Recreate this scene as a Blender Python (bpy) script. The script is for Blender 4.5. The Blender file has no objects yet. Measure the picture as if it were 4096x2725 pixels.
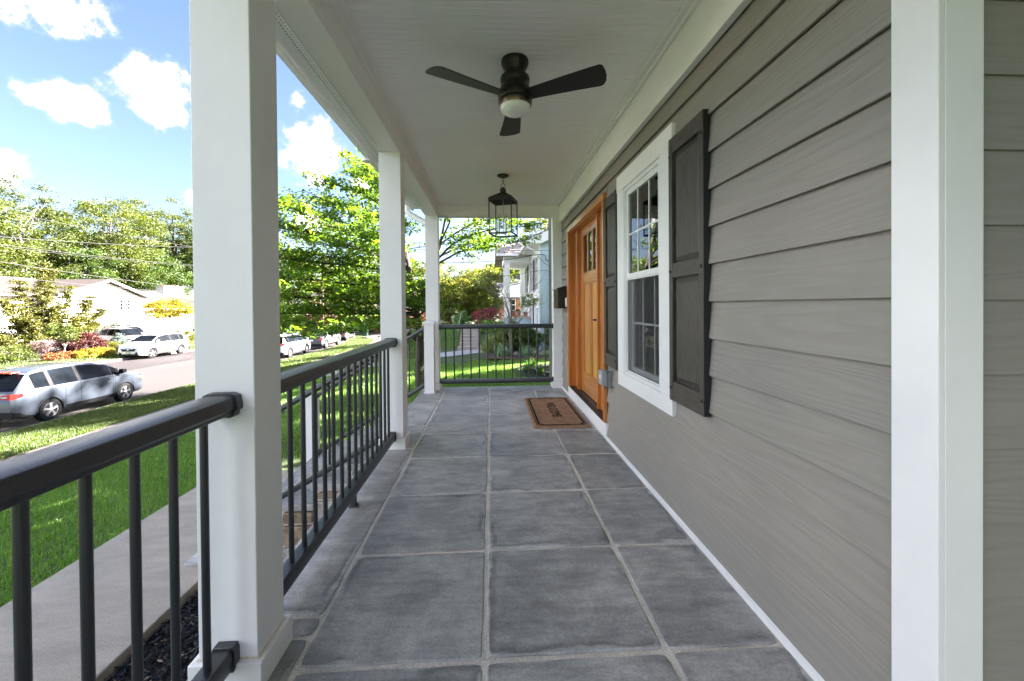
import bpy, bmesh, math, random
import numpy as np
from mathutils import Vector, Matrix
R = math.radians
scene = bpy.context.scene
COL = scene.collection

# ---------------------------------------------------------------- camera
cam = bpy.data.cameras.new('camera')
cam.sensor_fit = 'HORIZONTAL'; cam.sensor_width = 36.0
cam.lens = 14.344; cam.shift_y = -0.0308; cam.clip_start = 0.05; cam.clip_end = 3000
camo = bpy.data.objects.new('camera', cam); COL.objects.link(camo)
_r = Vector((0.99861954, -0.05184985, -0.00840321)); _u = Vector((0.0088401, 0.00820253, 0.99992728)); _f = Vector((0.05177715, 0.99862121, -0.00864957))
camo.matrix_world = Matrix(((_r.x, _u.x, -_f.x, 0.0307), (_r.y, _u.y, -_f.y, -1.346), (_r.z, _u.z, -_f.z, 1.1746), (0, 0, 0, 1)))
scene.camera = camo

# ---------------------------------------------------------------- sky, sun, exposure
SUN_EL = 28.5
SUN_DIR = Vector((0.93 * math.cos(R(SUN_EL)), 0.367 * math.cos(R(SUN_EL)), math.sin(R(SUN_EL)))).normalized()
world = bpy.data.worlds.new('World'); scene.world = world; world.use_nodes = True
wt = world.node_tree; wn = wt.nodes; wl = wt.links
for n in list(wn): wn.remove(n)
def wnode(t, **k):
    n = wn.new(t)
    for a, b in k.items(): setattr(n, a, b)
    return n
sky = wnode('ShaderNodeTexSky'); sky.sky_type = 'NISHITA'; sky.sun_disc = False
sky.sun_elevation = R(SUN_EL); sky.sun_rotation = math.atan2(SUN_DIR.x, SUN_DIR.y)
sky.air_density = 1.0; sky.dust_density = 1.5; sky.ozone_density = 1.0; sky.altitude = 100
bg = wnode('ShaderNodeBackground'); bg.inputs['Strength'].default_value = 0.05
out = wnode('ShaderNodeOutputWorld')
tc = wnode('ShaderNodeTexCoord')
def wmath(op, a, b=None, c=None):
    n = wnode('ShaderNodeMath', operation=op)
    for i, v in enumerate((a, b, c)):
        if v is None: continue
        if isinstance(v, (int, float)): n.inputs[i].default_value = v
        else: wl.new(v, n.inputs[i])
    return n.outputs[0]
def wvec(op, a, b=None):
    n = wnode('ShaderNodeVectorMath', operation=op)
    for i, v in enumerate((a, b)):
        if v is None: continue
        if isinstance(v, (tuple, list)): n.inputs[i].default_value = v
        else: wl.new(v, n.inputs[i])
    return n
# cumulus: soft ellipsoids on the sky sphere, edges broken up by fractal noise
clouds = [((-0.640, 0.627, 0.445), 0.075, 1.5, 1.0), ((-0.660, 0.681, 0.322), 0.058, 1.5, 1.0), ((-0.566, 0.733, 0.372), 0.085, 1.25, 1.0),
          ((-0.735, 0.645, 0.213), 0.060, 1.0, 1.0), ((-0.375, 0.833, 0.407), 0.040, 1.2, 0.45), ((-0.373, 0.872, 0.318), 0.110, 1.15, 1.0),
          ((-0.39, 0.9, 0.19), 0.05, 1.2, 1.0), ((-0.56, 0.80, 0.21), 0.035, 1.4, 0.8), ((-0.28, 0.91, 0.27), 0.06, 1.0, 0.8),
          ((-0.04, 0.98, 0.20), 0.05, 1.3, 0.7), ((-0.92, 0.25, 0.30), 0.14, 1.3, 1.0), ((-0.80, -0.45, 0.38), 0.18, 1.3, 1.0),
          ((-0.90, -0.05, 0.42), 0.12, 1.3, 1.0), ((-0.4, -0.8, 0.42), 0.18, 1.3, 1.0), ((-0.7, 0.2, 0.68), 0.15, 1.2, 1.0), ((-0.95, -0.3, 0.12), 0.1, 1.6, 1.0), ((0.4, 0.8, 0.45), 0.12, 1.2, 1.0), ((0.5, -0.7, 0.5), 0.16, 1.2, 1.0), ((-0.2, -0.3, 0.9), 0.15, 1.0, 1.0), ((0.05, -0.95, 0.25), 0.14, 1.4, 1.0)]
noi = wnode('ShaderNodeTexNoise'); noi.inputs['Scale'].default_value = 26; noi.inputs['Detail'].default_value = 7; noi.inputs['Roughness'].default_value = 0.6
wl.new(tc.outputs['Generated'], noi.inputs['Vector'])
noi2 = wnode('ShaderNodeTexNoise'); noi2.inputs['Scale'].default_value = 9; noi2.inputs['Detail'].default_value = 3
wl.new(tc.outputs['Generated'], noi2.inputs['Vector'])
acc = None
for c, rad, asp, amt in clouds:
    rad = rad * (0.90 if c[1] > 0.55 and c[0] < -0.2 else 1.3)  # clouds out of view are added and enlarged to brighten the porch
    v = wvec('SUBTRACT', tc.outputs['Generated'], Vector(c).normalized()[:])
    v = wvec('MULTIPLY', v.outputs[0], (1 / rad / asp, 1 / rad / asp, 1 / rad))
    ln = wvec('LENGTH', v.outputs[0]).outputs['Value']
    m = wmath('MULTIPLY', wmath('SUBTRACT', 1.0, ln), amt)
    acc = m if acc is None else wmath('MAXIMUM', acc, m)
nn = wmath('ADD', wmath('MULTIPLY', wmath('SUBTRACT', noi.outputs['Fac'], 0.5), 1.3), wmath('MULTIPLY', wmath('SUBTRACT', noi2.outputs['Fac'], 0.5), 0.7))
dens = wmath('ADD', acc, nn)
mr = wnode('ShaderNodeMapRange'); mr.interpolation_type = 'SMOOTHSTEP'
mr.inputs['From Min'].default_value = 0.26; mr.inputs['From Max'].default_value = 0.66
wl.new(dens, mr.inputs['Value'])
# thin the mask towards the outside of every cloud so that no noise shows in clear sky
gate = wnode('ShaderNodeMapRange'); gate.inputs['From Min'].default_value = -0.3; gate.inputs['From Max'].default_value = 0.1
wl.new(acc, gate.inputs['Value'])
mask = wmath('MULTIPLY', mr.outputs[0], gate.outputs[0])
# cloud body: pale grey-blue thin edges, dense cores set extra bright to light the porch
crv = wnode('ShaderNodeValToRGB'); crv.color_ramp.elements[0].color = (1.15, 1.35, 1.6, 1); crv.color_ramp.elements[1].color = (26, 24, 23.4, 1)
crv.color_ramp.elements[0].position = 0.25; crv.color_ramp.elements[1].position = 1.0
for _p, _c in ((0.42, (1.5, 1.6, 1.75)), (0.58, (7.0, 6.6, 6.2))):
    _e = crv.color_ramp.elements.new(_p); _e.color = (*_c, 1)
wl.new(dens, crv.inputs['Fac'])
tint = wnode('ShaderNodeMixRGB', blend_type='MULTIPLY'); tint.inputs['Fac'].default_value = 1.0; tint.inputs['Color2'].default_value = (0.45, 0.455, 0.535, 1)
wl.new(sky.outputs[0], tint.inputs['Color1'])
mix = wnode('ShaderNodeMixRGB'); wl.new(mask, mix.inputs['Fac']); wl.new(tint.outputs[0], mix.inputs['Color1']); wl.new(crv.outputs['Color'], mix.inputs['Color2'])
wl.new(mix.outputs[0], bg.inputs['Color']); wl.new(bg.outputs[0], out.inputs['Surface'])

sun = bpy.data.lights.new('sun', 'SUN'); sun.energy = 5.0; sun.angle = R(0.5); sun.color = (1.0, 0.93, 0.90)
suno = bpy.data.objects.new('sun', sun); COL.objects.link(suno); suno.location = (20, 10, 30)
suno.rotation_euler = (-SUN_DIR).to_track_quat('-Z', 'Y').to_euler()

scene.view_settings.view_transform = 'Standard'; scene.view_settings.look = 'None'
scene.view_settings.gamma = 1.0; scene.view_settings.use_curve_mapping = False
scene.view_settings.exposure = 4.0
scene.render.film_transparent = False
cy = scene.cycles
cy.use_denoising = True; cy.max_bounces = 9; cy.diffuse_bounces = 7; cy.glossy_bounces = 3; cy.transmission_bounces = 5; cy.transparent_max_bounces = 16
cy.sample_clamp_indirect = 6.0; cy.caustics_reflective = False; cy.caustics_refractive = False

# ---------------------------------------------------------------- materials
MATS = {}
def pmat(name, col, rough=0.6, metal=0.0, var=0.08, vs=4.0, bump=0.0, bs=40.0, spec=0.5, stretch=(1, 1, 1), col2=None, detail=4, coat=0.0, rnd=0.0, fine=0.0):
    """Principled material, base colour broken up by stretched noise, optional bump, optional per-object tone."""
    if name in MATS: return MATS[name]
    m = bpy.data.materials.new(name); m.use_nodes = True; MATS[name] = m
    nt = m.node_tree; N = nt.nodes; L = nt.links; b = N['Principled BSDF']
    b.inputs['Roughness'].default_value = rough; b.inputs['Metallic'].default_value = metal
    b.inputs['Specular IOR Level'].default_value = spec; b.inputs['Coat Weight'].default_value = coat
    t = N.new('ShaderNodeTexCoord'); mp = N.new('ShaderNodeMapping'); mp.inputs['Scale'].default_value = stretch
    L.new(t.outputs['Object'], mp.inputs['Vector'])
    n = N.new('ShaderNodeTexNoise'); n.inputs['Scale'].default_value = vs; n.inputs['Detail'].default_value = detail; n.inputs['Roughness'].default_value = 0.6
    L.new(mp.outputs[0], n.inputs['Vector'])
    ra = N.new('ShaderNodeValToRGB'); c2 = col2 or tuple(min(1, c * (1 + var)) for c in col)
    c1 = col if col2 else tuple(c * (1 - var) for c in col)
    ra.color_ramp.elements[0].color = (*c1, 1); ra.color_ramp.elements[1].color = (*c2, 1)
    ra.color_ramp.elements[0].position = 0.32; ra.color_ramp.elements[1].position = 0.68
    L.new(n.outputs['Fac'], ra.inputs['Fac']); last = ra.outputs['Color']
    if fine:
        n3 = N.new('ShaderNodeTexNoise'); n3.inputs['Scale'].default_value = bs; n3.inputs['Detail'].default_value = 3; L.new(mp.outputs[0], n3.inputs['Vector'])
        h = N.new('ShaderNodeMapRange'); h.inputs['To Min'].default_value = 1 - fine; h.inputs['To Max'].default_value = 1 + fine
        h.inputs['From Min'].default_value = 0.3; h.inputs['From Max'].default_value = 0.7
        L.new(n3.outputs['Fac'], h.inputs['Value']); mm = N.new('ShaderNodeVectorMath'); mm.operation = 'SCALE'
        L.new(last, mm.inputs[0]); L.new(h.outputs[0], mm.inputs['Scale']); last = mm.outputs[0]
    if rnd:
        oi = N.new('ShaderNodeObjectInfo'); h = N.new('ShaderNodeMapRange'); h.inputs['To Min'].default_value = 1 - rnd; h.inputs['To Max'].default_value = 1 + rnd
        L.new(oi.outputs['Random'], h.inputs['Value']); mm = N.new('ShaderNodeVectorMath'); mm.operation = 'SCALE'
        L.new(last, mm.inputs[0]); L.new(h.outputs[0], mm.inputs['Scale']); last = mm.outputs[0]
    L.new(last, b.inputs['Base Color'])
    if bump:
        n2 = N.new('ShaderNodeTexNoise'); n2.inputs['Scale'].default_value = bs; n2.inputs['Detail'].default_value = 5
        L.new(mp.outputs[0], n2.inputs['Vector']); bp = N.new('ShaderNodeBump'); bp.inputs['Strength'].default_value = min(1, bump); bp.inputs['Distance'].default_value = 0.01 * max(1, bump)
        L.new(n2.outputs['Fac'], bp.inputs['Height']); L.new(bp.outputs[0], b.inputs['Normal'])
    return m

def woodgrain(name, c1, c2, along=1, scale=18.0, bump=0.5, rough=0.6, stretch=14.0, dist=5.0, flat=False, contrast=(0.25, 0.75), coat=0.0, dst=0.004):
    """Grain lines running along one axis; bands wander and close into cathedral shapes. Each object gets its own slice."""
    if name in MATS: return MATS[name]
    m = bpy.data.materials.new(name); m.use_nodes = True; MATS[name] = m
    nt = m.node_tree; N = nt.nodes; L = nt.links; b = N['Principled BSDF']; b.inputs['Roughness'].default_value = rough
    b.inputs['Coat Weight'].default_value = coat; b.inputs['Coat Roughness'].default_value = 0.25
    t = N.new('ShaderNodeTexCoord'); oi = N.new('ShaderNodeObjectInfo')
    sc = N.new('ShaderNodeVectorMath'); sc.operation = 'SCALE'; sc.inputs[0].default_value = (37.0, 53.0, 71.0); L.new(oi.outputs['Random'], sc.inputs['Scale'])
    ad = N.new('ShaderNodeVectorMath'); ad.operation = 'ADD'; L.new(t.outputs['Object'], ad.inputs[0]); L.new(sc.outputs[0], ad.inputs[1])
    s = [1, 1, 1]; s[along] = 1.0 / stretch
    mp = N.new('ShaderNodeMapping'); mp.inputs['Scale'].default_value = s; L.new(ad.outputs[0], mp.inputs['Vector'])
    n = N.new('ShaderNodeTexNoise'); n.inputs['Scale'].default_value = dist; n.inputs['Detail'].default_value = 3.0; n.inputs['Roughness'].default_value = 0.5
    L.new(mp.outputs[0], n.inputs['Vector'])
    mu = N.new('ShaderNodeMath'); mu.operation = 'MULTIPLY'; mu.inputs[1].default_value = scale; L.new(n.outputs['Fac'], mu.inputs[0])
    sn = N.new('ShaderNodeMath'); sn.operation = 'PINGPONG'; sn.inputs[1].default_value = 0.5; L.new(mu.outputs[0], sn.inputs[0])
    fi = N.new('ShaderNodeTexNoise'); fi.inputs['Scale'].default_value = 90; fi.inputs['Detail'].default_value = 3; L.new(mp.outputs[0], fi.inputs['Vector'])
    a2 = N.new('ShaderNodeMath'); a2.operation = 'ADD'; L.new(sn.outputs[0], a2.inputs[0])
    m2 = N.new('ShaderNodeMath'); m2.operation = 'MULTIPLY'; m2.inputs[1].default_value = 0.6; L.new(fi.outputs['Fac'], m2.inputs[0]); L.new(m2.outputs[0], a2.inputs[1])
    ra = N.new('ShaderNodeValToRGB'); ra.color_ramp.elements[0].color = (*c1, 1); ra.color_ramp.elements[1].color = (*c2, 1)
    ra.color_ramp.elements[0].position = contrast[0]; ra.color_ramp.elements[1].position = contrast[1]
    L.new(a2.outputs[0], ra.inputs['Fac']); L.new(ra.outputs['Color'], b.inputs['Base Color'])
    bp = N.new('ShaderNodeBump'); bp.inputs['Strength'].default_value = bump; bp.inputs['Distance'].default_value = dst
    L.new(a2.outputs[0], bp.inputs['Height']); L.new(bp.outputs[0], b.inputs['Normal'])
    return m

def leafmat(name, c1, c2, trans=0.45, rough=0.5, trc=None, vs=1.2):
    if name in MATS: return MATS[name]
    m = bpy.data.materials.new(name); m.use_nodes = True; MATS[name] = m
    nt = m.node_tree; N = nt.nodes; L = nt.links; N.remove(N['Principled BSDF']); o = N['Material Output']
    at = N.new('ShaderNodeAttribute'); at.attribute_name = 'rnd'
    t = N.new('ShaderNodeTexCoord'); n = N.new('ShaderNodeTexNoise'); n.inputs['Scale'].default_value = vs; n.inputs['Detail'].default_value = 2
    L.new(t.outputs['Object'], n.inputs['Vector'])
    ad = N.new('ShaderNodeMath'); ad.operation = 'ADD'; L.new(at.outputs['Fac'], ad.inputs[0]); L.new(n.outputs['Fac'], ad.inputs[1])
    hf = N.new('ShaderNodeMath'); hf.operation = 'MULTIPLY'; hf.inputs[1].default_value = 0.5; L.new(ad.outputs[0], hf.inputs[0])
    ra = N.new('ShaderNodeValToRGB'); ra.color_ramp.elements[0].color = (*c1, 1); ra.color_ramp.elements[1].color = (*c2, 1)
    ra.color_ramp.elements[0].position = 0.25; ra.color_ramp.elements[1].position = 0.75; L.new(hf.outputs[0], ra.inputs['Fac'])
    d = N.new('ShaderNodeBsdfDiffuse'); L.new(ra.outputs['Color'], d.inputs['Color'])
    tr = N.new('ShaderNodeBsdfTranslucent')
    g = N.new('ShaderNodeMixRGB'); g.blend_type = 'MULTIPLY'; g.inputs['Fac'].default_value = 1; g.inputs['Color2'].default_value = (*(trc or (1.5, 1.4, 0.55)), 1)
    L.new(ra.outputs['Color'], g.inputs['Color1']); L.new(g.outputs[0], tr.inputs['Color'])
    mx = N.new('ShaderNodeMixShader'); mx.inputs[0].default_value = trans; L.new(d.outputs[0], mx.inputs[1]); L.new(tr.outputs[0], mx.inputs[2])
    gl = N.new('ShaderNodeBsdfGlossy'); gl.inputs['Roughness'].default_value = rough; gl.inputs['Color'].default_value = (1, 1, 1, 1)
    m3 = N.new('ShaderNodeMixShader'); m3.inputs[0].default_value = 0.035; L.new(mx.outputs[0], m3.inputs[1]); L.new(gl.outputs[0], m3.inputs[2])
    L.new(m3.outputs[0], o.inputs['Surface'])
    return m

def clearglass(name, tint=(0.95, 0.97, 0.97), refl=1.45, gloss=0.0):
    if name in MATS: return MATS[name]
    m = bpy.data.materials.new(name); m.use_nodes = True; MATS[name] = m
    nt = m.node_tree; N = nt.nodes; L = nt.links; N.remove(N['Principled BSDF']); o = N['Material Output']
    a = N.new('ShaderNodeBsdfTransparent'); a.inputs[0].default_value = (*tint, 1)
    g = N.new('ShaderNodeBsdfGlossy'); g.inputs['Roughness'].default_value = gloss
    f = N.new('ShaderNodeFresnel'); f.inputs['IOR'].default_value = refl
    x = N.new('ShaderNodeMixShader')
    if refl < 1.2: x.inputs[0].default_value = 0.035
    else: L.new(f.outputs[0], x.inputs[0])
    L.new(a.outputs[0], x.inputs[1]); L.new(g.outputs[0], x.inputs[2]); L.new(x.outputs[0], o.inputs['Surface'])
    return m

def slate():
    m = bpy.data.materials.new('bluestone'); m.use_nodes = True; MATS['bluestone'] = m
    nt = m.node_tree; N = nt.nodes; L = nt.links; b = N['Principled BSDF']; b.inputs['Roughness'].default_value = 0.55
    t = N.new('ShaderNodeTexCoord'); oi = N.new('ShaderNodeObjectInfo')
    sc = N.new('ShaderNodeVectorMath'); sc.operation = 'SCALE'; sc.inputs[0].default_value = (31.0, 47.0, 5.0); L.new(oi.outputs['Random'], sc.inputs['Scale'])
    ad = N.new('ShaderNodeVectorMath'); ad.operation = 'ADD'; L.new(t.outputs['Object'], ad.inputs[0]); L.new(sc.outputs[0], ad.inputs[1])
    def noise(s, d=5, r=0.6, v=ad.outputs[0], dist=0.0):
        n = N.new('ShaderNodeTexNoise'); n.inputs['Scale'].default_value = s; n.inputs['Detail'].default_value = d; n.inputs['Roughness'].default_value = r
        n.inputs['Distortion'].default_value = dist; L.new(v, n.inputs['Vector']); return n.outputs['Fac']
    mp = N.new('ShaderNodeMapping'); mp.inputs['Rotation'].default_value = (0, 0, R(35)); mp.inputs['Scale'].default_value = (1, 4.0, 1); L.new(ad.outputs[0], mp.inputs['Vector'])
    ra = N.new('ShaderNodeValToRGB'); e = ra.color_ramp.elements
    e[0].position = 0.28; e[0].color = (0.215, 0.208, 0.200, 1); e[1].position = 0.78; e[1].color = (0.54, 0.52, 0.485, 1)
    q = ra.color_ramp.elements.new(0.5); q.color = (0.338, 0.330, 0.318, 1)
    L.new(noise(3.2, 8, 0.7, dist=0.6), ra.inputs['Fac'])
    st = N.new('ShaderNodeMapRange'); st.inputs['From Min'].default_value = 0.35; st.inputs['From Max'].default_value = 0.7; st.inputs['To Min'].default_value = 0.76; st.inputs['To Max'].default_value = 1.28
    L.new(noise(5, 6, 0.7, mp.outputs[0]), st.inputs['Value'])
    m1 = N.new('ShaderNodeVectorMath'); m1.operation = 'SCALE'; L.new(ra.outputs['Color'], m1.inputs[0]); L.new(st.outputs[0], m1.inputs['Scale'])
    # fine pitting
    f = N.new('ShaderNodeMapRange'); f.inputs['From Min'].default_value = 0.35; f.inputs['From Max'].default_value = 0.65; f.inputs['To Min'].default_value = 0.85; f.inputs['To Max'].default_value = 1.15
    L.new(noise(110, 3, 0.7), f.inputs['Value']); m2 = N.new('ShaderNodeVectorMath'); m2.operation = 'SCALE'; L.new(m1.outputs[0], m2.inputs[0]); L.new(f.outputs[0], m2.inputs['Scale'])
    sp = N.new('ShaderNodeMapRange'); sp.inputs['From Min'].default_value = 0.70; sp.inputs['From Max'].default_value = 0.76; sp.inputs['To Min'].default_value = 1.0; sp.inputs['To Max'].default_value = 1.5
    L.new(noise(14, 4, 0.75, dist=1.2), sp.inputs['Value']); ms = N.new('ShaderNodeVectorMath'); ms.operation = 'SCALE'; L.new(m2.outputs[0], ms.inputs[0]); L.new(sp.outputs[0], ms.inputs['Scale']); m2 = ms
    # damp dark line and pale bloom a few centimetres in from some edges (attribute 'edge' = metres to the stone's edge)
    at = N.new('ShaderNodeAttribute'); at.attribute_name = 'edge'
    wob = N.new('ShaderNodeMath'); wob.operation = 'MULTIPLY_ADD'; wob.inputs[1].default_value = 0.085; L.new(noise(5, 3), wob.inputs[0])
    L.new(at.outputs['Fac'], wob.inputs[2])
    dk = N.new('ShaderNodeValToRGB'); dk.color_ramp.interpolation = 'EASE'; k = dk.color_ramp.elements
    k[0].position = 0.038; k[0].color = (1.45, 1.5, 1.55, 1); k[1].position = 0.084; k[1].color = (1, 1, 1, 1)
    for p, c in ((0.054, 1.2), (0.060, 0.55), (0.068, 0.66)):
        w = dk.color_ramp.elements.new(p); w.color = (c, c, c, 1)
    L.new(wob.outputs[0], dk.inputs['Fac'])
    gate = N.new('ShaderNodeMapRange'); gate.inputs['From Min'].default_value = 0.51; gate.inputs['From Max'].default_value = 0.58; gate.inputs['To Max'].default_value = 0.85
    L.new(noise(1.9, 2), gate.inputs['Value'])
    mx = N.new('ShaderNodeMixRGB'); mx.inputs['Color1'].default_value = (1, 1, 1, 1); L.new(gate.outputs[0], mx.inputs['Fac']); L.new(dk.outputs['Color'], mx.inputs['Color2'])
    m3 = N.new('ShaderNodeVectorMath'); m3.operation = 'MULTIPLY'; L.new(m2.outputs[0], m3.inputs[0]); L.new(mx.outputs[0], m3.inputs[1])
    rv = N.new('ShaderNodeMapRange'); rv.inputs['To Min'].default_value = 0.78; rv.inputs['To Max'].default_value = 1.12; L.new(oi.outputs['Random'], rv.inputs['Value'])
    m4 = N.new('ShaderNodeVectorMath'); m4.operation = 'SCALE'; L.new(m3.outputs[0], m4.inputs[0]); L.new(rv.outputs[0], m4.inputs['Scale'])
    L.new(m4.outputs[0], b.inputs['Base Color'])
    h = N.new('ShaderNodeMath'); h.operation = 'MULTIPLY_ADD'; h.inputs[1].default_value = 0.25; L.new(noise(60, 5, 0.7), h.inputs[0]); L.new(noise(9, 5, 0.65, dist=0.8), h.inputs[2])
    bp = N.new('ShaderNodeBump'); bp.inputs['Strength'].default_value = 0.42; bp.inputs['Distance'].default_value = 0.012; L.new(h.outputs[0], bp.inputs['Height']); L.new(bp.outputs[0], b.inputs['Normal'])
    return m

# ---------------------------------------------------------------- mesh helpers
class G:
    def __init__(s): s.v = []; s.f = []
    def add(s, vs, fs):
        o = len(s.v); s.v.extend(vs); s.f.extend([tuple(o + i for i in f) for f in fs]); return s
    def box(s, x0, x1, y0, y1, z0, z1):
        return s.add([(x0, y0, z0), (x1, y0, z0), (x1, y1, z0), (x0, y1, z0), (x0, y0, z1), (x1, y0, z1), (x1, y1, z1), (x0, y1, z1)],
                     [(0, 3, 2, 1), (4, 5, 6, 7), (0, 1, 5, 4), (1, 2, 6, 5), (2, 3, 7, 6), (3, 0, 4, 7)])
    def prism(s, poly, ax, a, b):
        """poly: 2-D outline in the two axes other than ax (in x,y,z order), extruded from a to b along ax."""
        n = len(poly); P = lambda p, t: {'x': (t, p[0], p[1]), 'y': (p[0], t, p[1]), 'z': (p[0], p[1], t)}[ax]
        return s.add([P(p, a) for p in poly] + [P(p, b) for p in poly],
                     [tuple(range(n - 1, -1, -1)), tuple(range(n, 2 * n))] + [(i, (i + 1) % n, n + (i + 1) % n, n + i) for i in range(n)])
    def tube(s, pts, rad, n=8, cap=True):
        pts = [Vector(p) for p in pts]; rad = rad if isinstance(rad, (list, tuple)) else [rad] * len(pts)
        vs = []; prev = None
        for i, p in enumerate(pts):
            d = (pts[min(i + 1, len(pts) - 1)] - pts[max(i - 1, 0)]).normalized()
            if prev is None: a = d.orthogonal().normalized()
            else:
                a = prev - d * prev.dot(d)
                a = a.normalized() if a.length > 1e-6 else d.orthogonal().normalized()
            prev = a; b = d.cross(a)
            for k in range(n):
                t = 2 * math.pi * k / n; vs.append(tuple(p + (a * math.cos(t) + b * math.sin(t)) * rad[i]))
        fs = [(i * n + k, i * n + (k + 1) % n, (i + 1) * n + (k + 1) % n, (i + 1) * n + k) for i in range(len(pts) - 1) for k in range(n)]
        if cap: fs += [tuple(range(n - 1, -1, -1)), tuple((len(pts) - 1) * n + k for k in range(n))]
        return s.add(vs, fs)
    def lathe(s, prof, c=(0, 0, 0), n=24, ax='z'):
        vs = []
        for r, z in prof:
            for k in range(n):
                t = 2 * math.pi * k / n; a, b = r * math.cos(t), r * math.sin(t)
                vs.append({'z': (c[0] + a, c[1] + b, c[2] + z), 'x': (c[0] + z, c[1] + a, c[2] + b), 'y': (c[0] + a, c[1] + z, c[2] + b)}[ax])
        m = len(prof)
        fs = [(i * n + k, i * n + (k + 1) % n, (i + 1) * n + (k + 1) % n, (i + 1) * n + k) for i in range(m - 1) for k in range(n)]
        fs += [tuple(range(n - 1, -1, -1)), tuple((m - 1) * n + k for k in range(n))]
        return s.add(vs, fs)
    def xf(s, fn): s.v = [tuple(fn(Vector(v))) for v in s.v]; return s
    def mesh(s, name, m=None, smooth=None):
        me = bpy.data.meshes.new(name); me.from_pydata(s.v, [], s.f)
        bm = bmesh.new(); bm.from_mesh(me); bmesh.ops.recalc_face_normals(bm, faces=bm.faces); bm.to_mesh(me); bm.free()
        if smooth is not None: me.shade_smooth(); me.set_sharp_from_angle(angle=R(smooth))
        if m: me.materials.append(m)
        return me
    def build(s, name, m, parent=None, bevel=0, smooth=None, seg=2, loc=None, **tags):
        o = bpy.data.objects.new(name, s.mesh(name, m, smooth)); COL.objects.link(o)
        if parent: o.parent = parent
        if loc: o.location = loc
        if bevel:
            b = o.modifiers.new('bevel', 'BEVEL'); b.width = bevel; b.segments = seg; b.limit_method = 'ANGLE'; b.angle_limit = R(35)
            o.data.shade_smooth(); o.data.set_sharp_from_angle(angle=R(smooth or 35))
        for k, v in tags.items(): o[k] = v
        return o
def thing(name, label, cat, loc=(0, 0, 0), rz=0, group=None):
    o = bpy.data.objects.new(name, None); COL.objects.link(o); o.location = loc; o.rotation_euler = (0, 0, rz)
    o['label'] = label; o['category'] = cat
    if group: o['group'] = group
    o.empty_display_size = 0.1
    return o
def part_copy(o, loc=None, parent=None):
    c = o.copy(); COL.objects.link(c)
    if parent: c.parent = parent
    if loc is not None: c.location = loc
    return c
def copy_tree(o, parent=None):
    c = o.copy(); COL.objects.link(c)
    if parent: c.parent = parent
    for ch in list(o.children): copy_tree(ch, c)
    return c
def curve_pts(pts, n=8):
    """Catmull-Rom through the points."""
    P = [np.array(p, float) for p in pts]; P = [2 * P[0] - P[1]] + P + [2 * P[-1] - P[-2]]; o = []
    for i in range(1, len(P) - 2):
        for k in range(n):
            t = k / n
            o.append(0.5 * (2 * P[i] + (P[i + 1] - P[i - 1]) * t + (2 * P[i - 1] - 5 * P[i] + 4 * P[i + 1] - P[i + 2]) * t * t + (3 * P[i] - P[i - 1] - 3 * P[i + 1] + P[i + 2]) * t ** 3))
    o.append(P[-2]); return [tuple(p) for p in o]

def np_mesh(name, V, F, mat, parent=None, rnd=None, smooth=False, **tags):
    """V (n,3), F (m,k) arrays -> object; fast path for foliage."""
    V = np.asarray(V, np.float32); F = np.asarray(F, np.int32); k = F.shape[1]
    me = bpy.data.meshes.new(name); me.vertices.add(len(V)); me.vertices.foreach_set('co', V.ravel())
    me.loops.add(F.size); me.loops.foreach_set('vertex_index', F.ravel())
    me.polygons.add(len(F)); me.polygons.foreach_set('loop_start', np.arange(0, F.size, k, dtype=np.int32)); me.polygons.foreach_set('loop_total', np.full(len(F), k, np.int32))
    me.update(calc_edges=True)
    if rnd is not None:
        a = me.attributes.new('rnd', 'FLOAT', 'FACE'); a.data.foreach_set('value', np.asarray(rnd, np.float32))
    if smooth: me.shade_smooth()
    me.materials.append(mat); o = bpy.data.objects.new(name, me); COL.objects.link(o)
    if parent: o.parent = parent
    for a, b in tags.items(): o[a] = b
    return o

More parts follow.
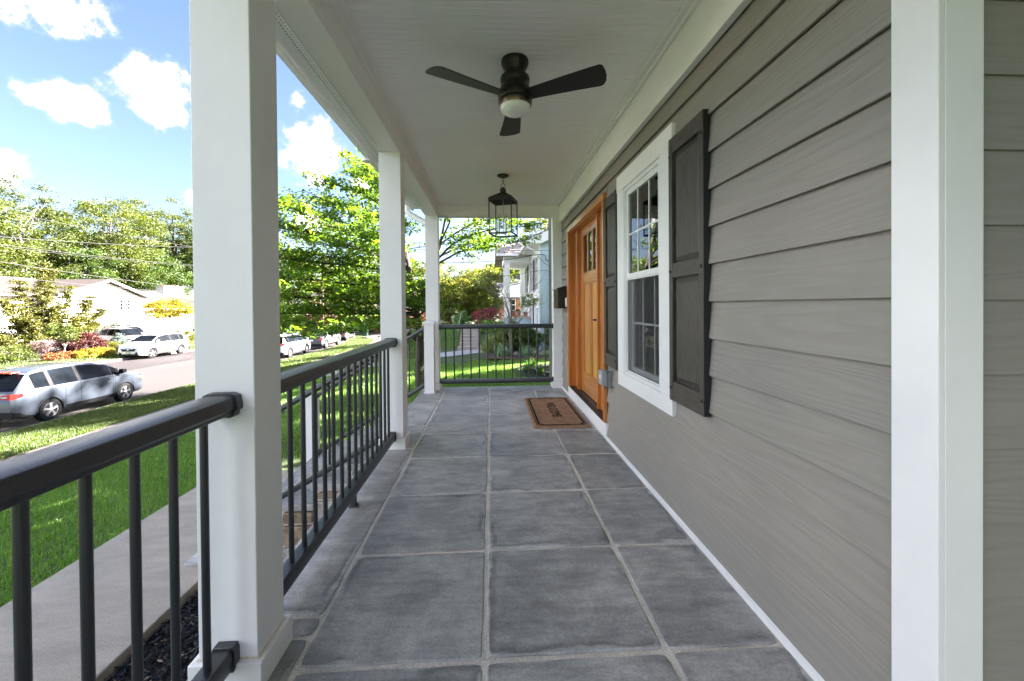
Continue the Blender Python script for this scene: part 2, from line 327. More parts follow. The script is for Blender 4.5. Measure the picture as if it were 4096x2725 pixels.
def leaf_arrays(P, size, rng, up=0.5, aspect=0.5, fold=0.18, hang=0.0, hi=False, out=None):
    """Folded pointed leaves at points P. up: how far normals lean to +z; hang: how far tips droop."""
    n = len(P); s = size * rng.uniform(0.65, 1.3, n)[:, None]
    d = rng.normal(size=(n, 3)); d[:, 2] = d[:, 2] * 0.45 - hang
    if out is not None: d += out
    d /= np.linalg.norm(d, axis=1)[:, None]
    nn = rng.normal(size=(n, 3)) * (1 - up) + np.array([0, 0, 1.0]) * up * 1.6
    nn -= d * (nn * d).sum(1)[:, None]; nn /= np.linalg.norm(nn, axis=1)[:, None] + 1e-9
    t = np.cross(nn, d)
    rn = rng.uniform(0, 1, n)
    if not hi:
        a = P - d * s * 0.5; b = P + d * s * 0.5
        l = P + t * s * aspect * 0.5 + nn * s * fold; r = P - t * s * aspect * 0.5 + nn * s * fold
        V = np.stack([a, l, b, r], 1).reshape(-1, 3); i = np.arange(n)[:, None] * 4
        F = np.concatenate([i + [0, 2, 1], i + [0, 3, 2]], 1).reshape(-1, 3)
        return V, F, np.repeat(rn, 2)
    a = P - d * s * 0.5; b = P + d * s * 0.5 - nn * s * 0.12; m = P + nn * s * 0.03
    f = fold
    l1 = P - d * s * 0.18 + t * s * aspect * 0.5 + nn * s * f; l2 = P + d * s * 0.2 + t * s * aspect * 0.36 + nn * s * f * 0.7
    r1 = P - d * s * 0.18 - t * s * aspect * 0.5 + nn * s * f; r2 = P + d * s * 0.2 - t * s * aspect * 0.36 + nn * s * f * 0.7
    V = np.stack([a, l1, l2, b, r2, r1, m], 1).reshape(-1, 3); i = np.arange(n)[:, None] * 7
    F = np.concatenate([i + [0, 6, 1], i + [1, 6, 2], i + [2, 6, 3], i + [3, 6, 4], i + [4, 6, 5], i + [5, 6, 0]], 1).reshape(-1, 3)
    return V, F, np.repeat(rn, 6)

# street frame: u across the street, bending away to -x beyond y = 26
def shift(y): return -0.0075 * max(0.0, y - 26) ** 2 if y < 70 else -0.0075 * 44 ** 2 - 0.66 * (y - 70)
def U2X(u, y):
    t = min(1.0, max(0.0, (-u - 3) / 6)); return u + shift(y) * t
GU = [-300, -75, -60, -45, -40, -27, -25.15, -25.12, -13.33, -13.30, -10.4, -9.15, -6.5, -3.55, -2.2, -0.95, 1, 6, 40, 300]
GZ = [3, 0.5, -1.3, -2.05, -2.15, -2.17, -2.22, -2.6, -2.6, -2.22, -2.03, -1.95, -1.52, -1.04, -1.09, -1.09, -1.0, -0.9, -0.4, 1.0]
def smooth01(t): t = min(1.0, max(0.0, t)); return t * t * (3 - 2 * t)
def drop(y): return -0.022 * max(0.0, min(y, 75) - 27)
def ground(u, y, base=None):
    z = float(np.interp(u, GU, GZ)) if base is None else base
    z += drop(y)
    if u > -9: z += 0.95 * smooth01((y - 19.7) / 2.4) * smooth01((u + 8.5) / 4.5) * (1 - smooth01((y - 30) / 14))
    if u > -2.2 and y < 16.5: z += 0.16 * smooth01((y - 4) / 2) * (1 - smooth01((y - 10) / 5))
    return z
def sheet(name, u0, u1, y0, y1, dz, m, nu=2, ny=12, base=None, parent=None, us=None, ys=None, **tags):
    us = us or list(np.linspace(u0, u1, nu)); ys = ys or list(np.linspace(y0, y1, ny)); vs = []; fs = []
    for y in ys:
        for u in us: vs.append((U2X(u, y), y, ground(u, y, base) + dz))
    n = len(us)
    for j in range(len(ys) - 1):
        for i in range(n - 1): fs.append((j * n + i, j * n + i + 1, (j + 1) * n + i + 1, (j + 1) * n + i))
    g = G(); g.add(vs, fs); return g.build(name, m, parent, **tags)
# ================================================================ setting: ground, street
white = pmat('white_trim_paint', (0.84, 0.832, 0.82), rough=0.42, var=0.03, vs=1.6, bump=0.15, bs=14, spec=0.4, fine=0.012)
white_wall = pmat('white_painted_brick', (0.78, 0.765, 0.74), rough=0.7, var=0.05, vs=0.8, bump=0.5, bs=18)
black = pmat('black_rail_aluminium', (0.011, 0.013, 0.018), rough=0.34, var=0.1, bump=0.15, bs=300, spec=0.85)
darkbronze = pmat('dark_bronze', (0.020, 0.017, 0.015), rough=0.38, metal=0.55, var=0.25, vs=30, spec=0.5)
lawn_m = pmat('lawn_ground', (0.075, 0.105, 0.045), rough=0.9, col2=(0.12, 0.15, 0.065), vs=0.7, bump=1.0, bs=60, fine=0.25, spec=0.1)
concrete = pmat('concrete_walk', (0.43, 0.375, 0.30), rough=0.85, var=0.13, vs=2.6, bump=0.8, bs=70, fine=0.14, stretch=(1, 3, 1))
sidewalk_m = pmat('sidewalk_concrete', (0.092, 0.070, 0.060), rough=0.9, var=0.12, vs=1.3, bump=0.5, bs=60, fine=0.1)
kerb_m = pmat('kerb_concrete', (0.20, 0.17, 0.145), rough=0.9, var=0.15, vs=2, bump=0.4, bs=40, fine=0.1)
asph_old = pmat('weathered_asphalt', (0.045, 0.038, 0.034), rough=0.9, var=0.12, vs=0.5, bump=0.6, bs=80, fine=0.14, stretch=(1, 0.3, 1))
asph_new = pmat('newer_asphalt', (0.028, 0.021, 0.020), rough=0.85, var=0.12, vs=0.5, bump=0.6, bs=80, fine=0.14, stretch=(1, 0.3, 1))
mulch_m = pmat('dark_mulch', (0.012, 0.012, 0.015), rough=0.95, var=0.5, vs=40, bump=1, bs=70)
bluestone = slate()
mortar = pmat('pale_mortar', (0.66, 0.61, 0.53), rough=0.9, var=0.16, vs=6, bump=0.6, bs=120, fine=0.12)

KIND = dict(kind='structure')
uu_ = [-300, -200, -130, -90, -75, -60, -50, -45, -40, -33, -27, -25.15, -25.12, -13.33, -13.30, -10.4, -9.15, -8, -6.5, -5, -3.55, -2.9, -2.2, -1.6, -0.95, -0.3, 0.4, 1, 2, 3.5, 6, 14, 40, 300]
yy_ = [-300, -60, -20, -5, -1, 1, 2.5, 4, 5, 6, 8, 10, 12, 14, 16, 17.5, 18.5, 19.2, 19.7, 20.2, 20.7, 21.2, 21.7, 22.2, 23, 25, 27, 30, 34, 38, 43, 48, 54, 60, 68, 75, 90, 150, 300, 900]
sheet('ground', 0, 0, 0, 0, 0, lawn_m, us=uu_, ys=yy_, **KIND)
ry = [-60, -20, 0, 10, 20, 26, 29, 32, 35, 38, 41, 44, 47, 50, 54, 58, 62, 66, 70, 80, 120]
road = sheet('road', 0, 0, 0, 0, 0, asph_old, us=[-20.7, -13.3], ys=ry, base=-2.35, **KIND)
sheet('road_resurfaced_lane', 0, 0, 0, 0, 0.012, asph_new, us=[-25.13, -20.7], ys=ry, base=-2.35, **KIND)
def kerb(name, u0, u1, ztop):
    g = G()
    ys = list(np.arange(-30, 80, 3.0))
    k = bpy.data.objects.new(name, None); COL.objects.link(k); k['kind'] = 'structure'
    for a in ys:
        b = a + 2.985
        vs = []
        for y in (a, b):
            d = drop(y)
            for u, z in ((u0, -2.6), (u1, -2.6), (u1, ztop), (u0, ztop)): vs.append((U2X(u, y), y, z + d))
        G().add(vs, [(0, 1, 2, 3), (7, 6, 5, 4), (0, 4, 5, 1), (1, 5, 6, 2), (2, 6, 7, 3), (3, 7, 4, 0)]).build('kerb_stone', kerb_m, k, bevel=0.015, seg=1)
kerb('kerb_near', -13.42, -13.26, -2.205)
kerb('kerb_far', -25.2, -25.04, -2.205)
sw = bpy.data.objects.new('sidewalk', None); COL.objects.link(sw); sw['kind'] = 'structure'
for a in np.arange(-12, 62, 1.52):
    b = a + 1.508; vs = []
    for y in (a, b):
        for u in (-10.36, -9.2):
            for dz in (-0.06, 0.02): vs.append((U2X(u, y), y, ground(u, y) + dz))
    G().add(vs, [(0, 1, 3, 2), (4, 6, 7, 5), (0, 4, 5, 1), (2, 3, 7, 6), (1, 5, 7, 3), (0, 2, 6, 4)]).build('concrete_slab', sidewalk_m, sw)
# driveway apron and front path across the street, our own walk, neighbour's walk
ap = bpy.data.objects.new('driveway_across', None); COL.objects.link(ap); ap['kind'] = 'structure'
for k in range(5):
    u0 = -25.2 - k * 2.9
    sheet('concrete_slab', u0 - 2.88, u0, 23.3 if k == 0 else 27.5, 27.4 if k == 0 else 40.5, 0.03, sidewalk_m, nu=2, ny=6, parent=ap)
sheet('front_path_across', -40, -28.2, 26.2, 27.4, 0.035, sidewalk_m, nu=8, ny=3, **KIND)
wk = bpy.data.objects.new('front_walk', None); COL.objects.link(wk); wk['kind'] = 'structure'
for a in np.arange(-6.0, 4.2, 3.4):
    G().box(-3.53, -2.29, a, a + 3.39, -1.12, -0.975).build('concrete_slab', concrete, wk, bevel=0.008)
nw = bpy.data.objects.new('neighbour_walk', None); COL.objects.link(nw); nw['kind'] = 'structure'
pth = [(-9.3, 12.7, 14.4), (-6.4, 14.1, 15.9), (-4.2, 15.2, 17.1), (-2.35, 16.3, 18.35), (-0.95, 17.6, 19.6), (0.2, 18.4, 20.6)]
for (x0, a0, b0), (x1, a1, b1) in zip(pth, pth[1:]):
    x1 -= 0.012
    z = lambda x, y: ground(x, y) + 0.03
    G().add([(x0, a0, z(x0, a0)), (x1, a1, z(x1, a1)), (x1, b1, z(x1, min(b1, 19.6))), (x0, b0, z(x0, min(b0, 19.6)))], [(0, 1, 2, 3)]).build('concrete_slab', pmat('pale_walk_concrete', (0.40, 0.39, 0.385), rough=0.85, var=0.06, vs=2, bump=0.4, bs=60), nw)

# ================================================================ porch floor
fl = bpy.data.objects.new('porch_floor', None); COL.objects.link(fl); fl['kind'] = 'structure'
G().box(-0.905, 1.06, -3.4, 4.56, -0.35, -0.006).build('mortar_bed', mortar, fl)
def stone(x0, x1, y0, y1, seed, th=0.055, z=0.0, gap=0.009, parent=None, over=(0, 0, 0, 0), name='paving_stone', zz=0.0):
    """A split-stone slab; the outline wanders a few mm; attribute 'edge' = metres to the nearest edge for the damp line."""
    rg = random.Random(seed); j = lambda: rg.uniform(-0.003, 0.003)
    x0 += gap + j() if not over[0] else 0; x1 -= gap + j() if not over[1] else 0; y0 += gap + j() if not over[2] else 0; y1 -= gap + j() if not over[3] else 0
    nx = max(3, int((x1 - x0) / 0.07)); ny = max(3, int((y1 - y0) / 0.07))
    xs = np.unique(np.round(np.concatenate([[x0, x0 + 0.004, x0 + 0.03, x0 + 0.06], np.linspace(x0 + 0.09, x1 - 0.09, max(2, nx - 2)) if x1 - x0 > 0.2 else [], [x1 - 0.06, x1 - 0.03, x1 - 0.004, x1]]), 5)) if x1 - x0 > 0.13 else np.linspace(x0, x1, 4)
    ys = np.unique(np.round(np.concatenate([[y0, y0 + 0.004, y0 + 0.03, y0 + 0.06], np.linspace(y0 + 0.09, y1 - 0.09, max(2, ny - 2)) if y1 - y0 > 0.2 else [], [y1 - 0.06, y1 - 0.03, y1 - 0.004, y1]]), 5)) if y1 - y0 > 0.13 else np.linspace(y0, y1, 4)
    px = rg.uniform(0, 9); py = rg.uniform(0, 9); tz = rg.uniform(-0.0012, 0.0012)
    def wob(t, p, a=0.0018): return a * (math.sin(t * 17 + p) + 0.6 * math.sin(t * 41 + p * 2))
    V = []; E = []
    for y in ys:
        for x in xs:
            e = min(x - x0, x1 - x, y - y0, y1 - y); w = max(0, 1 - e / 0.05)
            cr = min(abs(x - x0), abs(x - x1)) + min(abs(y - y0), abs(y - y1)); r = 0.006 * max(0, 1 - cr / 0.02)
            X = x + wob(y, px) * w + (r if x < (x0 + x1) / 2 else -r); Y = y + wob(x, py) * w + (r if y < (y0 + y1) / 2 else -r)
            V.append((X, Y, z + tz - (0.0035 if e < 0.002 else 0) + 0.0012 * math.sin(x * 5 + px) * math.cos(y * 6 + py))); E.append(max(0.0, e))
    n = len(xs); m = len(ys); F = [(a * n + b, a * n + b + 1, (a + 1) * n + b + 1, (a + 1) * n + b) for a in range(m - 1) for b in range(n - 1)]
    rim = [b for b in range(n)] + [a * n + n - 1 for a in range(1, m)] + [(m - 1) * n + b for b in range(n - 2, -1, -1)] + [a * n for a in range(m - 2, 0, -1)]
    o0 = len(V)
    for i in rim: V.append((V[i][0], V[i][1], z - th)); E.append(0.2)
    k = len(rim); F += [(rim[i], o0 + i, o0 + (i + 1) % k, rim[(i + 1) % k]) for i in range(k)]
    me = bpy.data.meshes.new(name); me.from_pydata(V, [], F); me.materials.append(bluestone)
    a = me.attributes.new('edge', 'FLOAT', 'POINT'); a.data.foreach_set('value', np.array(E, np.float32))
    me.shade_smooth(); me.set_sharp_from_angle(angle=R(40))
    o = bpy.data.objects.new(name, me); COL.objects.link(o); o.parent = parent or fl; return o
T = 0.6096; sd = 1
colx = [(-0.615, 0.0), (0.0, 0.618), (0.618, 1.032)]
for k in range(-5, 7):
    for x0, x1 in colx: stone(x0, x1, k * T, (k + 1) * T, sd); sd += 1
for x0, x1 in [(-0.943, 0.0), (0.0, 0.905), (0.905, 1.06)]: stone(x0, x1, 7 * T + 0.003, 4.592, sd, over=(x0 < -0.9, 0, 0, 1)); sd += 1
for a, b in zip([-3.4, -2.2, -0.9, 0.133, 0.232, 2.064, 2.723, 3.66], [-2.2, -0.9, 0.133, 0.232, 2.064, 2.723, 3.66, 7 * T]):
    stone(-0.943, -0.615, a, b, sd, over=(1, 0, 0, 0)); sd += 1
# stone base under the porch edge
stonev = [pmat('field_stone_a', (0.30, 0.22, 0.15), rough=0.9, var=0.35, vs=14, bump=1.5, bs=26, fine=0.2), pmat('field_stone_b', (0.36, 0.33, 0.29), rough=0.9, var=0.3, vs=10, bump=1.5, bs=26, fine=0.2),
          pmat('field_stone_c', (0.20, 0.185, 0.17), rough=0.9, var=0.3, vs=10, bump=1.5, bs=26, fine=0.2)]
def veneer(parent, axis, c, a0, a1, z0, z1, seed, out=-1):
    """Rubble facing on a vertical plane: rows of uneven stones proud of a mortar backing."""
    rg = random.Random(seed); z = z0
    while z < z1 - 0.02:
        h = min(rg.uniform(0.09, 0.2), z1 - z); h = z1 - z if z1 - z - h < 0.05 else h; a = a0
        while a < a1 - 0.02:
            w = rg.uniform(0.14, 0.36); w = a1 - a if a1 - a - w < 0.08 else w
            p = rg.uniform(0.02, 0.045) * out; e = 0.008
            q = [(a + e + rg.uniform(0, .012), z + e + rg.uniform(0, .01)), (a + w - e - rg.uniform(0, .012), z + e + rg.uniform(0, .01)), (a + w - e - rg.uniform(0, .02), z + h - e - rg.uniform(0, .01)), (a + e + rg.uniform(0, .02), z + h - e - rg.uniform(0, .01))]
            if axis == 'x': G().prism(q, 'x', c, c + p).build('field_stone', rg.choice(stonev), parent, bevel=0.008, seg=1)
            else: G().prism(q, 'y', c, c + p).build('field_stone', rg.choice(stonev), parent, bevel=0.008, seg=1)
            a += w
        z += h
base = bpy.data.objects.new('porch_base_wall', None); COL.objects.link(base); base['kind'] = 'structure'
G().box(-0.88, -0.80, -3.4, 2.02, -1.3, -0.056).build('backing', mortar, base)
G().box(-0.88, 1.4, 4.44, 4.52, -1.3, -0.056).build('backing', mortar, base)
veneer(base, 'y', 4.52, -0.88, 1.4, -1.05, -0.06, 5, out=1)
veneer(base, 'x', -0.88, -2.0, 2.02, -1.15, -0.06, 6)

# ================================================================ front steps and their railings
st = thing('front_steps', 'bluestone steps with rough fieldstone sides descending from the porch to the front walk', 'steps', (-1.65, 3.2, -1.0))
st.location = (0, 0, 0)
tz = [-0.165, -0.33, -0.495, -0.66, -0.82]
for k, z in enumerate(tz):
    xb = -0.90 - 0.285 * k; xa = xb - 0.32
    for ya, yb in ((2.17, 3.2), (3.2, 4.36)):
        s = stone(xa, xb, ya, yb, 300 + k * 7 + int(ya), z=z, th=0.05, over=(1, 1, ya < 2.3, yb > 4), parent=st, name='tread')
    G().box(xa + 0.03, xb, 2.21, 4.32, -1.1, z - 0.052).build('riser', mortar, st)
    veneer(st, 'y', 2.21, xa + 0.03, xb - (0.01 if k else 0), (tz[k + 1] if 0 else -1.05), z - 0.054, 50 + k)
    veneer(st, 'x', xa + 0.03, 2.21, 4.32, z - 0.165 + 0.002, z - 0.054, 70 + k)
lnd = stone(-2.55, -2.28, 2.17, 4.36, 400, z=-0.955, th=0.06, over=(1, 1, 1, 1), parent=st, name='tread')

def top_profile(z=0.912):   # rail cap cross-section (across, up)
    return [(-0.049, z - 0.040), (-0.047, z - 0.022), (-0.043, z - 0.006), (-0.028, z), (0.028, z), (0.043, z - 0.006), (0.047, z - 0.022), (0.049, z - 0.040), (0.040, z - 0.046), (0.038, z - 0.058), (0.028, z - 0.062), (-0.028, z - 0.062), (-0.038, z - 0.058), (-0.040, z - 0.046)]
def bot_profile(z=0.140):
    return [(-0.026, z - 0.062), (-0.029, z - 0.05), (-0.029, z - 0.012), (-0.024, z), (0.024, z), (0.029, z - 0.012), (0.029, z - 0.05), (0.026, z - 0.062)]
BALM = None
def railing(name, label, p0, p1, nb, first, step, foot=None, zs=(0, 0), newels=(), group=None):
    """p0,p1: plan ends; zs: height offsets of both ends (stairs slope)."""
    global BALM
    t = thing(name, label, 'railing', ((p0[0] + p1[0]) / 2, (p0[1] + p1[1]) / 2, min(zs)))
    t.location = (0, 0, 0)
    if group: t['group'] = group
    a = Vector((p0[0], p0[1], zs[0])); b = Vector((p1[0], p1[1], zs[1])); d = b - a; L = Vector((d.x, d.y)).length; hd = Vector((d.x, d.y, 0)).normalized(); sd_ = Vector((-hd.y, hd.x, 0))
    def ext(prof, s0, s1, nm, m, **k):
        g = G(); n = len(prof); vs = []
        for s in (s0, s1):
            for q in prof: vs.append(tuple(a + hd * s + sd_ * q[0] + Vector((0, 0, q[1] + d.z * s / L))))
        g.add(vs, [tuple(range(n - 1, -1, -1)), tuple(range(n, 2 * n))] + [(i, (i + 1) % n, n + (i + 1) % n, n + i) for i in range(n)])
        return g.build(nm, m, t, **k)
    ext(top_profile(), 0.002, L - 0.002, 'top_rail', black, smooth=30, bevel=0.002)
    ext(bot_profile(), 0.002, L - 0.002, 'bottom_rail', black, smooth=30, bevel=0.002)
    big = [(x * 1.13, 0.885 + (z - 0.885) * 1.2) for x, z in top_profile()]; bb = [(x * 1.2, 0.109 + (z - 0.109) * 1.25) for x, z in bot_profile()]
    for s0, s1 in ((0.0, 0.028), (L - 0.028, L)): ext(big, s0, s1, 'bracket', black, bevel=0.002); ext(bb, s0, s1, 'bracket', black, bevel=0.002)
    if BALM is None:
        me = G().lathe([(0.0105, 0.0), (0.0105, 0.72)], n=14).mesh('baluster', black, 40); BALM = me
    for i in range(nb):
        s = first + i * step; p = a + hd * s
        o = bpy.data.objects.new('baluster', BALM); COL.objects.link(o); o.parent = t
        o.location = (p.x, p.y, p.z + 0.136 + d.z * s / L); o.scale = (1, 1, 1)
    if foot is not None:
        p = a + hd * foot; G().box(p.x - 0.016, p.x + 0.016, p.y - 0.016, p.y + 0.016, 0.008, 0.08).box(p.x - 0.023, p.x + 0.023, p.y - 0.023, p.y + 0.023, 0.0, 0.012).build('foot', black, t, bevel=0.002)
    return t
XR = -0.787
railing('porch_railing', 'black round-baluster railing in the foreground, ending on the near white post', (XR, -2.35), (XR, -0.052), 19, 0.17, 0.113)
railing('porch_railing', 'black round-baluster railing between the near white post and the second post', (XR, 0.108), (XR, 2.04), 16, 0.128, 0.1131, foot=0.985)
railing('porch_railing', 'black railing closing the far end of the porch in front of the neighbour lawn', (-0.699, 4.45), (0.915, 4.45), 13, 0.089, 0.1175)

def post(label, x0, x1, y0, y1, z1=2.438, base=True, name='porch_post', trim=0.02):
    t = thing(name, label, 'post', ((x0 + x1) / 2, (y0 + y1) / 2, 0), group='square white porch posts'); t.location = (0, 0, 0)
    G().box(x0, x1, y0, y1, 0.0, z1).build('shaft', white, t, bevel=0.003)
    if base:
        e = trim; g = G().box(x0 - e, x1 + e, y0 - e, y1 + e, 0.001, 0.090)
        g.build('base_trim', white, t, bevel=0.003)
        G().box(x0 - 0.004, x1 + 0.004, y0 - 0.004, y1 + 0.004, 0.088, 0.094).build('caulk', pmat('yellowed_caulk', (0.62, 0.55, 0.42), var=0.1), t)
    return t
post('large white square post in the foreground between two black railings', -0.876, -0.699, -0.052, 0.108)
post('second white square post, at the top of the front steps', -0.874, -0.698, 2.045, 2.203)
post('white corner post at the far left of the porch behind the short newel', -0.874, -0.698, 4.39, 4.55)
post('white square half post against the siding at the far end of the porch', 0.915, 1.048, 4.39, 4.55)
post('white square post behind the camera end of the porch', -0.876, -0.699, -2.51, -2.35)

def newel(parent, x, y, z, h=0.975, w=0.064):
    G().box(x - w, x + w, y - w, y + w, z, z + h - 0.05).build('newel_post', white, parent, bevel=0.002)
    G().box(x - w - .012, x + w + .012, y - w - .012, y + w + .012, z, z + 0.02).build('newel_base', white, parent, bevel=0.005)
    g = G().box(x - w - .006, x + w + .006, y - w - .006, y + w + .006, z + h - 0.055, z + h - 0.04).box(x - w - .018, x + w + .018, y - w - .018, y + w + .018, z + h - 0.04, z + h - 0.012)
    a, b = w + .012, 0.02; g.add([(x - a, y - a, z + h - .012), (x + a, y - a, z + h - .012), (x + a, y + a, z + h - .012), (x - a, y + a, z + h - .012), (x - b, y - b, z + h + .008), (x + b, y - b, z + h + .008), (x + b, y + b, z + h + .008), (x - b, y + b, z + h + .008)],
                                 [(3, 2, 1, 0), (4, 5, 6, 7), (0, 1, 5, 4), (1, 2, 6, 5), (2, 3, 7, 6), (3, 0, 4, 7)])
    g.build('newel_cap', white, parent, bevel=0.003)
tB = railing('stair_railing', 'black stair railing running down the far side of the front steps between two white newels', (-0.868, 4.24), (-2.30, 4.24), 12, 0.10, 0.112, zs=(0.0, -0.89))
newel(tB, -0.803, 4.235, 0.0); newel(tB, -2.365, 4.24, -0.955)
tA = railing('stair_railing', 'black stair railing running down the near side of the front steps beside the second post', (-0.868, 2.36), (-2.30, 2.36), 12, 0.10, 0.112, zs=(-0.06, -0.87))
newel(tA, -2.365, 2.36, -0.955); newel(tA, -0.803, 2.36, 0.0)
# ================================================================ our house: wall, window, door, ceiling
siding = woodgrain('grey_fibre_siding', (0.240, 0.221, 0.194), (0.285, 0.264, 0.234), along=1, scale=24, bump=0.6, rough=0.62, stretch=13, dist=4.0, contrast=(0.0, 1.2), dst=0.0035)
siding_x = woodgrain('grey_fibre_siding_side', (0.240, 0.221, 0.194), (0.285, 0.264, 0.234), along=0, scale=24, bump=0.6, rough=0.62, stretch=13, dist=4.0, contrast=(0.0, 1.2), dst=0.0035)
shut_m = woodgrain('charcoal_shutter', (0.030, 0.026, 0.022), (0.078, 0.066, 0.055), along=2, scale=16, bump=0.45, rough=0.5, stretch=7, dist=7, contrast=(0.2, 0.95), dst=0.003)
shut_h = woodgrain('charcoal_shutter_rail', (0.030, 0.026, 0.022), (0.078, 0.066, 0.055), along=1, scale=16, bump=0.45, rough=0.5, stretch=5, dist=8, contrast=(0.2, 0.95), dst=0.003)
navy = pmat('shutter_side_dark', (0.012, 0.013, 0.016), rough=0.5)
fir = woodgrain('varnished_fir', (0.40, 0.125, 0.025), (0.64, 0.25, 0.06), along=2, scale=7, bump=0.06, rough=0.32, stretch=16, dist=9, contrast=(0.15, 1.0), coat=0.35)
fir_l = woodgrain('varnished_fir_panel', (0.56, 0.235, 0.055), (0.76, 0.38, 0.11), along=2, scale=7, bump=0.06, rough=0.3, stretch=16, dist=9, contrast=(0.15, 1.0), coat=0.4)
fir_h = woodgrain('varnished_fir_rail', (0.42, 0.135, 0.028), (0.66, 0.27, 0.065), along=1, scale=7, bump=0.06, rough=0.32, stretch=14, dist=9, contrast=(0.15, 1.0), coat=0.35)
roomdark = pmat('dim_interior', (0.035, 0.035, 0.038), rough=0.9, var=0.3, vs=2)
def glassmat():
    m = bpy.data.materials.new('window_glass'); m.use_nodes = True; MATS['window_glass'] = m
    nt = m.node_tree; N = nt.nodes; L = nt.links; N.remove(N['Principled BSDF'])
    a = N.new('ShaderNodeBsdfTransparent'); a.inputs[0].default_value = (0.75, 0.8, 0.78, 1)
    g = N.new('ShaderNodeBsdfGlossy'); g.inputs['Roughness'].default_value = 0.0; g.inputs['Color'].default_value = (1, 1, 1, 1)
    f = N.new('ShaderNodeFresnel'); f.inputs['IOR'].default_value = 1.9
    x = N.new('ShaderNodeMixShader'); L.new(f.outputs[0], x.inputs[0]); L.new(a.outputs[0], x.inputs[1]); L.new(g.outputs[0], x.inputs[2]); L.new(x.outputs[0], N['Material Output'].inputs['Surface'])
    return m
glass = glassmat()
hs = thing('porch_house', 'warm grey lap-sided house with white trim, fir front door and white porch ceiling', 'house', (1.05, 1, 0)); hs.location = (0, 0, 0)
E_ = 0.1715; Z0 = -0.014
XB, XT = 1.033, 1.0540
def board_x(y0, y1, z0, z1, full=True, nm='siding_board'):
    xb = XB; xt = XT
    G().prism([(xb, z0), (xb + 0.012, z0), (xt + 0.010, z1), (xt, z1)], 'y', y0, y1).build(nm, siding, hs, bevel=0.0012, seg=1)
Z0 = 0.157 - E_
for k in range(0, 14):
    z = Z0 + k * E_; zt = z + E_ + 0.012
    if z > 2.33: break
    zt = min(zt, 2.36); z = max(z, 0.02)
    segs = [(-0.375, 4.50)]
    def cut(segs, a, b):
        o = []
        for s, e in segs:
            if e <= a or s >= b: o.append((s, e))
            else:
                if s < a: o.append((s, a))
                if e > b: o.append((b, e))
        return o
    if z < 2.10 and zt > 0.05: segs = cut(segs, 2.19, 3.80)
    if zt > 0.70 and z < 2.0: segs = cut(segs, 0.99, 1.68)
    if 2.0 < z < 2.1: segs = cut(segs, -9, 0.763) + [(-0.375, 0.7615)] if 0 else [(s, e) for s, e in segs]
    o2 = []
    for s, e in segs:
        if 2.0 < z < 2.1 and s < 0.763 < e: o2 += [(s, 0.762), (0.7635, e)]
        elif 2.2 < z and s < 2.75 < e: o2 += [(s, 2.749), (2.7505, e)]
        elif 1.3 < z < 1.4 and s < 0.2 < e and 0: o2 += [(s, 0.2), (0.2015, e)]
        else: o2.append((s, e))
    for s, e in o2: board_x(s, e, z, zt)
board_x(2.15, 3.86, 2.125, 2.215)
for k in range(0, 14):
    z = Z0 + k * E_ - 0.008
    if z > 2.5: break
    z0 = max(z, 0.0); zt = z + E_ + 0.012
    G().prism([(-0.473, z0), (-0.464, z0), (-0.455, zt), (-0.463, zt)], 'x', 1.1395, 4.2).build('siding_board', siding_x, hs, bevel=0.0012, seg=1)
# outside corner boards
G().box(1.030, 1.046, -0.484, -0.376, 0.0, 2.6).build('corner_board', white, hs, bevel=0.002)
G().box(1.0465, 1.139, -0.484, -0.468, 0.0, 2.6).build('corner_board', white, hs, bevel=0.002)
G().prism([(1.022, 0.0), (1.045, 0.0), (1.052, 0.030), (1.040, 0.030), (1.022, 0.021)], 'y', -0.375, 2.16).build('foot_strip', white, hs)
G().prism([(1.022, 0.0), (1.045, 0.0), (1.052, 0.030), (1.040, 0.030), (1.022, 0.021)], 'y', 3.90, 4.37).build('foot_strip', white, hs)
# wall core, with real openings
core = pmat('wall_sheathing', (0.12, 0.11, 0.10), rough=0.9)
g = G()
for y0, y1, z0, z1 in ((-0.45, 0.99, 0, 2.9), (0.99, 1.68, 0, 0.66), (0.99, 1.68, 2.04, 2.9), (1.68, 2.19, 0, 2.9), (2.19, 3.80, 2.10, 2.9), (2.19, 3.80, -0.3, 0.14), (3.80, 5.9, -1.2, 2.9)): g.box(1.066, 1.16, y0, y1, z0, z1)
g.build('wall', core, hs)
G().box(1.16, 9.0, -0.45, -0.30, 0, 2.9).build('wall', core, hs)
G().box(1.16, 9.5, 5.75, 5.9, -1.2, 5.6).build('wall', siding_x, hs)
G().box(1.066, 1.30, -0.44, 5.9, 2.91, 5.6).build('wall', siding, hs)
# rooms behind the glass
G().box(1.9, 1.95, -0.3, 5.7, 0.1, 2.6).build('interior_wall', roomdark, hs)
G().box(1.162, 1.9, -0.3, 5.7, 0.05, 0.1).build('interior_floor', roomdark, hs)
# main roof over the upper storey
shingle_d = pmat('charcoal_shingle', (0.06, 0.055, 0.05), rough=0.9, var=0.3, vs=12, bump=1, bs=30)
G().prism([(0.75, 5.5), (5.2, 7.35), (9.9, 5.5), (9.9, 5.66), (5.2, 7.55), (0.75, 5.66)], 'y', -7.2, 6.3).build('roof', shingle_d, hs)
G().box(1.30, 9.3, -7.0, -0.46, 2.95, 5.55).build('wall', siding_x, hs)
G().box(4.2, 9.3, -7.0, -0.46, -1.2, 2.95).build('wall', siding_x, hs)
